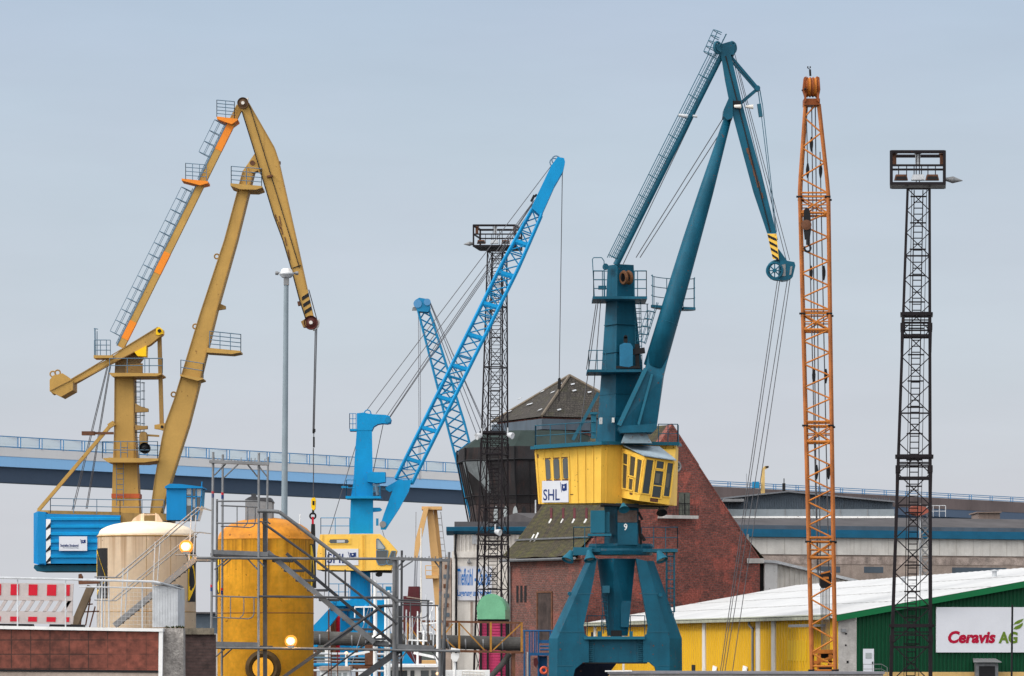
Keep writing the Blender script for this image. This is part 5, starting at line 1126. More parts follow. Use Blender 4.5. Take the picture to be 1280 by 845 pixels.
# main boom: round tube on a box foot
ax = [(818, 459, 13.9), (842.5, 375, 12.6), (864.5, 300, 11), (882.5, 240, 9.2), (910, 147, 4.8)]
q = MB()
rings = []
A0, A1 = P(818, 459, D), P(910, 147, D); dirv = (A1 - A0).normalized(); sX = dirv.cross(Vector((0, 1, 0))).normalized(); sY = Vector((0, 1, 0))
for x, y, r in ax:
    c = P(x, y, D); rings.append([c + sX * (m(r, D) * math.cos(t)) + sY * (m(r, D) * math.sin(t)) for t in [2 * math.pi * k / 32 for k in range(32)]])
q.loft(rings); bo = q.build('main_boom', T, pc, True)
q = MB(); q.loft([[P(774, 533, D - 1.3), P(821.5, 530, D - .6), P(821.5, 530, D + 1.3), P(778, 533, D + 1.3)], [P(806.5, 463, D - .8), P(828, 472, D - .7), P(830, 470, D + .8), P(806, 461, D + .8)], [P(812, 437, D - .3), P(836, 445, D - .3), P(836, 445, D + .3), P(812, 437, D + .3)]]); q.pp([(772, 536), (774, 532.5), (821.5, 529.5), (821, 535), (816, 540), (776, 541)], D - 1.35, 2.7); ft_ = q.build('boom_foot', T, bo)
q = MB(); q.bar(P(773.5, 532, D - 1.4), P(807, 461, D - .9), .28, .25); q.bar(P(798, 531, D - 1.2), P(815, 468, D - .85), .16, .2); q.each('foot_rib', TL_, ft_)
q = MB(); q.loft([[P(776, 554, D - 1.2), P(815, 554, D - 1.2), P(815, 554, D + 1.2), P(776, 554, D + 1.2)], [P(781, 541, D - .9), P(808, 541, D - .9), P(808, 541, D + .9), P(781, 541, D + .9)]]); q.build('boom_bearing', paint('bearing_rust', (.16, .22, .26), var=.3, rust=.45, vs=1.4), bo)
for f_ in (.18, .42, .63, .84):                     # circumferential plate joints of the boom tube
    x, y = 818 + 92 * f_, 459 - 312 * f_; rr_ = 13.9 - 9.1 * f_ ** 1.25
    c = P(x, y, D); q = MB(); q.torus(c, m(rr_, D) * 1.0, .028, dirv, 28, 5); q.build('plate_joint', M['teal'], bo)
for y, a_, b_ in ((405, 15, 27), (440, 16.3, 31), (492, 19, 36), (520, 21, 39)):
    q = MB(); r0 = ring4(769 + (552 - y) * .0115, y, D + .8, a_ + .3, b_ + .4); r1 = [p + Vector((0, 0, .05)) for p in r0]; q.loft([[p - Vector((0, .02, 0)) for p in r0], [p - Vector((0, .02, 0)) for p in r1]]); q.build('plate_joint', M['teal'], ms)
# basket round the boom
bc_ = P(841.5, 383, D); q = MB(); K = 24; rin, rout = m(13.2, D), m(28, D)
for k in range(K):
    if 13 <= k <= 22: continue                      # open towards the viewer, where the ladder comes up
    t0, t1 = 2 * math.pi * k / K, 2 * math.pi * (k + 1) / K
    pts = [bc_ + Vector((r * math.cos(t) , r * math.sin(t), -r * math.cos(t) * .06)) for r, t in ((rin, t0), (rout, t0), (rout, t1), (rin, t1))]
    q.prism(pts, (0, 0, -.16))
po = q.build('boom_basket', T, bo)
q = MB()
for h_ in (.65, 1.3, 1.95):
    ring = [bc_ + Vector((rout * .97 * math.cos(t), rout * .97 * math.sin(t), h_ - rout * math.cos(t) * .06)) for t in [2 * math.pi * k / K for k in range(-1, 14)]]; q.path(ring, .028, 5)
for k in (-1, 1, 4, 7, 10, 13):
    t = 2 * math.pi * k / K; p = bc_ + Vector((rout * .97 * math.cos(t), rout * .97 * math.sin(t), -rout * math.cos(t) * .06)); q.tube(p, p + Vector((0, 0, 1.95)), .028, .028, 5)
q.build('basket_railing', M['railteal'], po)
q = MB(); q.ladder(P(806, 430, D - .2), P(822, 378, D - .2), (.1, .42, 0), .35, .025); hoops(q, P(806, 428, D - .2), P(818, 390, D - .2), 5, (.1, .6, 0), (-.5, 0, .1), .022); q.build('boom_ladder', M['railteal'], bo)
# stay with caged ladder
q = MB(); q.tube(P(770, 331, D - .2), P(905, 63, D - .2), m(4.0, D), m(3.4, D), 14); st = q.build('stay', T, pc, False)
def s9(y): return 770 + (331 - y) * (135 / 268)
q = MB(); q.ladder(P(s9(322) - 8, 322, D - .2), P(s9(60) - 8, 58, D - .2), (0, .48, 0), .32, .025)
q.bar(P(s9(322) - 5.5, 322, D - .5), P(s9(66) - 5.5, 66, D - .5), .05); q.bar(P(s9(322) - 10.5, 322, D + .1), P(s9(66) - 10.5, 66, D + .1), .05); q.bar(P(s9(322) - 15.5, 322, D - .2), P(s9(66) - 17, 66, D - .2), .055)
q.bar(P(s9(322) - 13, 322, D + .4), P(s9(66) - 13.5, 66, D + .4), .04)
for k in range(11):
    y = 318 - k * 25; q.bar(P(s9(y) - 16, y, D - .2), P(s9(y) - 4, y + 7, D - .2), .055)
for k in range(56):
    y = 320 - k * 4.5; q.bar(P(s9(y) - 10, y, D - .2), P(s9(y) - 4.5, y + 2.8, D - .4), .03)
hoops(q, P(890, 69, D - .2), P(902, 42, D - .2), 5, (0, .8, 0), (-.55, 0, .25), .028); hoops(q, P(893, 71, D - .2), P(906, 45, D - .2), 5, (0, .8, 0), (.1, -.1, .1), .028)
q.build('caged_ladder', M['railteal'], st)
q = MB(); q.lathe(P(848, 144, D - .6), [(0, 0), (.1, 0), (.12, .6), (0, .6)], 10, (1, 0, -.1)); q.lathe(P(866, 145, D - .6), [(0, 0), (.08, 0), (.1, .3), (0, .3)], 10, (1, 0, -.1)); q.each('tube_lamp', M['galv_pale'], st)
# jib
q = MB(); q.loft([[P(x0, y, D - .55), P(x1, y, D - .55), P(x1, y, D + .55), P(x0, y, D + .55)] for x0, x1, y in ((901, 913.5, 68), (906, 921, 100), (912, 928, 130), (924, 940, 175), (941.5, 957.5, 240), (959, 970.8, 292))]); jb = q.build('jib', T, pc)
q = MB(); q.bar(P(907, 70, D - .58), P(963, 290, D - .58), .07, .03); q.build('jib_seam', M['black'], jb)
q = MB()
for k in range(9): y = 185 + k * 7; q.bar(P(934 + (y - 185) * .31, y, D - .57), P(935.5 + (y - 185) * .31, y + 7, D - .57), random.uniform(.08, .2), .03)
q.each('rust_streak', M['rust'], jb)
q = MB(); q.loft([[P(x0, y, D - .57), P(x1, y, D - .57), P(x1, y, D + .57), P(x0, y, D + .57)] for x0, x1, y in ((959, 970.8, 292.2), (966, 973.5, 324))]); tp_ = q.build('warning_sleeve', M['cab_yellow'], jb)
q = MB()
for y in (293, 301, 309, 317): q.pp([(958.9 + (y - 292) * .22 + .2, y), (970.3 + (y - 292) * .085, y + 5.2), (970.6 + (y - 287.5) * .085, y + 8.4), (959.5 + (y - 292) * .22 + .6, y + 3.6)], D - .6, .03)
q.each('warning_stripes', M['black'], tp_)
q = MB(); q.pp([(905, 136), (912, 120), (916, 124), (916, 147), (909, 150), (904, 145)], D - .75, 1.5); q.build('boom_hinge', T, jb)
q = MB(); q.pp([(898, 56), (912, 52), (918, 56), (918, 68), (900, 70)], D - .5, 1.0); ah = q.build('apex_head', T, jb)
for x, dd in ((897, -.7), (915.5, .4)):
    q = MB(); q.torus(P(x, 59.5, D + dd), m(6.8, D), .09, (.75, -.66, 0), 20, 6); q.lathe(P(x, 59.5, D + dd), [(0, -.1), (.25, -.1), (.25, .1), (0, .1)], 12, (.75, -.66, 0)); q.bar(P(x - 4, 54, D + dd), P(x + 4, 65, D + dd), .1); q.bar(P(x - 4, 65, D + dd), P(x + 4, 54, D + dd), .1); q.build('apex_sheave', M['railteal'], ah)
q = MB(); q.bar(P(913, 70, D), P(947, 110, D), .16, .3); q.bar(P(912, 74, D), P(944, 111, D), .1, .2); q.bar(P(927, 128, D), P(947, 111, D), .2, .3); q.lathe(P(947, 110, D - .3), [(0, 0), (.18, 0), (.18, .6), (0, .6)], 14, (0, 1, 0)); q.build('jib_strut', T, jb)
q = MB()
for dx in (0, 2.2): q.bar(P(947.5 + dx, 112, D), P(950 + dx * 1.3, 130, D), .06); q.bar(P(950 + dx * 1.4, 130, D), P(969.5 + dx * .5, 290, D), .045)
q.bar(P(948.6, 130, D), P(951, 146, D), .25, .3); q.build('pendant_rod', M['railteal'], jb)
q = MB(); q.lathe(P(918, 133, D - .7), [(0, 0), (.1, 0), (.13, .45), (0, .45)], 12, (1, -.3, -.05)); q.lathe(P(932, 133.5, D - .3), [(0, 0), (.08, 0), (.16, .5), (0, .5)], 12, (1, 0, 0)); q.each('jib_lamp', M['panel'], jb)
q = MB(); q.pbox(916, 126, 926, 134, D - .62, .1); q.build('lamp_bracket', M['black'], jb)
# jib tip with spoked sheave and guard housing
q = MB(); q.pp([(975, 326.5), (982, 325.5), (993, 327.5), (994.3, 332), (991, 346), (986, 349.5), (979, 350.5), (974, 349)], D - .5, 1.2); q.pp([(971, 310), (974, 312), (984, 326), (976, 327), (970, 322)], D - .4, .8); th_ = q.build('tip_housing', T, jb)
q = MB(); q.pp([(977, 331), (982, 330), (982, 345), (978, 345)], D - .54, .05).pp([(988, 333), (990.5, 332.5), (989, 343), (986.5, 344)], D - .54, .05); q.each('housing_slot', M['galv'], th_)
sheave('tip_sheave', P(968.5, 338, D - .75), m(11, D) , T, jb, .3, None, 8)
q = MB(); q.torus(P(971, 338, D - .2), m(11, D), .12, (0, 1, 0), 22, 6); q.build('sheave_flange', M['railteal'], jb)
q = MB(); q.bar(P(963, 348, D - .6), P(975, 349.5, D - .6), .12); q.build('rope_guard', T, jb)
q = MB()
for a, b in (((972, 349), (900, 842)), ((974.6, 351), (902.5, 842)), ((984, 351), (905, 846)), ((987.6, 349), (914.5, 846))): q.pl(a[0], a[1], b[0], b[1], D - .3, .027); q.pl(b[0], b[1], b[0] - 9, 905, D - .3, .027)
for a, b in (((918, 66), (987, 325)), ((916, 72), (972, 300)), ((919, 75), (983, 326))): q.pl(a[0], a[1], b[0], b[1], D + .6, .022)
for a, b in (((905, 146), (795, 322)), ((904, 160), (800, 322)), ((901, 74), (779, 330))): q.pl(a[0], a[1], b[0], b[1], D + .6, .03)
for a, b in (((748, 375), (723, 552)), ((751, 375), (737, 552)), ((745, 380), (733, 462))): q.pl(a[0], a[1], b[0], b[1], D + .8, .03)
q.each('rope', M['rope'], pc)
# ================================================================ ORANGE LATTICE BOOM CRANE
D0 = 200
ob = thing('boom_crane', G0(1030, D0), 'tall upright orange lattice boom of a mobile crane with clustered sheaves on top', 'crane', 'lattice boom cranes')
def oD(y): return D0 + (860 - y) * .008
def oring(t):
    y = 862 - t * (862 - 128)
    if y > 236: f_ = (y - 236) / (845 - 236); xl, xr = 999 + f_ * 15.5, 1034.5 + f_ * 9
    else: f_ = (236 - y) / (236 - 128); xl, xr = 999 + f_ * 7.5, 1034.5 - f_ * 12
    d = oD(y); dep = 1.5 if y > 236 else 1.5 - f_ * .8
    a, b = P(xl, y, d), P(xr, y, d); g = Vector((.080 * dep + m(1.6, d), dep, 0)); return [a, b, b + g, a + g]
yT = lambda y: (862 - y) / (862 - 128)
chm, brm, jn = [MB() for _ in range(4)], MB(), MB()
joints = [862, 836, 675, 530, 390, 244, 128]
for ja, jb_ in zip(joints, joints[1:]):
    tpe = jb_ == 128; n = 2 if ja == 862 else (6 if tpe else 8)
    body0 = ja - (0 if ja == 862 else 3); body1 = jb_ + (0 if tpe else 22)
    ys = [body0 + (body1 - body0) * k / n for k in range(n + 1)]
    rs = [oring(yT(y)) for y in ys]
    for i in range(n):
        for k in range(4): chm[k].tube(rs[i][k], rs[i + 1][k], .088, .088, 7)
        for k in range(4):
            A, B, C_, E = rs[i][k], rs[i][(k + 1) % 4], rs[i + 1][(k + 1) % 4], rs[i + 1][k]
            if k == 2: continue
            if i % 2 == 0: brm.tube(B, E, .047, .047, 5)
            else: brm.tube(A, C_, .047, .047, 5)
    for k in range(4): brm.tube(rs[0][k], rs[0][(k + 1) % 4], .047, .047, 5); brm.tube(rs[-1][k], rs[-1][(k + 1) % 4], .07, .07, 5)
    if not tpe:
        e0, e1 = oring(yT(body1)), oring(yT(jb_ + 2)); em = oring(yT((body1 + jb_) / 2 + 1))
        for k in range(4):
            chm[k].tube(e0[k], e1[k], .088, .088, 7)
            brm.tube(e0[k], e1[(k + 1) % 4], .045, .045, 5); brm.tube(e0[(k + 1) % 4], e1[k], .045, .045, 5)
            brm.tube(e1[k], e1[(k + 1) % 4], .05, .05, 5); brm.tube(em[k], em[(k + 1) % 4], .035, .035, 5)
            chm[k].tube(e1[k], oring(yT(jb_ - 3))[k], .088, .088, 7)
            jn.tube(e1[k] + Vector((-.17, -.05, 0)), e1[k] + Vector((.15, -.05, 0)), .06, .06, 6)
        e2 = oring(yT(jb_ - 3.2)); 
        for k in range(4): brm.tube(e2[k], e2[(k + 1) % 4], .05, .05, 5)
[c_.build('boom_chord', M['orange_chord'], ob) for c_ in chm]; brm.build('boom_bracing', M['orange'], ob); jn.each('boom_joint_pin', M['black'], ob)
dh = oD(110); q = MB(); q.pp([(1006, 128), (1006, 120), (1003.5, 112), (1005, 97), (1008, 95), (1008, 125)], dh - .6, .5).pp([(1024, 128), (1024, 120), (1025.5, 112), (1024.5, 97), (1021, 95), (1021, 125)], dh - .6, .5).pbox(1005, 123, 1025, 131, dh - .4, 1.0); hd_ = q.build('boom_head', M['orange_dark'], ob)
for k in range(5):
    q = MB(); c = P(1007 + k * 3.7, 109, dh - .2); q.lathe(c, [(0, -.08), (m(13, dh), -.075), (m(11.5, dh), -.02), (m(11.5, dh), .02), (m(13, dh), .075), (0, .08)], 22, (1, 0, 0)); q.build('head_sheave', M['orange'] if k % 2 else M['orange_dark'], hd_)
q = MB(); q.pl(1013, 95, 1012.5, 87, dh, .06).pl(1009, 84, 1010.5, 84, dh, .05).pl(1012, 84, 1013.5, 84, dh, .05).pl(1009.5, 85.5, 1013, 86.5, dh, .02); q.build('wind_gauge', M['black'], hd_)
q = MB(); q.pbox(1005.5, 110, 1008, 111.5, dh - .9, .3); q.pbar(1002, 113, 1006, 112, dh - .5, 1.5); q.build('head_fitting', M['black'], hd_)
q = MB()
for x0, y0, x1, y1 in ((1007.5, 128, 1012, 300), (1012, 300, 1022, 720), (1014.5, 128, 1020, 600), (1019, 128, 1025.5, 720), (1025, 190, 1036, 715), (1020, 600, 1023, 720)): q.pl(x0, y0, x1, y1, oD(y0) + .7, .032, oD(y1) + .7)
for k in range(7): q.pl(1026 + k * 1.8, 735, 1027 + k * 1.6, 812, oD(770) + .7, .022, oD(800) + .7)
q.each('rope', M['rope'], ob)
q = MB()
for x, y in ((1009.8, 213), (1026, 213), (1014, 341), (1030, 341), (1017.5, 470), (1032.5, 470), (1021, 590), (1036, 590), (1014.5, 180)): q.pp([(x - .8, y - 9), (x + .8, y - 9), (x + 2.1, y - 2), (x + 1.9, y + 3), (x + .7, y + 9), (x - .7, y + 9), (x - 1.9, y + 3), (x - 2.1, y - 2)], oD(y) + .55, .25)
q.each('pendant_link', M['black'], ob)
q = MB(); q.pp([(1005.5, 262), (1007.5, 259.5), (1010.5, 260), (1013, 266), (1014, 286), (1012.5, 298), (1006.5, 299), (1004.2, 280)], oD(280) - .5, .35); hb = q.build('hook_block', M['black'], ob)
q = MB(); q.lathe(P(1008, 281, oD(280) - .56), [(0, 0), (.12, 0), (.28, .02), (.28, .05), (0, .05)], 18, (0, 1, 0)); q.build('sheave', M['rust'], hb)
q = MB(); q.path([P(1009.5 + 4 * math.cos(R(a)), 310 - 4.6 * math.sin(R(a)), oD(300) - .35) for a in (90, 60, 20, -20, -60, -100, -140, -180, -205)], .06, 6); q.pl(1009.5, 299, 1009.5, 306, oD(300) - .35, .09); q.build('hook', M['black'], hb)
q = MB(); q.pp([(1025, 719), (1028, 716), (1037, 715), (1039.5, 718), (1039, 731), (1036, 735), (1028, 735), (1025.5, 731)], oD(720) + .4, .7); rb = q.build('bridle_block', M['black'], ob)
q = MB(); q.pbox(1029, 721, 1036, 724, oD(720) + .37, .05).pbar(1026, 717, 1038, 714, oD(720) + .4, 2); q.build('bridle_plate', M['orange'], rb)
q = MB(); q.pp([(1015, 812), (1044, 812), (1044, 817), (1015, 817)], D0 + 1.0, .6).pbox(1022, 818, 1026, 842, D0 + .9, .5).pbox(1036, 818, 1040, 842, D0 + .9, .5).pbar(1018, 830, 1042, 820, D0 + .9, 3).pbox(1016, 826, 1044, 828, D0 + .9, .3); q.build('gantry', M['orange'], ob)
q = MB(); q.pbox(1024, 832, 1040, 838, D0 + .8, .6).pbox(1024, 816, 1042, 823, D0 + 1.6, .8); q.each('winch', M['black'], ob)
q = MB(); q.box((P(1030, 0, 204).x, 204, 2.2), 3.4, 8, 1.6); q.build('upper_body', M['orange'], ob)
for dx in (-2.0, 2.0):
    q = MB(); x = P(1030, 0, 204).x + dx; q.prism([(x - .4, 200, .1), (x - .4, 199.6, .7), (x - .4, 200.2, 1.2), (x - .4, 207.8, 1.2), (x - .4, 208.4, .7), (x - .4, 208, .1)], (.8, 0, 0)); q.build('crawler_track', M['black'], ob)
# ================================================================ DARK LATTICE FLOODLIGHT TOWERS
def light_tower(D, legs, box, joints_, pd, label, yaw, sidearm, seed):
    t_ = thing('floodlight_tower', G0((legs[-1][0] + legs[-1][1]) / 2, D), label, 'tower', 'dark lattice floodlight towers')
    sp = lambda y: [(a + (b - a) * max(0, min(1, (y - y0) / (y1 - y0)))) for (a, b) in ((l0, l1), (r0, r1))]
    (l0, r0, y0), (l1, r1, y1) = legs
    def ring(y):
        xl, xr = sp(y); a, b = P(xl, y, D), P(xr, y, D); w_ = (b - a).length; off = Vector((yaw * w_ + (a.x / D * w_ if not yaw else 0), w_, 0)); b = b - Vector((abs(yaw) * w_ * 1.0, 0, 0)) if yaw else b
        if yaw < 0: a = a + Vector((abs(yaw) * w_, 0, 0)); b = P(xr, y, D)
        return [a, b, b + off, a + off]
    lg = [MB() for _ in range(4)]; brc = MB(); hz = MB()
    y = y0; ys = [y0]; 
    while ys[-1] < y1: xl, xr = sp(ys[-1]); ys.append(min(y1, ys[-1] + (xr - xl) * pd))
    for i in range(len(ys) - 1):
        ra, rb = ring(ys[i]), ring(ys[i + 1])
        for k in range(4):
            f_ = (ys[i] - y0) / (y1 - y0); lg[k].bar(ra[k], rb[k], .125 + .075 * f_, .125 + .075 * f_)
            if k == 2 and not yaw: continue
            brc.bar(ra[k], rb[(k + 1) % 4], .05 + .015 * f_, .04); brc.bar(ra[(k + 1) % 4], rb[k], .05 + .015 * f_, .04)
            if i % 3 == 0 and (k != 2 or yaw): hz.bar(ra[k], ra[(k + 1) % 4], .09, .09)
    for k in range(4): lg[k].build('leg', M['towersteel'], t_)
    brc.build('bracing', M['towersteel'], t_); hz.build('horizontal_strut', M['towersteel'], t_)
    for yj in joints_:
        q = MB(); r_ = ring(yj); c = sum(r_, Vector()) / 4
        ex = [c + (p - c) * 1.10 for p in r_]
        for k in range(4): q.bar(ex[k], ex[(k + 1) % 4], .19, .16)
        for yy in (yj + 8, yj + 12, yj + 27):
            rr_ = ring(yy)
            for k in range(4): q.bar(rr_[k], rr_[(k + 1) % 4], .07 if yy < yj + 20 else .13, .08)
        for k in range(4):
            ra, rb = ring(yj + 14), ring(yj + 48); q.bar(ra[k] + (ra[k] - c).normalized() * .12 * Vector((1, 1, 0)).length * .5, rb[k] + (rb[k] - c).normalized() * .05, .13, .13); q.bar(ring(yj)[k], ra[k], .16, .16)
            q.box(ring(yj + 16)[k], .26, .26, .4)
        q.build('joint_collar', M['towersteel'], t_)
    ld = MB(); a = sum(ring(y0), Vector()) / 4; b = sum(ring(y1), Vector()) / 4; ld.ladder(b, a, (m(11, D), 0, 0), .34, .03)
    for yy in range(int(y0) + 8, int(y1), 33): c = a.lerp(b, (yy - y0) / (y1 - y0)); ld.bar(c + Vector((-.45, 0, 0)), c + Vector((.45, 0, 0)), .08)
    for s_ in (-.42, .42): ld.tube(a + Vector((s_, -.35, 0)), b + Vector((s_, -.35, 0)), .018, .018, 4)
    ld.build('ladder', M['towersteel'], t_)
    # head frame
    x0, x1, yt, yb = box; wd = m(x1 - x0, D); cx = (x0 + x1) / 2; base = P(cx, yb, D); hB = m(yb - yt, D); cy = a.y
    def K(u, v, z): return Vector((base.x + u * wd / 2 + v * (yaw * wd * .35 if yaw else base.x / D * wd * .32), cy + v * wd * (.5 if yaw else .32), base.z + z * hB))
    q = MB()
    for z, th in ((.03, .16), (.985, .13), (.57, .11), (.945, .07)):
        for (ua, va), (ub, vb) in (((-1, -1), (1, -1)), ((1, -1), (1, 1)), ((1, 1), (-1, 1)), ((-1, 1), (-1, -1))): q.bar(K(ua, va, z), K(ub, vb, z), th if z < .5 else th, .12)
    for u, v in ((-1, -1), (1, -1), (1, 1), (-1, 1)): q.bar(K(u, v, 0), K(u, v, 1.0), .15, .15)
    for u in (-.06, .06): q.bar(K(u, -1, .15), K(u, -1, 1.02), .05); q.bar(K(u, 1, .15), K(u, 1, .95), .05)
    for u in (-.72, -.42, -.14, .14, .38, .66): q.bar(K(u, -1, .15), K(u, -1, .56), .05)
    q.prism([K(-1, -1, .0), K(1, -1, .0), K(1, 1, .0), K(-1, 1, .0)], (0, 0, .10)); hf = q.build('lamp_gallery', M['towersteel'], t_)
    for u, mt in ((-.62, 'black'), (.02, 'panel'), (.55, 'black')):
        q = MB(); c = K(u, -1.06, .17); q.prism([c + Vector((-.38, 0, -.08)), c + Vector((.38, 0, -.08)), c + Vector((.30, 0, .24)), c + Vector((-.30, 0, .24))], (0, .34, 0)); f_o = q.build('floodlight', M['rust'] if mt == 'black' else M['galv_pale'], t_)
        q = MB(); q.prism([c + Vector((-.32, -.02, -.05)), c + Vector((.32, -.02, -.05)), c + Vector((.27, -.02, .13)), c + Vector((-.27, -.02, .13))], (0, .03, 0)); q.build('lens', M['black'] if mt == 'black' else M['galv_pale'], f_o)
    for u, v in ((-.9, -.6), (0, -.7), (.92, -.5)):
        q = MB(); c = K(u, v, .76); q.box(c, .26, .26, .62); q.lathe(c + Vector((0, 0, .33)), [(0, 0), (.22, 0), (.1, .12), (0, .12)], 10); q.build('hanging_lamp', M['galv_pale'] if u == 0 else M['rust'], t_)
    sg_ = 1 if sidearm > 0 else -1
    q = MB(); c = K(sg_ * 1.02, -.6, .18); q.lathe(c, [(0, 0), (.09, .02), (.16, .3), (.2, .45), (.02, .5 + .5 * abs(sidearm)), (0, .5 + .5 * abs(sidearm))], 14, (sg_, 0, -.08)); q.build('side_lamp', M['galv'], t_)
    return t_
lt2 = light_tower(215, ((1134.5, 1162, 236), (1111.5, 1163.5, 905)), (1115.5, 1182, 189.5, 231.5), (392, 570, 782), .98, 'near dark lattice floodlight tower in front of the green gable, open lamp gallery on top', 0.0, 1.0, 1)
lt1 = light_tower(335, ((609.5, 633.5, 314), (591, 636, 885)), (596, 648, 282.5, 309.5), (540, 668), .92, 'farther dark lattice floodlight tower crossed by the blue boom, before the netted roof', .22, -.9, 2)
for px, py in ((634.5, 543), (602, 544), (619, 664)):
    q = MB(); c = P(px, py, 334); q.lathe(c, [(0, 0), (.14, 0), (.24, .2), (.30, .55), (0, .5)], 14, (.75 if px > 610 else -.8, -.5, -.25)); q.bar(c, c + Vector((0, 0, .6)), .12); q.build('white_floodlight', M['galv_pale'], lt1)
# ================================================================ LOW FOREGROUND BUILDING (bottom left)
D = 80; S = D / F
lb2 = thing('low_building', G0(110, 86), 'low foreground building clad in brown square tiles with white edge trim', 'building')
q = MB(); q.prism([P(-500, 777, D), P(198, 788, D), Vector((P(198, 0, D).x, D, 0)), Vector((P(-500, 0, D).x, D, 0))], (-.35, 9, 0)); q.build('body', M['concrete'], lb2)
q = MB(); q.prism([P(-500, 777.2, D - .06), P(198, 790, D - .06), P(198, 838, D - .06), P(-500, 832.5, D - .06)], (0, .05, 0)); q.build('tile_cladding', M['browntile'], lb2)
q = MB(); q.bar(P(-500, 834, D - .05), P(198, 839.5, D - .05), m(2.4, D), .12); q.build('cladding_sill', M['black'], lb2)
q = MB(); q.prism([P(-500, 835.6, D - .09), P(198, 841, D - .09), P(198, 852, D - .09), P(-500, 847, D - .09)], (0, .08, 0)); q.build('lower_band', M['beige'], lb2)
q = MB(); q.prism([P(-500, 773.8, D - .12), P(203.5, 785.6, D - .12), P(203.5, 789.6, D - .12), P(-500, 778, D - .12)], (0, .5, 0)); q.build('edge_trim', M['whitepaint'], lb2)
q = MB(); q.prism([P(198.6, 787, D - .1), P(203.5, 787, D - .1), P(202.5, 870, D - .1), P(197.6, 870, D - .1)], (0, .14, 0)); q.build('corner_trim', M['whitepaint'], lb2)
q = MB(); q.prism([P(198.5, 785, D + .3), P(229, 785.5, D + .3), Vector((P(229, 0, D).x, D + .3, 0)), Vector((P(198.5, 0, D).x, D + .3, 0))], (0, .5, 0)); q.build('roughcast_wall', M['roughcast'], lb2)
q = MB()
for k in range(14):
    x = random.uniform(203, 229); y = 785 + random.uniform(-1, .5); c = P(x, y, D + random.uniform(.4, .8))
    for j in range(5): q.prism([c, c + Vector((.03, 0, 0)), c + Vector((random.uniform(-.05, .05), 0, random.uniform(.02, .06)))], (0, .01, 0))
tag(q.build('moss', paint('moss', (.05, .06, .02), var=.4, vs=6), lb2), kind='stuff')
bw2 = thing('brick_wall', G0(245, 92), 'dark sooty brick wall with pale concrete capping between low building and ochre silo', 'wall')
q = MB(); q.prism([P(228, 793, 90), P(270, 793, 90), Vector((P(270, 0, 90).x, 90, 0)), Vector((P(228, 0, 90).x, 90, 0))], (-.05, .6, 0)); q.build('wall', M['brick3'], bw2)
q = MB()
for k in range(9): q.prism([P(226.5 + k * 4.6, 785 + random.uniform(-.4, .4), 89.9), P(230.9 + k * 4.6, 785 + random.uniform(-.4, .4), 89.9), P(230.9 + k * 4.6, 793, 89.9), P(226.5 + k * 4.6, 793, 89.9)], (-.06, .8, 0))
q.build('capping', paint('mossy_capping', (.20, .17, .13), var=.5, vs=3, streak=.5), bw2)
# roof railing with mesh
rl = thing('roof_railing', P(100, 784, 82), 'pale grey tubular railing with wire infill along roof edge of low tile clad building', 'railing')
q = MB(); q.path([P(-500, 711, 82), P(-120, 719.5, 82), P(60, 723.5, 82), P(192, 727, 82), P(200, 728.5, 82), P(226, 736, 83)], m(1.4, 82), 8); q.build('top_rail', M['galv_pale'], rl)
q = MB(); q.path([P(99, 733.4, 82), P(190, 735, 82)], m(1, 82), 6); q.build('mid_rail', M['galv_pale'], rl)
q = MB()
for x in (-480, -420, -360, -300, -240, -180, -110, -60, 22, 82, 127, 136, 178): q.pl(x, 724.5 if x < 100 else 726, x, 785, 82.05, m(.9, 82))
q.each('railing_post', M['galv_pale'], rl)
q = MB()
for k in range(9): q.pl(128, 740 + k * 5, 190, 741 + k * 5, 82, .0025, None, 3)
for k in range(12): q.pl(132 + k * 5, 736, 132 + k * 5, 784, 82, .002, None, 3)
q.build('wire_infill', M['galv_pale'], rl)
# red and white barrier
ba = thing('traffic_barrier', P(45, 783, 86), 'red and white plastic traffic barrier with slanted slots standing on the low roof', 'barrier')
Db = 86
def bshear(x, y): return P(x, y + x * .012, Db)
q = MB()
for y0, y1 in ((728.5, 745), (769, 779)): q.prism([bshear(-320, y0), bshear(92, y0), bshear(91, y1), bshear(-320, y1)], (0, .06, 0))
q.prism([bshear(-320, 745.2), bshear(91, 745.2), bshear(90.5, 750.5), bshear(-320, 750.5)], (0, .09, 0)); q.prism([bshear(-320, 763.5), bshear(90.5, 763.5), bshear(90, 769), bshear(-320, 769)], (0, .09, 0))
x = -322
while x < 84:
    q.prism([bshear(x + 8, 750), bshear(x + 12.4, 750), bshear(x + 3.6, 764), bshear(x - .8, 764)], (0, .07, 0)); x += 11.4
q.prism([bshear(82, 750), bshear(91, 750), bshear(90.5, 764), bshear(84, 764)], (0, .07, 0))
body = q.build('panel', M['barwhite'], ba)
q = MB(); x = 82
for x0, x1 in ((82, 87.5), (59, 70.5), (36, 47), (13.5, 24), (-9.5, 1.5), (-33, -22), (-56, -45), (-79, -68), (-102, -91), (-125, -114), (-148, -137), (-171, -160), (-194, -183), (-217, -206), (-240, -229), (-263, -252), (-286, -275), (-309, -298)):
    q.prism([bshear(x0, 730), bshear(x1, 730), bshear(x1 - .4, 743.8), bshear(x0 - .4, 743.8)], (0, -.012, 0)); q.prism([bshear(x0 - .6, 770.5), bshear(x1 - .6, 770.5), bshear(x1 - 1, 776.5), bshear(x0 - 1, 776.5)], (0, -.012, 0))
q.each('red_stripe', M['red'], ba)
q = MB()
for x in (14, 78, -60, -140, -220, -300): q.prism([bshear(x - 16, 779.5), bshear(x + 26, 779.5), bshear(x + 27, 784), bshear(x - 17, 784)], (0, .35, 0))
q.each('base_foot', M['black'], ba)
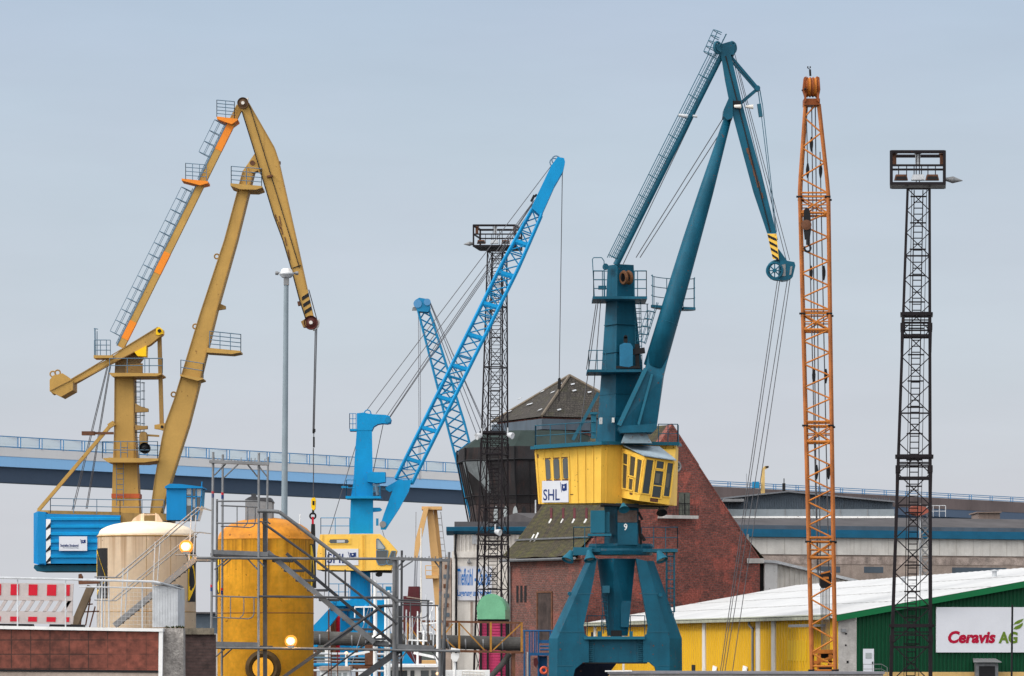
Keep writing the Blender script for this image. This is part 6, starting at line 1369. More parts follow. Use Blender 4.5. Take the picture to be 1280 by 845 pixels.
# zinc cabinet
zc = thing('metal_cabinet', P(208, 784, 84), 'grey galvanised sheet metal cabinet at end of the roof railing', 'cabinet')
q = MB(); q.prism([P(190.5, 732, 84), P(222, 733.5, 84), P(222, 784, 84), P(190.5, 784, 84)], (0, .8, 0)); q.prism([P(222, 733.5, 84), P(228.5, 736, 84.5), P(228.5, 783, 84.5), P(222, 784, 84)], (0, .5, 0)); 
for k in range(9): q.pbar(192 + k * 3.4, 733.5, 192 + k * 3.4, 783, 83.995, .7, .012)
q.build('body', M['galv_pale'], zc)
q = MB(); q.prism([P(189.5, 730.5, 83.9), P(222.5, 732, 83.9), P(229.5, 735, 84.6), P(200, 731, 85)], (0, 0, .03)); q.build('lid', M['galv'], zc)
# rusty conveyor frame
fr = thing('rusty_gantry', P(110, 784, 96), 'brown steel frame with slanting beam behind the red and white barrier', 'frame')
q = MB(); q.pbar(114, 733, 93, 782, 96, 9, .3); q.build('slanting_beam', paint('gantry_brown', (.16, .115, .075), var=.3, vs=2, streak=.4, rust=.2), fr)
q = MB(); q.pbar(99, 728.5, 124, 727.5, 96, 4, .3); q.pp([(98, 718), (101, 717), (103, 721), (102, 727), (98, 728)], 96, .2); q.build('top_beam', M['rust'], fr)
q = MB()
for a, b in (((113, 748), (107, 782)), ((119, 758), (112, 784)), ((104, 754), (100, 784)), ((103, 765), (124, 764)), ((105, 756), (116, 755))): q.pbar(a[0], a[1], b[0], b[1], 96.4, 1.6)
q.build('brace', M['rust'], fr)
q = MB(); q.box((P(108, 0, 97).x, 97.5, P(0, 784, 96).z / 2), .8, 2.4, P(0, 784, 96).z); q.build('support', M['tan_dark'], fr)
# ================================================================ CREAM TANK
Dc = 118; C0 = P(183.5, 671, Dc); Rt = m(61.3, Dc)
ct = thing('storage_silo', (C0.x, Dc, 0), 'cream coloured cylindrical silo with pale domed lid and black and yellow side panels', 'silo', 'domed silos by the quay')
q = MB(); q.lathe((C0.x, Dc, 0), [(0, 0), (Rt, 0), (Rt, C0.z - .02), (Rt * 1.012, C0.z), (Rt * 1.012, C0.z + .03), (0, C0.z + .03)], 64); q.build('body', M['cream'], ct, True)
for p in COL.objects['body'].data.polygons if False else []: pass
q = MB(); hD = m(18.5, Dc); q.lathe((C0.x, Dc, C0.z + .031), [(Rt * 1.005, 0), (Rt * .97, hD * .16)] + [(Rt * .97 * math.cos(R(a)), hD * (.16 + .84 * math.sin(R(a)))) for a in (10, 20, 32, 45, 60, 75, 89)], 64); q.build('lid', M['creamtop'], ct, True)
q = MB(); q.pp([(162, 655.5), (167, 648), (174, 643), (180, 641.5), (180, 655)], Dc - .3, .06); q.pp([(194, 654), (194, 641), (198, 643), (203, 651), (203, 655)], Dc - .5, .06); q.pbar(179, 643.5, 195, 643, Dc - .4, 1.6); q.build('lifting_plate', M['cream'], ct)
q = MB(); q.torus((C0.x, Dc, P(0, 765, Dc).z), Rt + .005, .012, (0, 0, 1), 64, 5); q.torus((C0.x, Dc, C0.z - .0), Rt * 1.01, .02, (0, 0, 1), 64, 5); q.build('weld_seam', M['tan_dark'], ct)
q = MB()
for a in (5, 34): t = R(-90 + a); q.bar((C0.x + (Rt + .004) * math.cos(t), Dc + (Rt + .004) * math.sin(t), P(0, 780, Dc).z), (C0.x + (Rt + .004) * math.cos(t), Dc + (Rt + .004) * math.sin(t), C0.z), .012)
q.each('plate_seam', M['tan_dark'], ct)
def patch(cx, cy, r, a0, a1, z0, z1, n=10, fz0=None, fz1=None):
    vs_ = []
    for k in range(n + 1):
        a = R(-90 + a0 + (a1 - a0) * k / n); t = k / n
        zz0 = fz0(t) if fz0 else z0; zz1 = fz1(t) if fz1 else z1
        vs_ += [(cx + r * math.cos(a), cy + r * math.sin(a), zz0), (cx + r * math.cos(a), cy + r * math.sin(a), zz1)]
    return vs_, [[2 * k, 2 * k + 2, 2 * k + 3, 2 * k + 1] for k in range(n)]
zz = lambda y, D_: P(0, y, D_).z
def logo_panel(cx, cy, r, a0, a1, yt, yb, D_, par, flip):
    q = MB(); q.add(*patch(cx, cy, r + .012, a0, a1, zz(yb, D_), zz(yt, D_))); p_o = q.build('dark_panel', M['black'], par)
    q = MB(); N = 14; vs_ = []
    lim = [(.02, .2), (.1, .34), (.2, .5), (.3, .64), (.4, .76), (.5, .86), (.58, .93), (.63, .95), (.68, .85), (.76, .62), (.86, .36), (.98, .08)]
    for f_, wdt in lim:
        z_ = zz(yt, D_) + (zz(yb, D_) - zz(yt, D_)) * f_
        for e in (0, 1):
            a = (a0 + (a1 - a0) * wdt * e) if not flip else (a1 - (a1 - a0) * wdt * e); a = R(-90 + a); vs_.append((cx + (r + .022) * math.cos(a), cy + (r + .022) * math.sin(a), z_))
    q.add(vs_, [[2 * k, 2 * k + 1, 2 * k + 3, 2 * k + 2] for k in range(len(lim) - 1)]); q.build('yellow_emblem', M['yellow_bright'], p_o)
logo_panel(C0.x, Dc, Rt, -84, -46.5, 685, 748, 117, ct, False)
logo_panel(C0.x, Dc, Rt, 61, 84, 690, 752, 117, ct, False)
# stairs up the cream tank
st = thing('metal_stairs', P(190, 784, 114), 'grey steel stair with double handrails climbing right across the cream silo', 'stairs')
for dd, k in ((0, 0), (.8, 1)):
    o = k * 3
    q = MB(); q.pbar(143 + o, 782, 246 + o, 697, 113 + dd, 7 if k == 0 else 5, .05); q.build('stringer', M['galv'], st)
    q = MB(); q.path([P(118 + o * 2, 721, 113 + dd), P(144 + o * 2, 722, 113 + dd), P(247 + o * 2, 634, 113 + dd), P(264, 638, 113 + dd)], .022, 6); q.path([P(118 + o, 750, 113 + dd), P(139 + o * 2, 751, 113 + dd), P(243 + o * 2, 665, 113 + dd), P(264, 667, 113 + dd)], .018, 6); q.build('handrail', M['galv'], st)
    q = MB()
    for x, y in ((151, 776), (191, 743), (236, 706)): q.pl(x + o * 1.6, y, x + 3 + o * 2, y - 66 if x < 230 else y - 62, 113 + dd, .02)
    for x in (121, 128): q.pl(x + o, 721, x + o, 784, 113 + dd, .016)
    q.build('baluster', M['galv_pale'], st)
q = MB()
for k in range(16): t = (k + .5) / 16; x, y = 143 + 103 * t, 782 - 85 * t; a, b = P(x - 4, y, 113.05), P(x + 6, y, 113.05); q.prism([a, b, b + Vector((0, .75, 0)), a + Vector((0, .75, 0))], (0, 0, .03))
q.build('tread', M['scafdark'], st)
q = MB(); q.prism([P(243, 697, 112.5), P(266, 697, 112.5), P(266, 701, 112.5), P(243, 701, 112.5)], (0, 1.6, 0)); q.pl(219, 693.5, 246, 694, 113, .02); q.build('landing', M['galv'], st)
# lit floodlights
def lit_lamp(px, py, D_, rpx, label, par_h):
    t_ = thing('lit_floodlight', P(px, py + 9, D_), label, 'lamp', 'lit lamps on the silo stairs')
    q = MB(); r = m(rpx, D_); q.lathe(P(px, py, D_) + Vector((0, 0, 0)), [(0, -r * .85), (r * .6, -r * .8), (r, -r * .2), (r * .98, r * .3), (r * .55, r * .8), (0, r * .85)], 18, (0, 0, 1)); q.build('bloom_globe', M['glow'], t_, True)  # lamp globe, its orange stands in for the bloom round the bulb
    q = MB(); q.lathe(P(px, py, D_) - Vector((0, r * 1.02, 0)), [(0, -r * .06), (r * .55, 0), (r * .6, r * .1), (0, r * .12)], 20, (0, 1, 0)); q.build('bulb', M['bulb'], t_, True)
    q = MB(); q.lathe(P(px, py, D_), [(0, r * .9), (r * .8, r * .85), (r * 1.35, r * .5), (r * 1.4, r * .48), (r * .85, r * 1.0), (0, r * 1.05)], 24, (0, 1, 0)); q.build('halo_dish', paint('halo_orange', (.85, .42, .08), var=.05, streak=0, rough=.4), t_)  # added dish, its orange colour imitates the halo round the lamp
    q = MB(); q.pbox(px - 4, py + rpx * .95, px + 4, py + rpx * .95 + 3.2, D_ - .05, .12); q.pl(px, py + 7, px + par_h[0], py + par_h[1], D_ + .05, .02); q.build('bracket', M['galv'], t_)
    pl = bpy.data.lights.new('lamp_light', 'POINT'); pl.energy = 45; pl.color = (1, .6, .25); pl.shadow_soft_size = .05; po_ = bpy.data.objects.new('lamp_light', pl); COL.objects.link(po_); po_.parent = t_; po_.location = (0, .25, m(14, D_))
lit_lamp(232.5, 683.5, 111.8, 6.2, 'glowing warm floodlight beside the stair landing on the cream silo', (0, 13))
lit_lamp(363.5, 801.5, 103.2, 5.6, 'glowing warm floodlight on the scaffold tube before the ochre silo', (0, 9))
# ================================================================ OCHRE TANK
Do = 110; O0 = P(332, 675, Do); Ro = m(60, Do)
ot = thing('storage_silo', (O0.x, Do, 0), 'ochre orange stained cylindrical silo with domed lid behind the grey scaffold', 'silo', 'domed silos by the quay')
q = MB(); q.lathe((O0.x, Do, 0), [(0, 0), (Ro, 0), (Ro, O0.z - .02), (Ro * 1.015, O0.z), (0, O0.z)], 64); q.build('body', M['orangetank'], ot, True)
q = MB(); hO = m(27, Do); q.lathe((O0.x, Do, O0.z + .001), [(Ro * 1.02, 0), (Ro * .99, .03)] + [(Ro * .99 * math.cos(R(a)), .03 + hO * math.sin(R(a))) for a in (8, 18, 30, 42, 55, 70, 82, 89)], 64); q.build('lid', M['orangedome'], ot, True)
q = MB(); q.pp([(311, 660), (314, 653), (319, 649), (326, 646), (326, 659)], Do - .3, .06); q.pp([(338, 658), (338, 648), (347, 648), (353, 653), (356, 661)], Do - .3, .06); q.build('lifting_plate', M['orangedome'], ot)
q = MB(); q.prism([P(306.5, 624.5, Do - .5), P(340, 627, Do - .5), P(340, 660, Do - .5), P(306.5, 660, Do - .5)], (0, .9, 0)); q.pbox(307, 645, 318, 660, Do - .54, .04); ht = q.build('filter_housing', M['galv'], ot)
q = MB(); q.pp([(306, 624.5), (311, 621.5), (318, 619), (322, 622), (338, 622), (341, 627), (341, 628)], Do - .5, .9); q.pbox(314, 617, 320, 621, Do, .2); q.build('filter_cap', M['scafdark'], ht)
q = MB(); q.torus((O0.x, Do, zz(766.5, Do)), Ro + .003, .012, (0, 0, 1), 64, 5); q.build('weld_seam', M['rust'], ot)
q = MB(); q.torus(P(329, 835, Do - Ro - .05), m(17.5, Do), .11, (0, 1, 0), 32, 8); mh = q.build('manhole_ring', paint('grimy_ring', (.07, .04, .012), var=.4, vs=3), ot)
q = MB(); q.lathe(P(329, 835, Do - Ro - .02), [(0, -.12), (m(13, Do), -.12), (m(13, Do), .1), (0, .1)], 28, (0, 1, 0)); q.build('manhole_cover', M['orangetank'], mh)
logo_panel(O0.x, Do, Ro, 70, 90, 680, 740, 109.5, ot, False); logo_panel(O0.x, Do, Ro, -89, -68, 690, 742, 109.5, ot, True)
# ================================================================ SCAFFOLD STAIR TOWER
sc = thing('scaffold_stairs', G0(400, 104), 'grey tubular scaffold stair tower with platforms in front of the ochre silo', 'scaffold')
def tub(name, pts, D_, r, mat='scaf', D2=None):
    q = MB(); q.path([P(x, y, D_) for x, y in pts], r, 8); return q.build(name, M[mat], sc)
Df, Dk = 103.5, 105.6
for (x0, y0, x1, y1, D_, r, mt) in ((266.5, 565, 263, 900, Df, .034, 'galv'), (278.5, 568, 277, 900, Dk, .032, 'galv'), (323.5, 566, 323, 900, Df, .034, 'galv'), (335, 571, 333, 695, Dk, .030, 'galv'), (271.3, 624, 270.5, 770, Df + .4, .03, 'scaf'),
                                    (493.5, 697, 492.5, 900, Df, .06, 'scaf'), (496.8, 700, 496.5, 900, Df + .5, .034, 'galv'), (502.3, 688, 501, 900, Dk, .032, 'scafdark'), (551, 697, 549, 900, Df, .04, 'scaf'), (561.5, 690, 551.5, 845, Dk, .036, 'scaf'), (556, 760, 554.5, 900, Dk + .3, .04, 'scafdark')): tub('pole', [(x0, y0), (x1, y1)], D_, r, mt)
q = MB(); q.pbar(331, 640, 331.5, 900, Df + .2, 5, .12); q.build('post', M['scafdark'], sc)
for x, y in ((266, 617), (278, 620), (265, 731), (277, 735), (553, 736)):
    pass
for pts, D_ in (([(265.8, 615.5), (265.7, 619)], Df), ([(277.8, 619), (277.8, 623)], Dk), ([(264.9, 731), (264.8, 735)], Df), ([(550.5, 735), (550.4, 742)], Df)):
    pass
for x, y, D_, c1 in ((266, 616, Df, 'red'), (278.2, 617.5, Dk, 'red'), (264.6, 733, Df, 'red'), (550.4, 738, Df, 'red'), (277.6, 737, Dk, 'red')):
    q = MB(); q.pl(x, y - 2, x, y + 1, D_, .039); q.build('red_marking', M['red'], sc)
    q = MB(); q.pl(x, y + 1.2, x, y + 6, D_, .039); q.build('blue_marking', M['navy'], sc)
# ledgers
for pts, D_, r, mt in (([(246, 697.5), (330, 698), (497, 698.5)], Df - .05, .036, 'scaf'), ([(324, 745.5), (440, 747), (497, 747)], Df - .05, .032, 'scafdark'), ([(262, 809.5), (400, 811), (575, 814)], Df - .05, .036, 'scaf'),
                       ([(497, 750), (537, 751)], Df, .024, 'scafdark'), ([(503, 756), (548, 757)], Dk, .02, 'scafdark'), ([(472, 757.5), (496, 757.5)], Df, .028, 'scafdark')): tub('ledger', pts, D_, r, mt)
# spiked coupler rows (top of each bay)
for x0, x1, y0, y1, D_ in ((262, 336, 577, 580, Df), (488, 563, 698, 700.5, Df)):
    q = MB(); q.bar(P(x0, y0, D_), P(x1, y1, D_), m(3.6, D_), .3); k = 0
    while x0 + 6 + k * 4.2 < x1 - 3:
        x = x0 + 6 + k * 4.2; t = (x - x0) / (x1 - x0); y = y0 + (y1 - y0) * t; h_ = random.choice((3, 4.5, 6.5)); q.pl(x, y, x + random.uniform(-.6, .6), y - h_, D_ + random.uniform(0, .3), .014); k += 1
    q.build('top_transom', M['galv'] if x0 < 300 else M['scaf'], sc)
for a, b, D_ in (((268, 594), (282, 580), Df), ((279, 598), (298, 580), Dk), ((322, 596), (309, 580), Df), ((334, 596), (323, 582), Dk), ((499, 712), (516, 701), Dk), ((497, 709), (506, 700), Df), ((551, 712), (543, 701), Df), ((268, 712), (284, 699), Df), ((278, 708), (290, 698), Dk), ((322, 712), (310, 699), Df), ((330, 708), (322, 699), Df), ((278, 822), (290, 811), Dk), ((266, 824), (281, 811), Df), ((498, 826), (509, 814), Df), ((549, 826), (540, 814), Df)): tub('corner_brace', [a, b], D_, .020, 'scaf')
# decks
for x0, y0, x1, y1, D_ in ((263, 688, 345, 691, Df), (264, 803, 335, 804, Df), (494, 806, 553, 808, Df), (466, 801, 496, 803, Df + .3)):
    q = MB(); q.prism([P(x0, y0 + 6.5, D_), P(x1, y1 + 6.5, D_), P(x1, y1 + 6.5, D_) + Vector((0, 2.0, 0)), P(x0, y0 + 6.5, D_) + Vector((0, 2.0, 0))], (0, 0, .07)); dk = q.build('deck', M['scafdark'], sc)
    q = MB(); q.prism([P(x0 + 1, y0 - 1, D_ - .01), P(x1 - 10, y1 - 1, D_ - .01), P(x1 - 10, y1 + 4.5, D_ - .01), P(x0 + 1, y0 + 4.5, D_ - .01)], (0, .03, 0)); q.build('toe_board', M['scaf'], dk)
# guard frames with rounded loops
for x0, x1, y0, y1, D_, n in ((268.5, 318.5, 745, 773, Df, 2), (280, 320, 632, 659, Df + .2, 2), (497, 536, 752, 772, Df + .3, 2)):
    q = MB(); q.path([P(x0 - 4, y0, D_), P(x1 + 5, y0 + 2, D_)], .022, 6); q.path([P(x0 - 4, y1 - 1, D_), P(x0 + 10, y1 - 1, D_), P(x1 - 8, y1 + .5, D_), P(x1 - 3, y1 - 1.5, D_), P(x1 - 1, y1 - 6, D_), P(x1 - 1, y0 + 2, D_)], .018, 6)
    for k in range(1, n + 1):
        xx = x0 + (x1 - x0) * k / (n + 1) + 3; q.path([P(xx, y0 + 1, D_), P(xx, y1 - 8, D_), P(xx - 1.5, y1 - 3.5, D_), P(xx - 5, y1 - 1, D_)] if k == n else [P(xx, y0 + 1, D_), P(xx, y1 - 1, D_)], .015, 6)
    q.build('guard_frame', M['scaf'], sc)
tub('guard_rail', [(270.5, 626.5), (322, 626.5)], Df, .022); tub('guard_rail', [(270.5, 654), (322, 654)], Df, .02)
# stair flight descending right, thick stringer, treads, handrails
q = MB(); q.pbar(334, 690, 468, 803, Df + .1, 6.5, .05); q.build('stringer', M['scaf'], sc)
q = MB(); q.pbar(358, 692, 490, 803, Df + 1.0, 4, .05); q.build('stringer', M['scafdark'], sc)
for k in range(9):
    x, y = 340 + k * 14.6, 699.5 + k * 12.25
    q = MB(); q.prism([P(x, y, Df + .12), P(x + 24, y, Df + .12), P(x + 24, y + 2.8, Df + .12), P(x, y + 2.8, Df + .12)], (0, .9, 0)); q.build('tread', M['scafdark'], sc)
    q = MB(); q.pl(x + 14, y + 3, x + 12, y + 12, Df + 1, .008); q.pl(x + 22, y + 3, x + 21, y + 12, Df + 1, .008); q.build('tread_hanger', M['scafdark'], sc)
tub('handrail', [(322, 638.5), (341, 639), (349, 640), (356, 645), (420, 693), (497, 752)], Df - .1, .052, 'scaf')
tub('handrail', [(328, 653.5), (332, 656), (398, 703), (452, 745), (497, 780)], Df - .1, .034, 'scafdark')
tub('handrail', [(325, 652), (331, 653), (334, 652), (338, 655)], Df - .1, .02, 'scafdark')
# lower flight rising right
q = MB(); q.pbar(352, 848, 441, 785, Df + .3, 4.2, .05); q.build('stringer', M['scafdark'], sc)
tub('handrail', [(404, 809), (478, 757.5), (494, 757)], Df + .1, .04, 'scafdark'); tub('handrail', [(392, 852), (497, 776)], Df + .5, .024, 'scafdark')
q = MB(); q.pbar(440, 855, 500, 812, Df + .1, 8, .06); q.build('stringer', M['scafdark'], sc)
tub('baluster', [(407, 640 + 45), (407, 735)], Df + .6, .022, 'scafdark'); tub('baluster', [(411, 690), (411, 738)], Df + .6, .018, 'scafdark'); tub('baluster', [(431.5, 712), (431.5, 748)], Df + .6, .024, 'scafdark')
for x in (411, 414, 422): tub('baluster', [(x, 812), (x, 860)], Df + .4, .014, 'rust')
tub('baluster', [(411, 762), (411, 800)], Df + 1.5, .02, 'rust')
tub('baluster', [(535, 751), (535, 806)], Df, .022, 'scafdark')
q = MB(); q.pbox(497, 757, 502, 806, Df + .8, .2); q.build('side_panel', M['scafdark'], sc)
# ================================================================ LIGHT MAST
Dm = 131; lm = thing('lamp_mast', G0(354.5, Dm), 'tall slender grey lamp mast with round white head between the tan and blue cranes', 'lamp post')
q = MB(); q.tube(P(357.8, 350, Dm), P(352.5, 1000, Dm), m(3.0, Dm), m(5.2, Dm), 14); q.build('pole', paint('mast_grey', (.22, .27, .31), var=.12, vs=1, streak=.2), lm, False)
q = MB(); c = P(358.3, 341.5, Dm); q.lathe(c, [(0, -m(6, Dm)), (m(6, Dm), -m(5.5, Dm)), (m(9.3, Dm), -m(1.5, Dm)), (m(9.3, Dm), 0), (0, 0)], 20); hd = q.build('lamp_ring', M['galv_pale'], lm)
q = MB(); q.lathe(c, [(0, m(6, Dm)), (m(4.5, Dm), m(5.8, Dm)), (m(6.5, Dm), m(4.5, Dm)), (m(8, Dm), .003), (0, .003)], 20); q.build('lamp_cover', M['whitepaint'], hd)
q = MB(); q.pbox(354.5, 347, 361, 356, Dm - .1, .2); q.pl(344.5, 341.3, 372.5, 341.5, Dm, .03); q.build('collar', M['galv'], hd)
for x in (346, 371): q = MB(); q.lathe(P(x, 341.5, Dm), [(0, -.05), (.06, -.05), (.07, .05), (0, .06)], 10, (1, 0, 0)); q.build('side_lamp', M['galv'], hd)
# ================================================================ PINK SILO with mint hood, PIPE BRIDGE, BLUE PLATFORM
Dp = 322; ps2 = thing('container_tower', G0(617, Dp), 'pink slatted tower with black posts under a mint green barrel hood', 'tower')
q = MB(); Wp = front(Dp); q.pbox(599, 776, 634, 895, Dp + .15, 4); y = 779
while y < 893: q.pbox(599.5, y, 633.5, y + 2.6, Dp + .05, .1); y += 3.6
bd = q.build('body', M['pink'], ps2)
for x0, x1 in ((599.5, 602.5), (608.5, 611), (625.5, 628), (632, 635)): q = MB(); q.pbox(x0, 774, x1, 895, Dp - .1, .25); q.build('corner_post', M['black'], ps2)
q = MB(); pts = [(596.5, 774), (596.5, 763)] + [(614 - 17.5 * math.cos(R(a)), 763 - 19 * math.sin(R(a))) for a in range(10, 180, 12)] + [(631.5, 763), (631.5, 774)]
q.pp(pts, Dp - .3, .3); hd = q.build('hood_front', M['mint'], ps2)
q = MB(); q.prism([P(x, y, Dp) for x, y in pts], (m(6, Dp), 5, 0)); q.build('hood_barrel', paint('grey_green_hood', (.13, .24, .18), var=.25, vs=1.5), ps2)
q = MB()
for a, b in zip(pts[1:-1], pts[2:-1]): q.bar(P(a[0] + .5, a[1] - .5, Dp + .6), P(b[0] + .5, b[1] - .5, Dp + .6), .18, .5)
q.build('hood_band', M['mint'], hd)
q = MB(); q.pbox(597, 774, 634, 777, Dp, 3); q.build('hood_sill', M['black'], ps2)
Dq = 222; pb = thing('pipe_bridge', G0(560, Dq), 'ochre steel truss bridge carrying a fat grey insulated pipe', 'pipe bridge')
q = MB(); q.tube(P(380, 797, Dq), P(652, 805, Dq), m(8.6, Dq), None, 20); pp_ = q.build('pipe', M['pipe'], pb, False)
q = MB()
for x in (400, 440, 480, 520, 560, 582, 604, 628): q.lathe(P(x, 797.6 + (x - 380) * .0294, Dq), [(0, -.04), (m(8.9, Dq), -.04), (m(8.9, Dq), .04), (0, .04)], 20, (1, 0, .03)); 
q.each('pipe_band', M['galv'], pp_)
q = MB(); q.bar(P(497, 776, Dq - .7), P(653, 778.5, Dq - .7), m(2.6, Dq)); q.bar(P(497, 776, Dq + .7), P(653, 778.5, Dq + .7), m(2, Dq)); q.build('top_chord', M['rust'], pb)
q = MB(); q.bar(P(380, 810, Dq - .7), P(655, 815.5, Dq - .7), m(3, Dq)); q.bar(P(380, 810, Dq + .7), P(655, 815.5, Dq + .7), m(2.4, Dq)); q.build('bottom_chord', M['rust'], pb)
for x in (509, 535, 574, 613.5, 652):
    q = MB(); q.bar(P(x, 778, Dq - .75), P(x, 815, Dq - .75), m(2.6, Dq), .1); q.build('truss_post', M['ochresteel'], pb)
for a, b in (((510, 780), (534, 814)), ((536, 780), (573, 814)), ((575, 780), (606, 813)), ((651, 780), (616, 813)), ((566, 780), (540, 812))):
    q = MB(); q.bar(P(a[0], a[1], Dq - .72), P(b[0], b[1], Dq - .72), m(1.6, Dq), .08); q.build('truss_diagonal', M['ochresteel'], pb)
for x in (638, 644): q = MB(); q.bar(P(x, 780, Dq + .7), P(x, 815, Dq + .7), m(1.6, Dq), .08); q.build('truss_post', M['rust'], pb)
q = MB(); q.path([P(637, 817, Dq), P(628, 830, Dq), P(610, 850, Dq), P(600, 872, Dq), P(600, 925, Dq)], m(3.6, Dq), 12); q.build('drain_pipe', M['pipe'], pb)
for x in (642, 390):
    q = MB(); q.bar(P(x, 816, Dq - .5), Vector((P(x, 0, Dq).x, Dq - .5, 0)), .2); q.bar(P(x, 816, Dq + .5), Vector((P(x, 0, Dq).x, Dq + .5, 0)), .2); q.build('trestle', M['rust'], pb)
Dl = 264; bp = thing('stair_platform', G0(672, Dl), 'blue steel stair platform with railings at the foot of the brick wall', 'stairs')
for x in (655.5, 662, 673, 688): q = MB(); q.bar(P(x, 789, Dl), Vector((P(x, 0, Dl).x, Dl, 0)), m(2.2, Dl)); q.build('post', M['bluesteel'], bp)
q = MB(); q.pbox(662, 816, 694, 819.5, Dl - .3, 2.2); q.pbox(673, 800, 694, 804, Dl, 2); q.pbox(674, 820, 684, 905, Dl + .4, .3); q.build('deck', M['bluesteel'], bp)
q = MB(); q.pl(654, 788.5, 696, 788.5, Dl, .06)
for x in (665, 668, 670): q.pl(x, 789, x, 816, Dl, .045)
q.pl(675, 808, 694, 808, Dl, .07); q.pl(675, 812, 694, 812, Dl, .07); q.build('railing', M['bluesteel'], bp)
q = MB(); q.pl(659.5, 815, 659.5, 905, Dl + .2, .06); q.build('drain_pipe', M['panel'], bp)
q = MB(); q.pp([(667, 823), (671, 822), (673, 828), (670, 835), (667, 831)], Dl - .2, .3); q.build('red_cloth', M['darkred'], bp)
tag(MB().torus(P(680, 838, 255), .2, .09, (0, 1, 0), 18, 8).build('life_ring', paint('orange_ring', (.75, .12, .06)), base=P(680, 838, 255)), 'small orange life ring beside left leg of the petrol blue crane', 'life ring')
# ================================================================ SHIPS, BEHIND THE SCAFFOLD
def mast(par, x, y0, y1, wpx, D_, taper=1.0, mat='whitepaint'):
    q = MB(); q.tube(P(x, y1, D_), P(x, y0, D_), m(wpx / 2, D_), m(wpx / 2 * taper, D_), 10); return q.build('mast', M[mat], par)
Ds = 166
wb = thing('workboat', (P(450, 0, Ds).x, Ds, -1.6), 'white workboat with tall white masts and beige deckhouse half hidden by scaffold', 'boat', 'white boats in the basin')
hull = MB(); hx0, hx1 = P(392, 0, Ds).x, P(500, 0, Ds).x
hull.loft([[(x, Ds - w_, -2.2), (x, Ds - w_ * 1.25, .6), (x, Ds + w_ * 1.25, .6), (x, Ds + w_, -2.2)] for x, w_ in ((hx0 - 2.5, .15), (hx0 - 1, .9), (hx0 + .5, 1.6), (hx1 - .5, 1.6), (hx1, 1.3))]); hull.build('hull', M['navy'], wb)
q = MB(); q.pbox(400, 838, 436, 905, Ds - 1.2, 2.6); wh = q.build('wheelhouse', M['whitepaint'], wb)
q = MB(); q.pbox(399, 833, 438, 838, Ds - 1.4, 3); q.build('wheelhouse_roof', M['beige'], wh)
for x in (409, 415, 422, 429): q = MB(); q.pbox(x, 841, x + 4.5, 850, Ds - 1.24, .05); q.build('window', M['winlight'], wh)
mast(wb, 469, 726, 905, 6, Ds, .75); mast(wb, 486, 738, 905, 5, Ds + .4, .7); mast(wb, 482, 748, 905, 4, Ds - .3, .8)
q = MB(); q.pbar(443, 758.7, 474, 758.5, Ds, 1.8); q.pl(443.5, 759, 443.5, 772, Ds, .03); q.pl(455, 759, 455, 778, Ds, .03); q.build('yard', M['whitepaint'], wb)
q = MB(); q.lathe(P(471, 800, Ds - .5), [(0, -.25), (.2, -.2), (.22, .2), (0, .25)], 14, (1, 0, 0)); q.pbox(466, 803, 472, 811, Ds - .4, .3); q.build('searchlight', M['whitepaint'], wb)
q = MB(); q.pbar(433, 820, 462, 814, Ds - .6, 3); q.pbar(433, 818, 433, 834, Ds - .6, 3); q.build('boom_crutch', M['whitepaint'], wb)
q = MB(); q.lathe(P(433, 816, Ds - .6), [(0, -.06), (.07, -.03), (.07, .03), (0, .06)], 10); q.build('lantern', M['glow_small'], wb)
q = MB(); q.pl(470, 728, 505, 800, Ds, .018); q.pl(470, 730, 440, 830, Ds, .018); q.pl(486, 740, 520, 830, Ds, .018); q.each('rigging', M['rope_pale'], wb)
q = MB(); q.pbox(436, 831, 468, 836, Ds + 1, 1.5); q.pbox(456, 806, 466, 832, Ds + 1, 1); q.build('deck_gear', M['rust'], wb)
Ds2 = 172
wb2 = thing('workboat', (P(530, 0, Ds2).x, Ds2, -1.6), 'beige and white boat with dark deckhouse windows and slim radar mast below the pipe bridge', 'boat', 'white boats in the basin')
hull = MB(); hx0, hx1 = P(470, 0, Ds2).x, P(612, 0, Ds2).x
hull.loft([[(x, Ds2 - w_, -2.2), (x, Ds2 - w_ * 1.25, 1.0), (x, Ds2 + w_ * 1.25, 1.0), (x, Ds2 + w_, -2.2)] for x, w_ in ((hx0, 1.6), (hx1 - 2, 1.6), (hx1, .9), (hx1 + 1.2, .15))]); hull.build('hull', M['black'], wb2)
q = MB(); q.pbox(481, 834, 548, 905, Ds2 - 1.6, 3.4); wh = q.build('deckhouse', M['panel'], wb2)
q = MB(); q.pbox(479, 830.5, 550, 834, Ds2 - 1.9, 4); q.build('deckhouse_roof', M['whitepaint'], wh)
for x0, x1 in ((484, 492), (498, 509), (513, 518), (526, 536), (539, 545)): q = MB(); q.pbox(x0, 838, x1, 852, Ds2 - 1.65, .06); q.build('window', M['winglass'], wh)
mast(wb2, 522, 764, 905, 4.5, Ds2 - .5, .35); mast(wb2, 547, 756, 905, 4.4, Ds2, .8); mast(wb2, 526.5, 660, 790, 2.4, Ds2 + .5, .8, 'panel'); mast(wb2, 512.5, 765, 800, 1.6, Ds2 - .8, .8)
q = MB(); q.pbar(510.5, 800, 534, 801, Ds2 - .6, 1.8); q.pbar(526, 780.5, 547, 778, Ds2 - .4, 1.8); q.pbar(521, 789.5, 540, 790.5, Ds2 - .4, 1.4); q.pl(530, 788, 529, 806, Ds2 - .6, .05); q.pbar(517, 816, 546, 822, Ds2 - .3, 3.2); q.build('yard', M['whitepaint'], wb2)
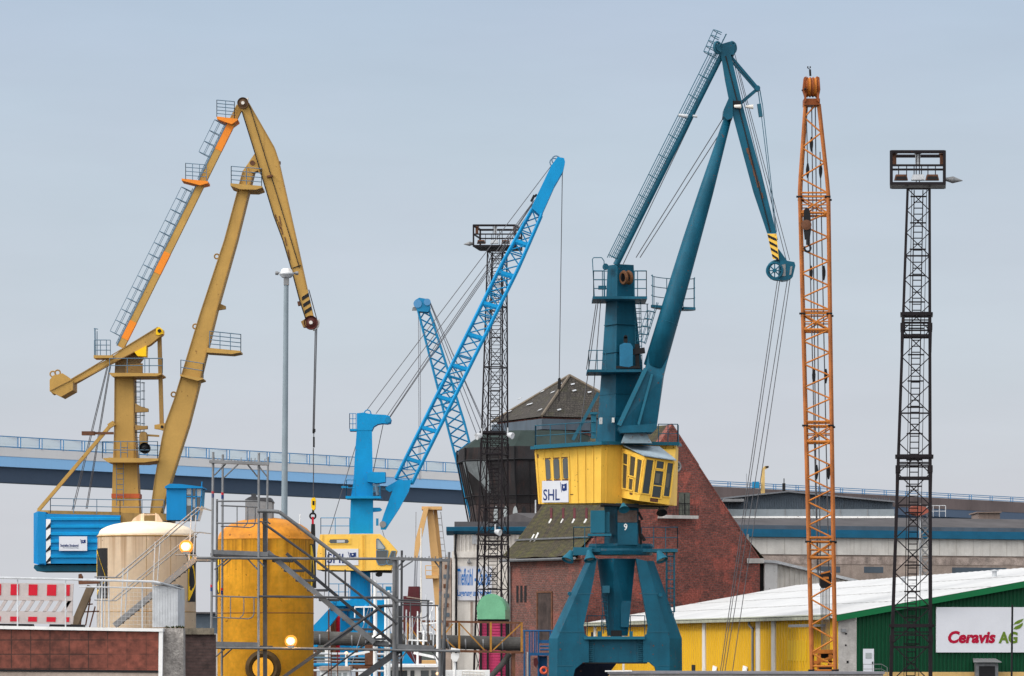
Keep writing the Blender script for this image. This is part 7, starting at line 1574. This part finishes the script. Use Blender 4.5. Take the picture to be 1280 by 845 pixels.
q = MB(); q.pbox(550, 838, 612, 905, Ds2 - 1.2, 2.4); q.build('aft_deckhouse', M['whitepaint'], wb2)
q = MB(); q.lathe(P(547, 842, Ds2 - 1.9), [(0, -.06), (.08, -.03), (.08, .03), (0, .06)], 10); q.build('lantern', M['glow_small'], wb2)
q = MB(); q.rail([P(578, 846, Ds2 - 1.4), P(605, 847, Ds2 - 1.4)], .25, .16, .025, 1); q.build('deck_railing', M['panel'], wb2)
wl = thing('camera_post', (P(568.5, 0, 134).x, 134, 0), 'white post with white camera housing standing in front of the pipe bridge', 'camera post')
q = MB(); q.tube((P(568.5, 0, 134).x, 134, 0), P(568.5, 822, 134), .06, .05, 12); q.build('post', M['whitepaint'], wl)
q = MB(); q.pp([(564, 817), (573.5, 816), (574, 821), (571, 827), (566.5, 827), (563.5, 823)], 133.8, .3); q.build('housing', M['whitepaint'], wl)
q = MB(); q.pp([(563.5, 809.5), (575, 811.5), (575, 815.5), (570, 815), (563.5, 813)], 133.7, .4); q.build('camera', M['whitepaint'], wl)
Dr = 196; pr = thing('pipe_rack', G0(445, Dr), 'low rack of pale and bright blue horizontal pipes behind the boats and scaffold', 'pipe rack')
for y, r_, mt in ((817, 1.6, 'galv_pale'), (822, 1.2, 'railblue'), (826, 1.0, 'galv'), (831, 2.4, 'sky_blue2'), (838, 1.4, 'galv_pale')):
    q = MB(); q.tube(P(388, y, Dr + (831 - y) * .02), P(502, y + 1, Dr + (831 - y) * .02), m(r_, Dr), None, 10); q.build('pipe', M[mt], pr)
for x in (394, 418, 446, 474, 498): q = MB(); q.bar(P(x, 812, Dr + .5), Vector((P(x, 0, Dr).x, Dr + .5, 0)), .14); q.build('rack_post', M['rust'], pr)
for k, (x, y0, y1) in enumerate(((508, 762, 812), (515.5, 770, 812), (539, 764, 800), (542, 770, 812), (533, 742, 800))):
    q = MB(); q.pl(x, y0, x + random.uniform(-.6, .6), y1, Ds2 - .9 + k * .3, .03); q.build('aerial', M['galv_pale'], wb2)
q = MB(); q.path([P(535, 752, Ds2), P(541, 752, Ds2), P(541, 760, Ds2), P(536, 775, Ds2)], .025, 5); q.build('antenna_loop', M['whitepaint'], wb2)
q = MB()
for a, b in (((469, 726), (455, 815)), ((522, 765), (548, 835)), ((547, 758), (570, 838)), ((522, 766), (500, 835))): q.pl(a[0], a[1], b[0], b[1], Ds2 - .5, .014)
q.each('rigging', M['rope_pale'], wb2)
# distant things behind the basin
dr = thing('red_silo', G0(514, 410), 'dark red windowless tower block with narrower top beyond the boats', 'tower')
q = MB(); q.pp([(504, 745), (525, 745), (525, 870), (504, 870)], 410, 8); q.build('lower_block', M['darkred'], dr)
q = MB(); q.pp([(510.5, 733), (524, 733), (524, 745), (509.5, 745)], 410.5, 5); q.build('upper_block', M['darkred'], dr)
q = MB(); q.pbar(508, 746, 525, 748.5, 409.8, 1.2); q.build('roof_edge', M['beige'], dr)
for (x0, y0, x1, y1, D_, col, lab) in ((406, 774, 412, 795, 330, 'whitepaint', 'white upright container end between crane leg and stair behind the scaffold'), (413, 770, 419, 795, 332, 'rust', 'rust brown container standing behind the scaffold stair'), (420, 768, 432, 793, 334, 'red', 'dull red container behind the grey scaffold stair'), (418, 757, 434, 768, 336, 'whitepaint', 'white container stacked above the red one behind scaffold')):
    t_ = thing('shipping_container', G0((x0 + x1) / 2, D_), lab, 'container', 'containers beyond the basin'); q = MB(); q.pbox(x0, y0, x1, y1, D_, 3)
    if y1 < 790: q.pbox(x0, y1 + .2, x1, 895, D_, 3)
    else: q.pbox(x0, y1 + .2, x1, 895, D_ + .1, 2.8)

    for k in range(int((x1 - x0) / 2)): q.pbox(x0 + .6 + k * 2, y0 + .8, x0 + 1.4 + k * 2, y1 - .8, D_ - .08, .1)
    q.build('body', M[col], t_)
qb = thing('quay_shed', G0(250, 560), 'low dark grey shed seen far away in the gap between the two silos', 'shed')
q = MB(); q.pp([(215, 766), (290, 766), (290, 860), (215, 860)], 560, 10); q.build('body', M['greyshed'], qb)
q = MB(); q.pp([(213, 765), (292, 765), (292, 767), (213, 767)], 559, 12); q.build('roof', M['greyroof'], qb)
oy = thing('steel_gantry', G0(253, 140), 'small ochre steel frame in the gap between cream and ochre silos', 'frame')
Dg = 132
q = MB(); q.pbar(244, 771, 264, 771, Dg, 2); q.pbar(247.5, 771, 247.5, 830, Dg, 2); q.pbar(248, 772, 262, 784, Dg, 1.4); q.pbar(259, 771, 259, 830, Dg, 1.6); q.build('frame', M['ochresteel'], oy)
q = MB(); q.lathe(P(254, 789, Dg), [(0, -.1), (.18, -.05), (.18, .1), (0, .12)], 12); q.build('bollard_cap', M['galv_pale'], oy)
oy.location.y = Dg
q = MB(); q.box((P(253, 0, Dg).x, Dg, P(0, 792, Dg).z / 2), 1.2, 1.0, P(0, 792, Dg).z); q.build('plinth', M['concrete'], oy)
ru = thing('cluttered_facade', G0(560, 400), 'rust and grey clad neighbouring building edge left of the cold store', 'building')
q = MB(); q.pp([(553, 700), (558, 696), (564, 697), (564.4, 870), (552, 870)], 402, 12); q.build('wall', M['beige'], ru)
for k in range(7): q = MB(); q.pbox(555.5 + random.uniform(-1.5, 1.5), 706 + k * 12, 561.5 + random.uniform(-1.5, 1.5), 711 + k * 12, 401.9, .2); q.build('window', M['greyshed'] if k % 2 else M['rust'], ru)
dm = thing('harbour_mast', G0(373, 420), 'thin pale mast with aerials far beyond the ochre silo', 'mast')
q = MB(); q.pl(373.5, 660, 374, 900, 420, .09).pl(375, 642, 374, 700, 420, .05).pbox(372.5, 654, 375.5, 657, 420, .3).pbox(372.5, 664, 375, 666, 420, .3); q.build('pole', M['whitepaint'], dm)
# grey quay wall bottom right
qw = thing('flood_wall', G0(1040, 121), 'long low grey concrete wall in front of the yellow hall', 'wall')
q = MB(); q.prism([P(762, 840, 120), P(1104, 840, 120), Vector((P(1104, 0, 120).x, 120, 0)), Vector((P(762, 0, 120).x, 120, 0))], (0, .5, 0)); q.build('wall', M['concrete'], qw)
q = MB(); q.prism([P(760, 838.5, 119.9), P(1106, 839.5, 119.9), P(1106, 842.5, 119.9), P(760, 842, 119.9)], (0, .7, 0)); q.build('coping', paint('coping_grey', (.22, .22, .25), var=.15, vs=2), qw)
q = MB(); q.prism([P(757, 838.3, 119.88), P(790, 838, 119.88), P(790, 839.5, 119.88), P(757, 839.8, 119.88)], (0, .72, .0)); q.build('pale_edge', M['whitepaint'], qw)
# ---------------------------------------------------------------- world, sun, camera
w = bpy.data.worlds.new('World'); scene.world = w; w.use_nodes = True
nt = w.node_tree; bg = nt.nodes['Background']
SUN_EL, SUN_AZ = R(36), R(-112)                # azimuth measured from +Y towards +X: left and behind the viewer
sky = nt.nodes.new('ShaderNodeTexSky'); sky.sky_type = 'NISHITA'; sky.sun_disc = False
sky.sun_elevation = SUN_EL; sky.sun_rotation = SUN_AZ; sky.dust_density = 4; sky.air_density = 1.2
tc = nt.nodes.new('ShaderNodeTexCoord'); sep = nt.nodes.new('ShaderNodeSeparateXYZ'); nt.links.new(tc.outputs['Generated'], sep.inputs[0])
cr = nt.nodes.new('ShaderNodeValToRGB'); nt.links.new(sep.outputs['Z'], cr.inputs[0])
el = cr.color_ramp.elements
STOPS = [(0.0, (.655, .665, .705)), (.035, (.645, .675, .72)), (.08, (.61, .68, .755)), (.125, (.555, .65, .75)), (.168, (.485, .595, .735)), (.30, (.55, .63, .73)), (.6, (.85, .88, .92)), (1.0, (.95, .96, .97))]
while len(el) < len(STOPS): el.new(.5)
for e, (p, c) in zip(el, STOPS): e.position = p; e.color = (*c, 1)
cn = noise(nt, tc.outputs['Generated'], 13.0, 6, .55, (1, 1, 4.5)); cn2 = noise(nt, tc.outputs['Generated'], 9.0, 4, .5, (1.3, 1, 3))
over = mixc(nt, 1.0, cr.outputs[0], ramp(nt, cn, .3, .7, .972, 1.026), 'MULTIPLY')
over = mixc(nt, ramp(nt, cn2, .42, .66, 0, 1), over, mixc(nt, 1.0, over, (1.015, .993, 1.0, 1), 'MULTIPLY'))
lobe = nt.nodes.new('ShaderNodeVectorMath'); lobe.operation = 'DOT_PRODUCT'; nt.links.new(tc.outputs['Generated'], lobe.inputs[0])
la, le = R(-142), R(26); lobe.inputs[1].default_value = (math.sin(la) * math.cos(le), math.cos(la) * math.cos(le), math.sin(le))
lb_ = ramp(nt, lobe.outputs['Value'], .0, 1.0, 0, 1)                 # added sky glow behind and left of the viewer, lifting camera-facing sides
lbm = nt.nodes.new('ShaderNodeVectorMath'); lbm.operation = 'SCALE'; lbm.inputs[0].default_value = (2.0, 1.92, 1.78); nt.links.new(lb_, lbm.inputs['Scale'])
add = nt.nodes.new('ShaderNodeVectorMath'); add.operation = 'ADD'; nt.links.new(over, add.inputs[0]); nt.links.new(lbm.outputs[0], add.inputs[1]); over = add.outputs[0]
skys = nt.nodes.new('ShaderNodeVectorMath'); skys.operation = 'SCALE'; skys.inputs['Scale'].default_value = .08
nt.links.new(sky.outputs[0], skys.inputs[0])
fin = mixc(nt, .93, skys.outputs[0], over)
nt.links.new(fin, bg.inputs[0]); bg.inputs[1].default_value = SKY_GAIN = 1.0
sd = bpy.data.lights.new('sun', 'SUN'); sd.energy = 1.5; sd.angle = R(14); sd.color = (1, .96, .90)
so = bpy.data.objects.new('sun', sd); COL.objects.link(so)
dv = Vector((math.sin(SUN_AZ) * math.cos(SUN_EL), math.cos(SUN_AZ) * math.cos(SUN_EL), math.sin(SUN_EL)))
so.rotation_euler = dv.to_track_quat('Z', 'Y').to_euler(); so.location = dv * 300
cd = bpy.data.cameras.new('camera'); cam = bpy.data.objects.new('camera', cd); COL.objects.link(cam)
cam.location = (0, 0, ZC); cam.rotation_euler = (R(90), 0, 0)
cd.sensor_fit = 'HORIZONTAL'; cd.sensor_width = 36; cd.lens = 36 * F / 1280
cd.shift_y = (YH - 422.5) / 1280; cd.clip_start = .5; cd.clip_end = 30000
scene.camera = cam
scene.render.resolution_x, scene.render.resolution_y = 1024, 676
vs = scene.view_settings; vs.view_transform = 'Standard'; vs.look = 'None'; vs.exposure = 0; vs.gamma = 1; vs.use_curve_mapping = False
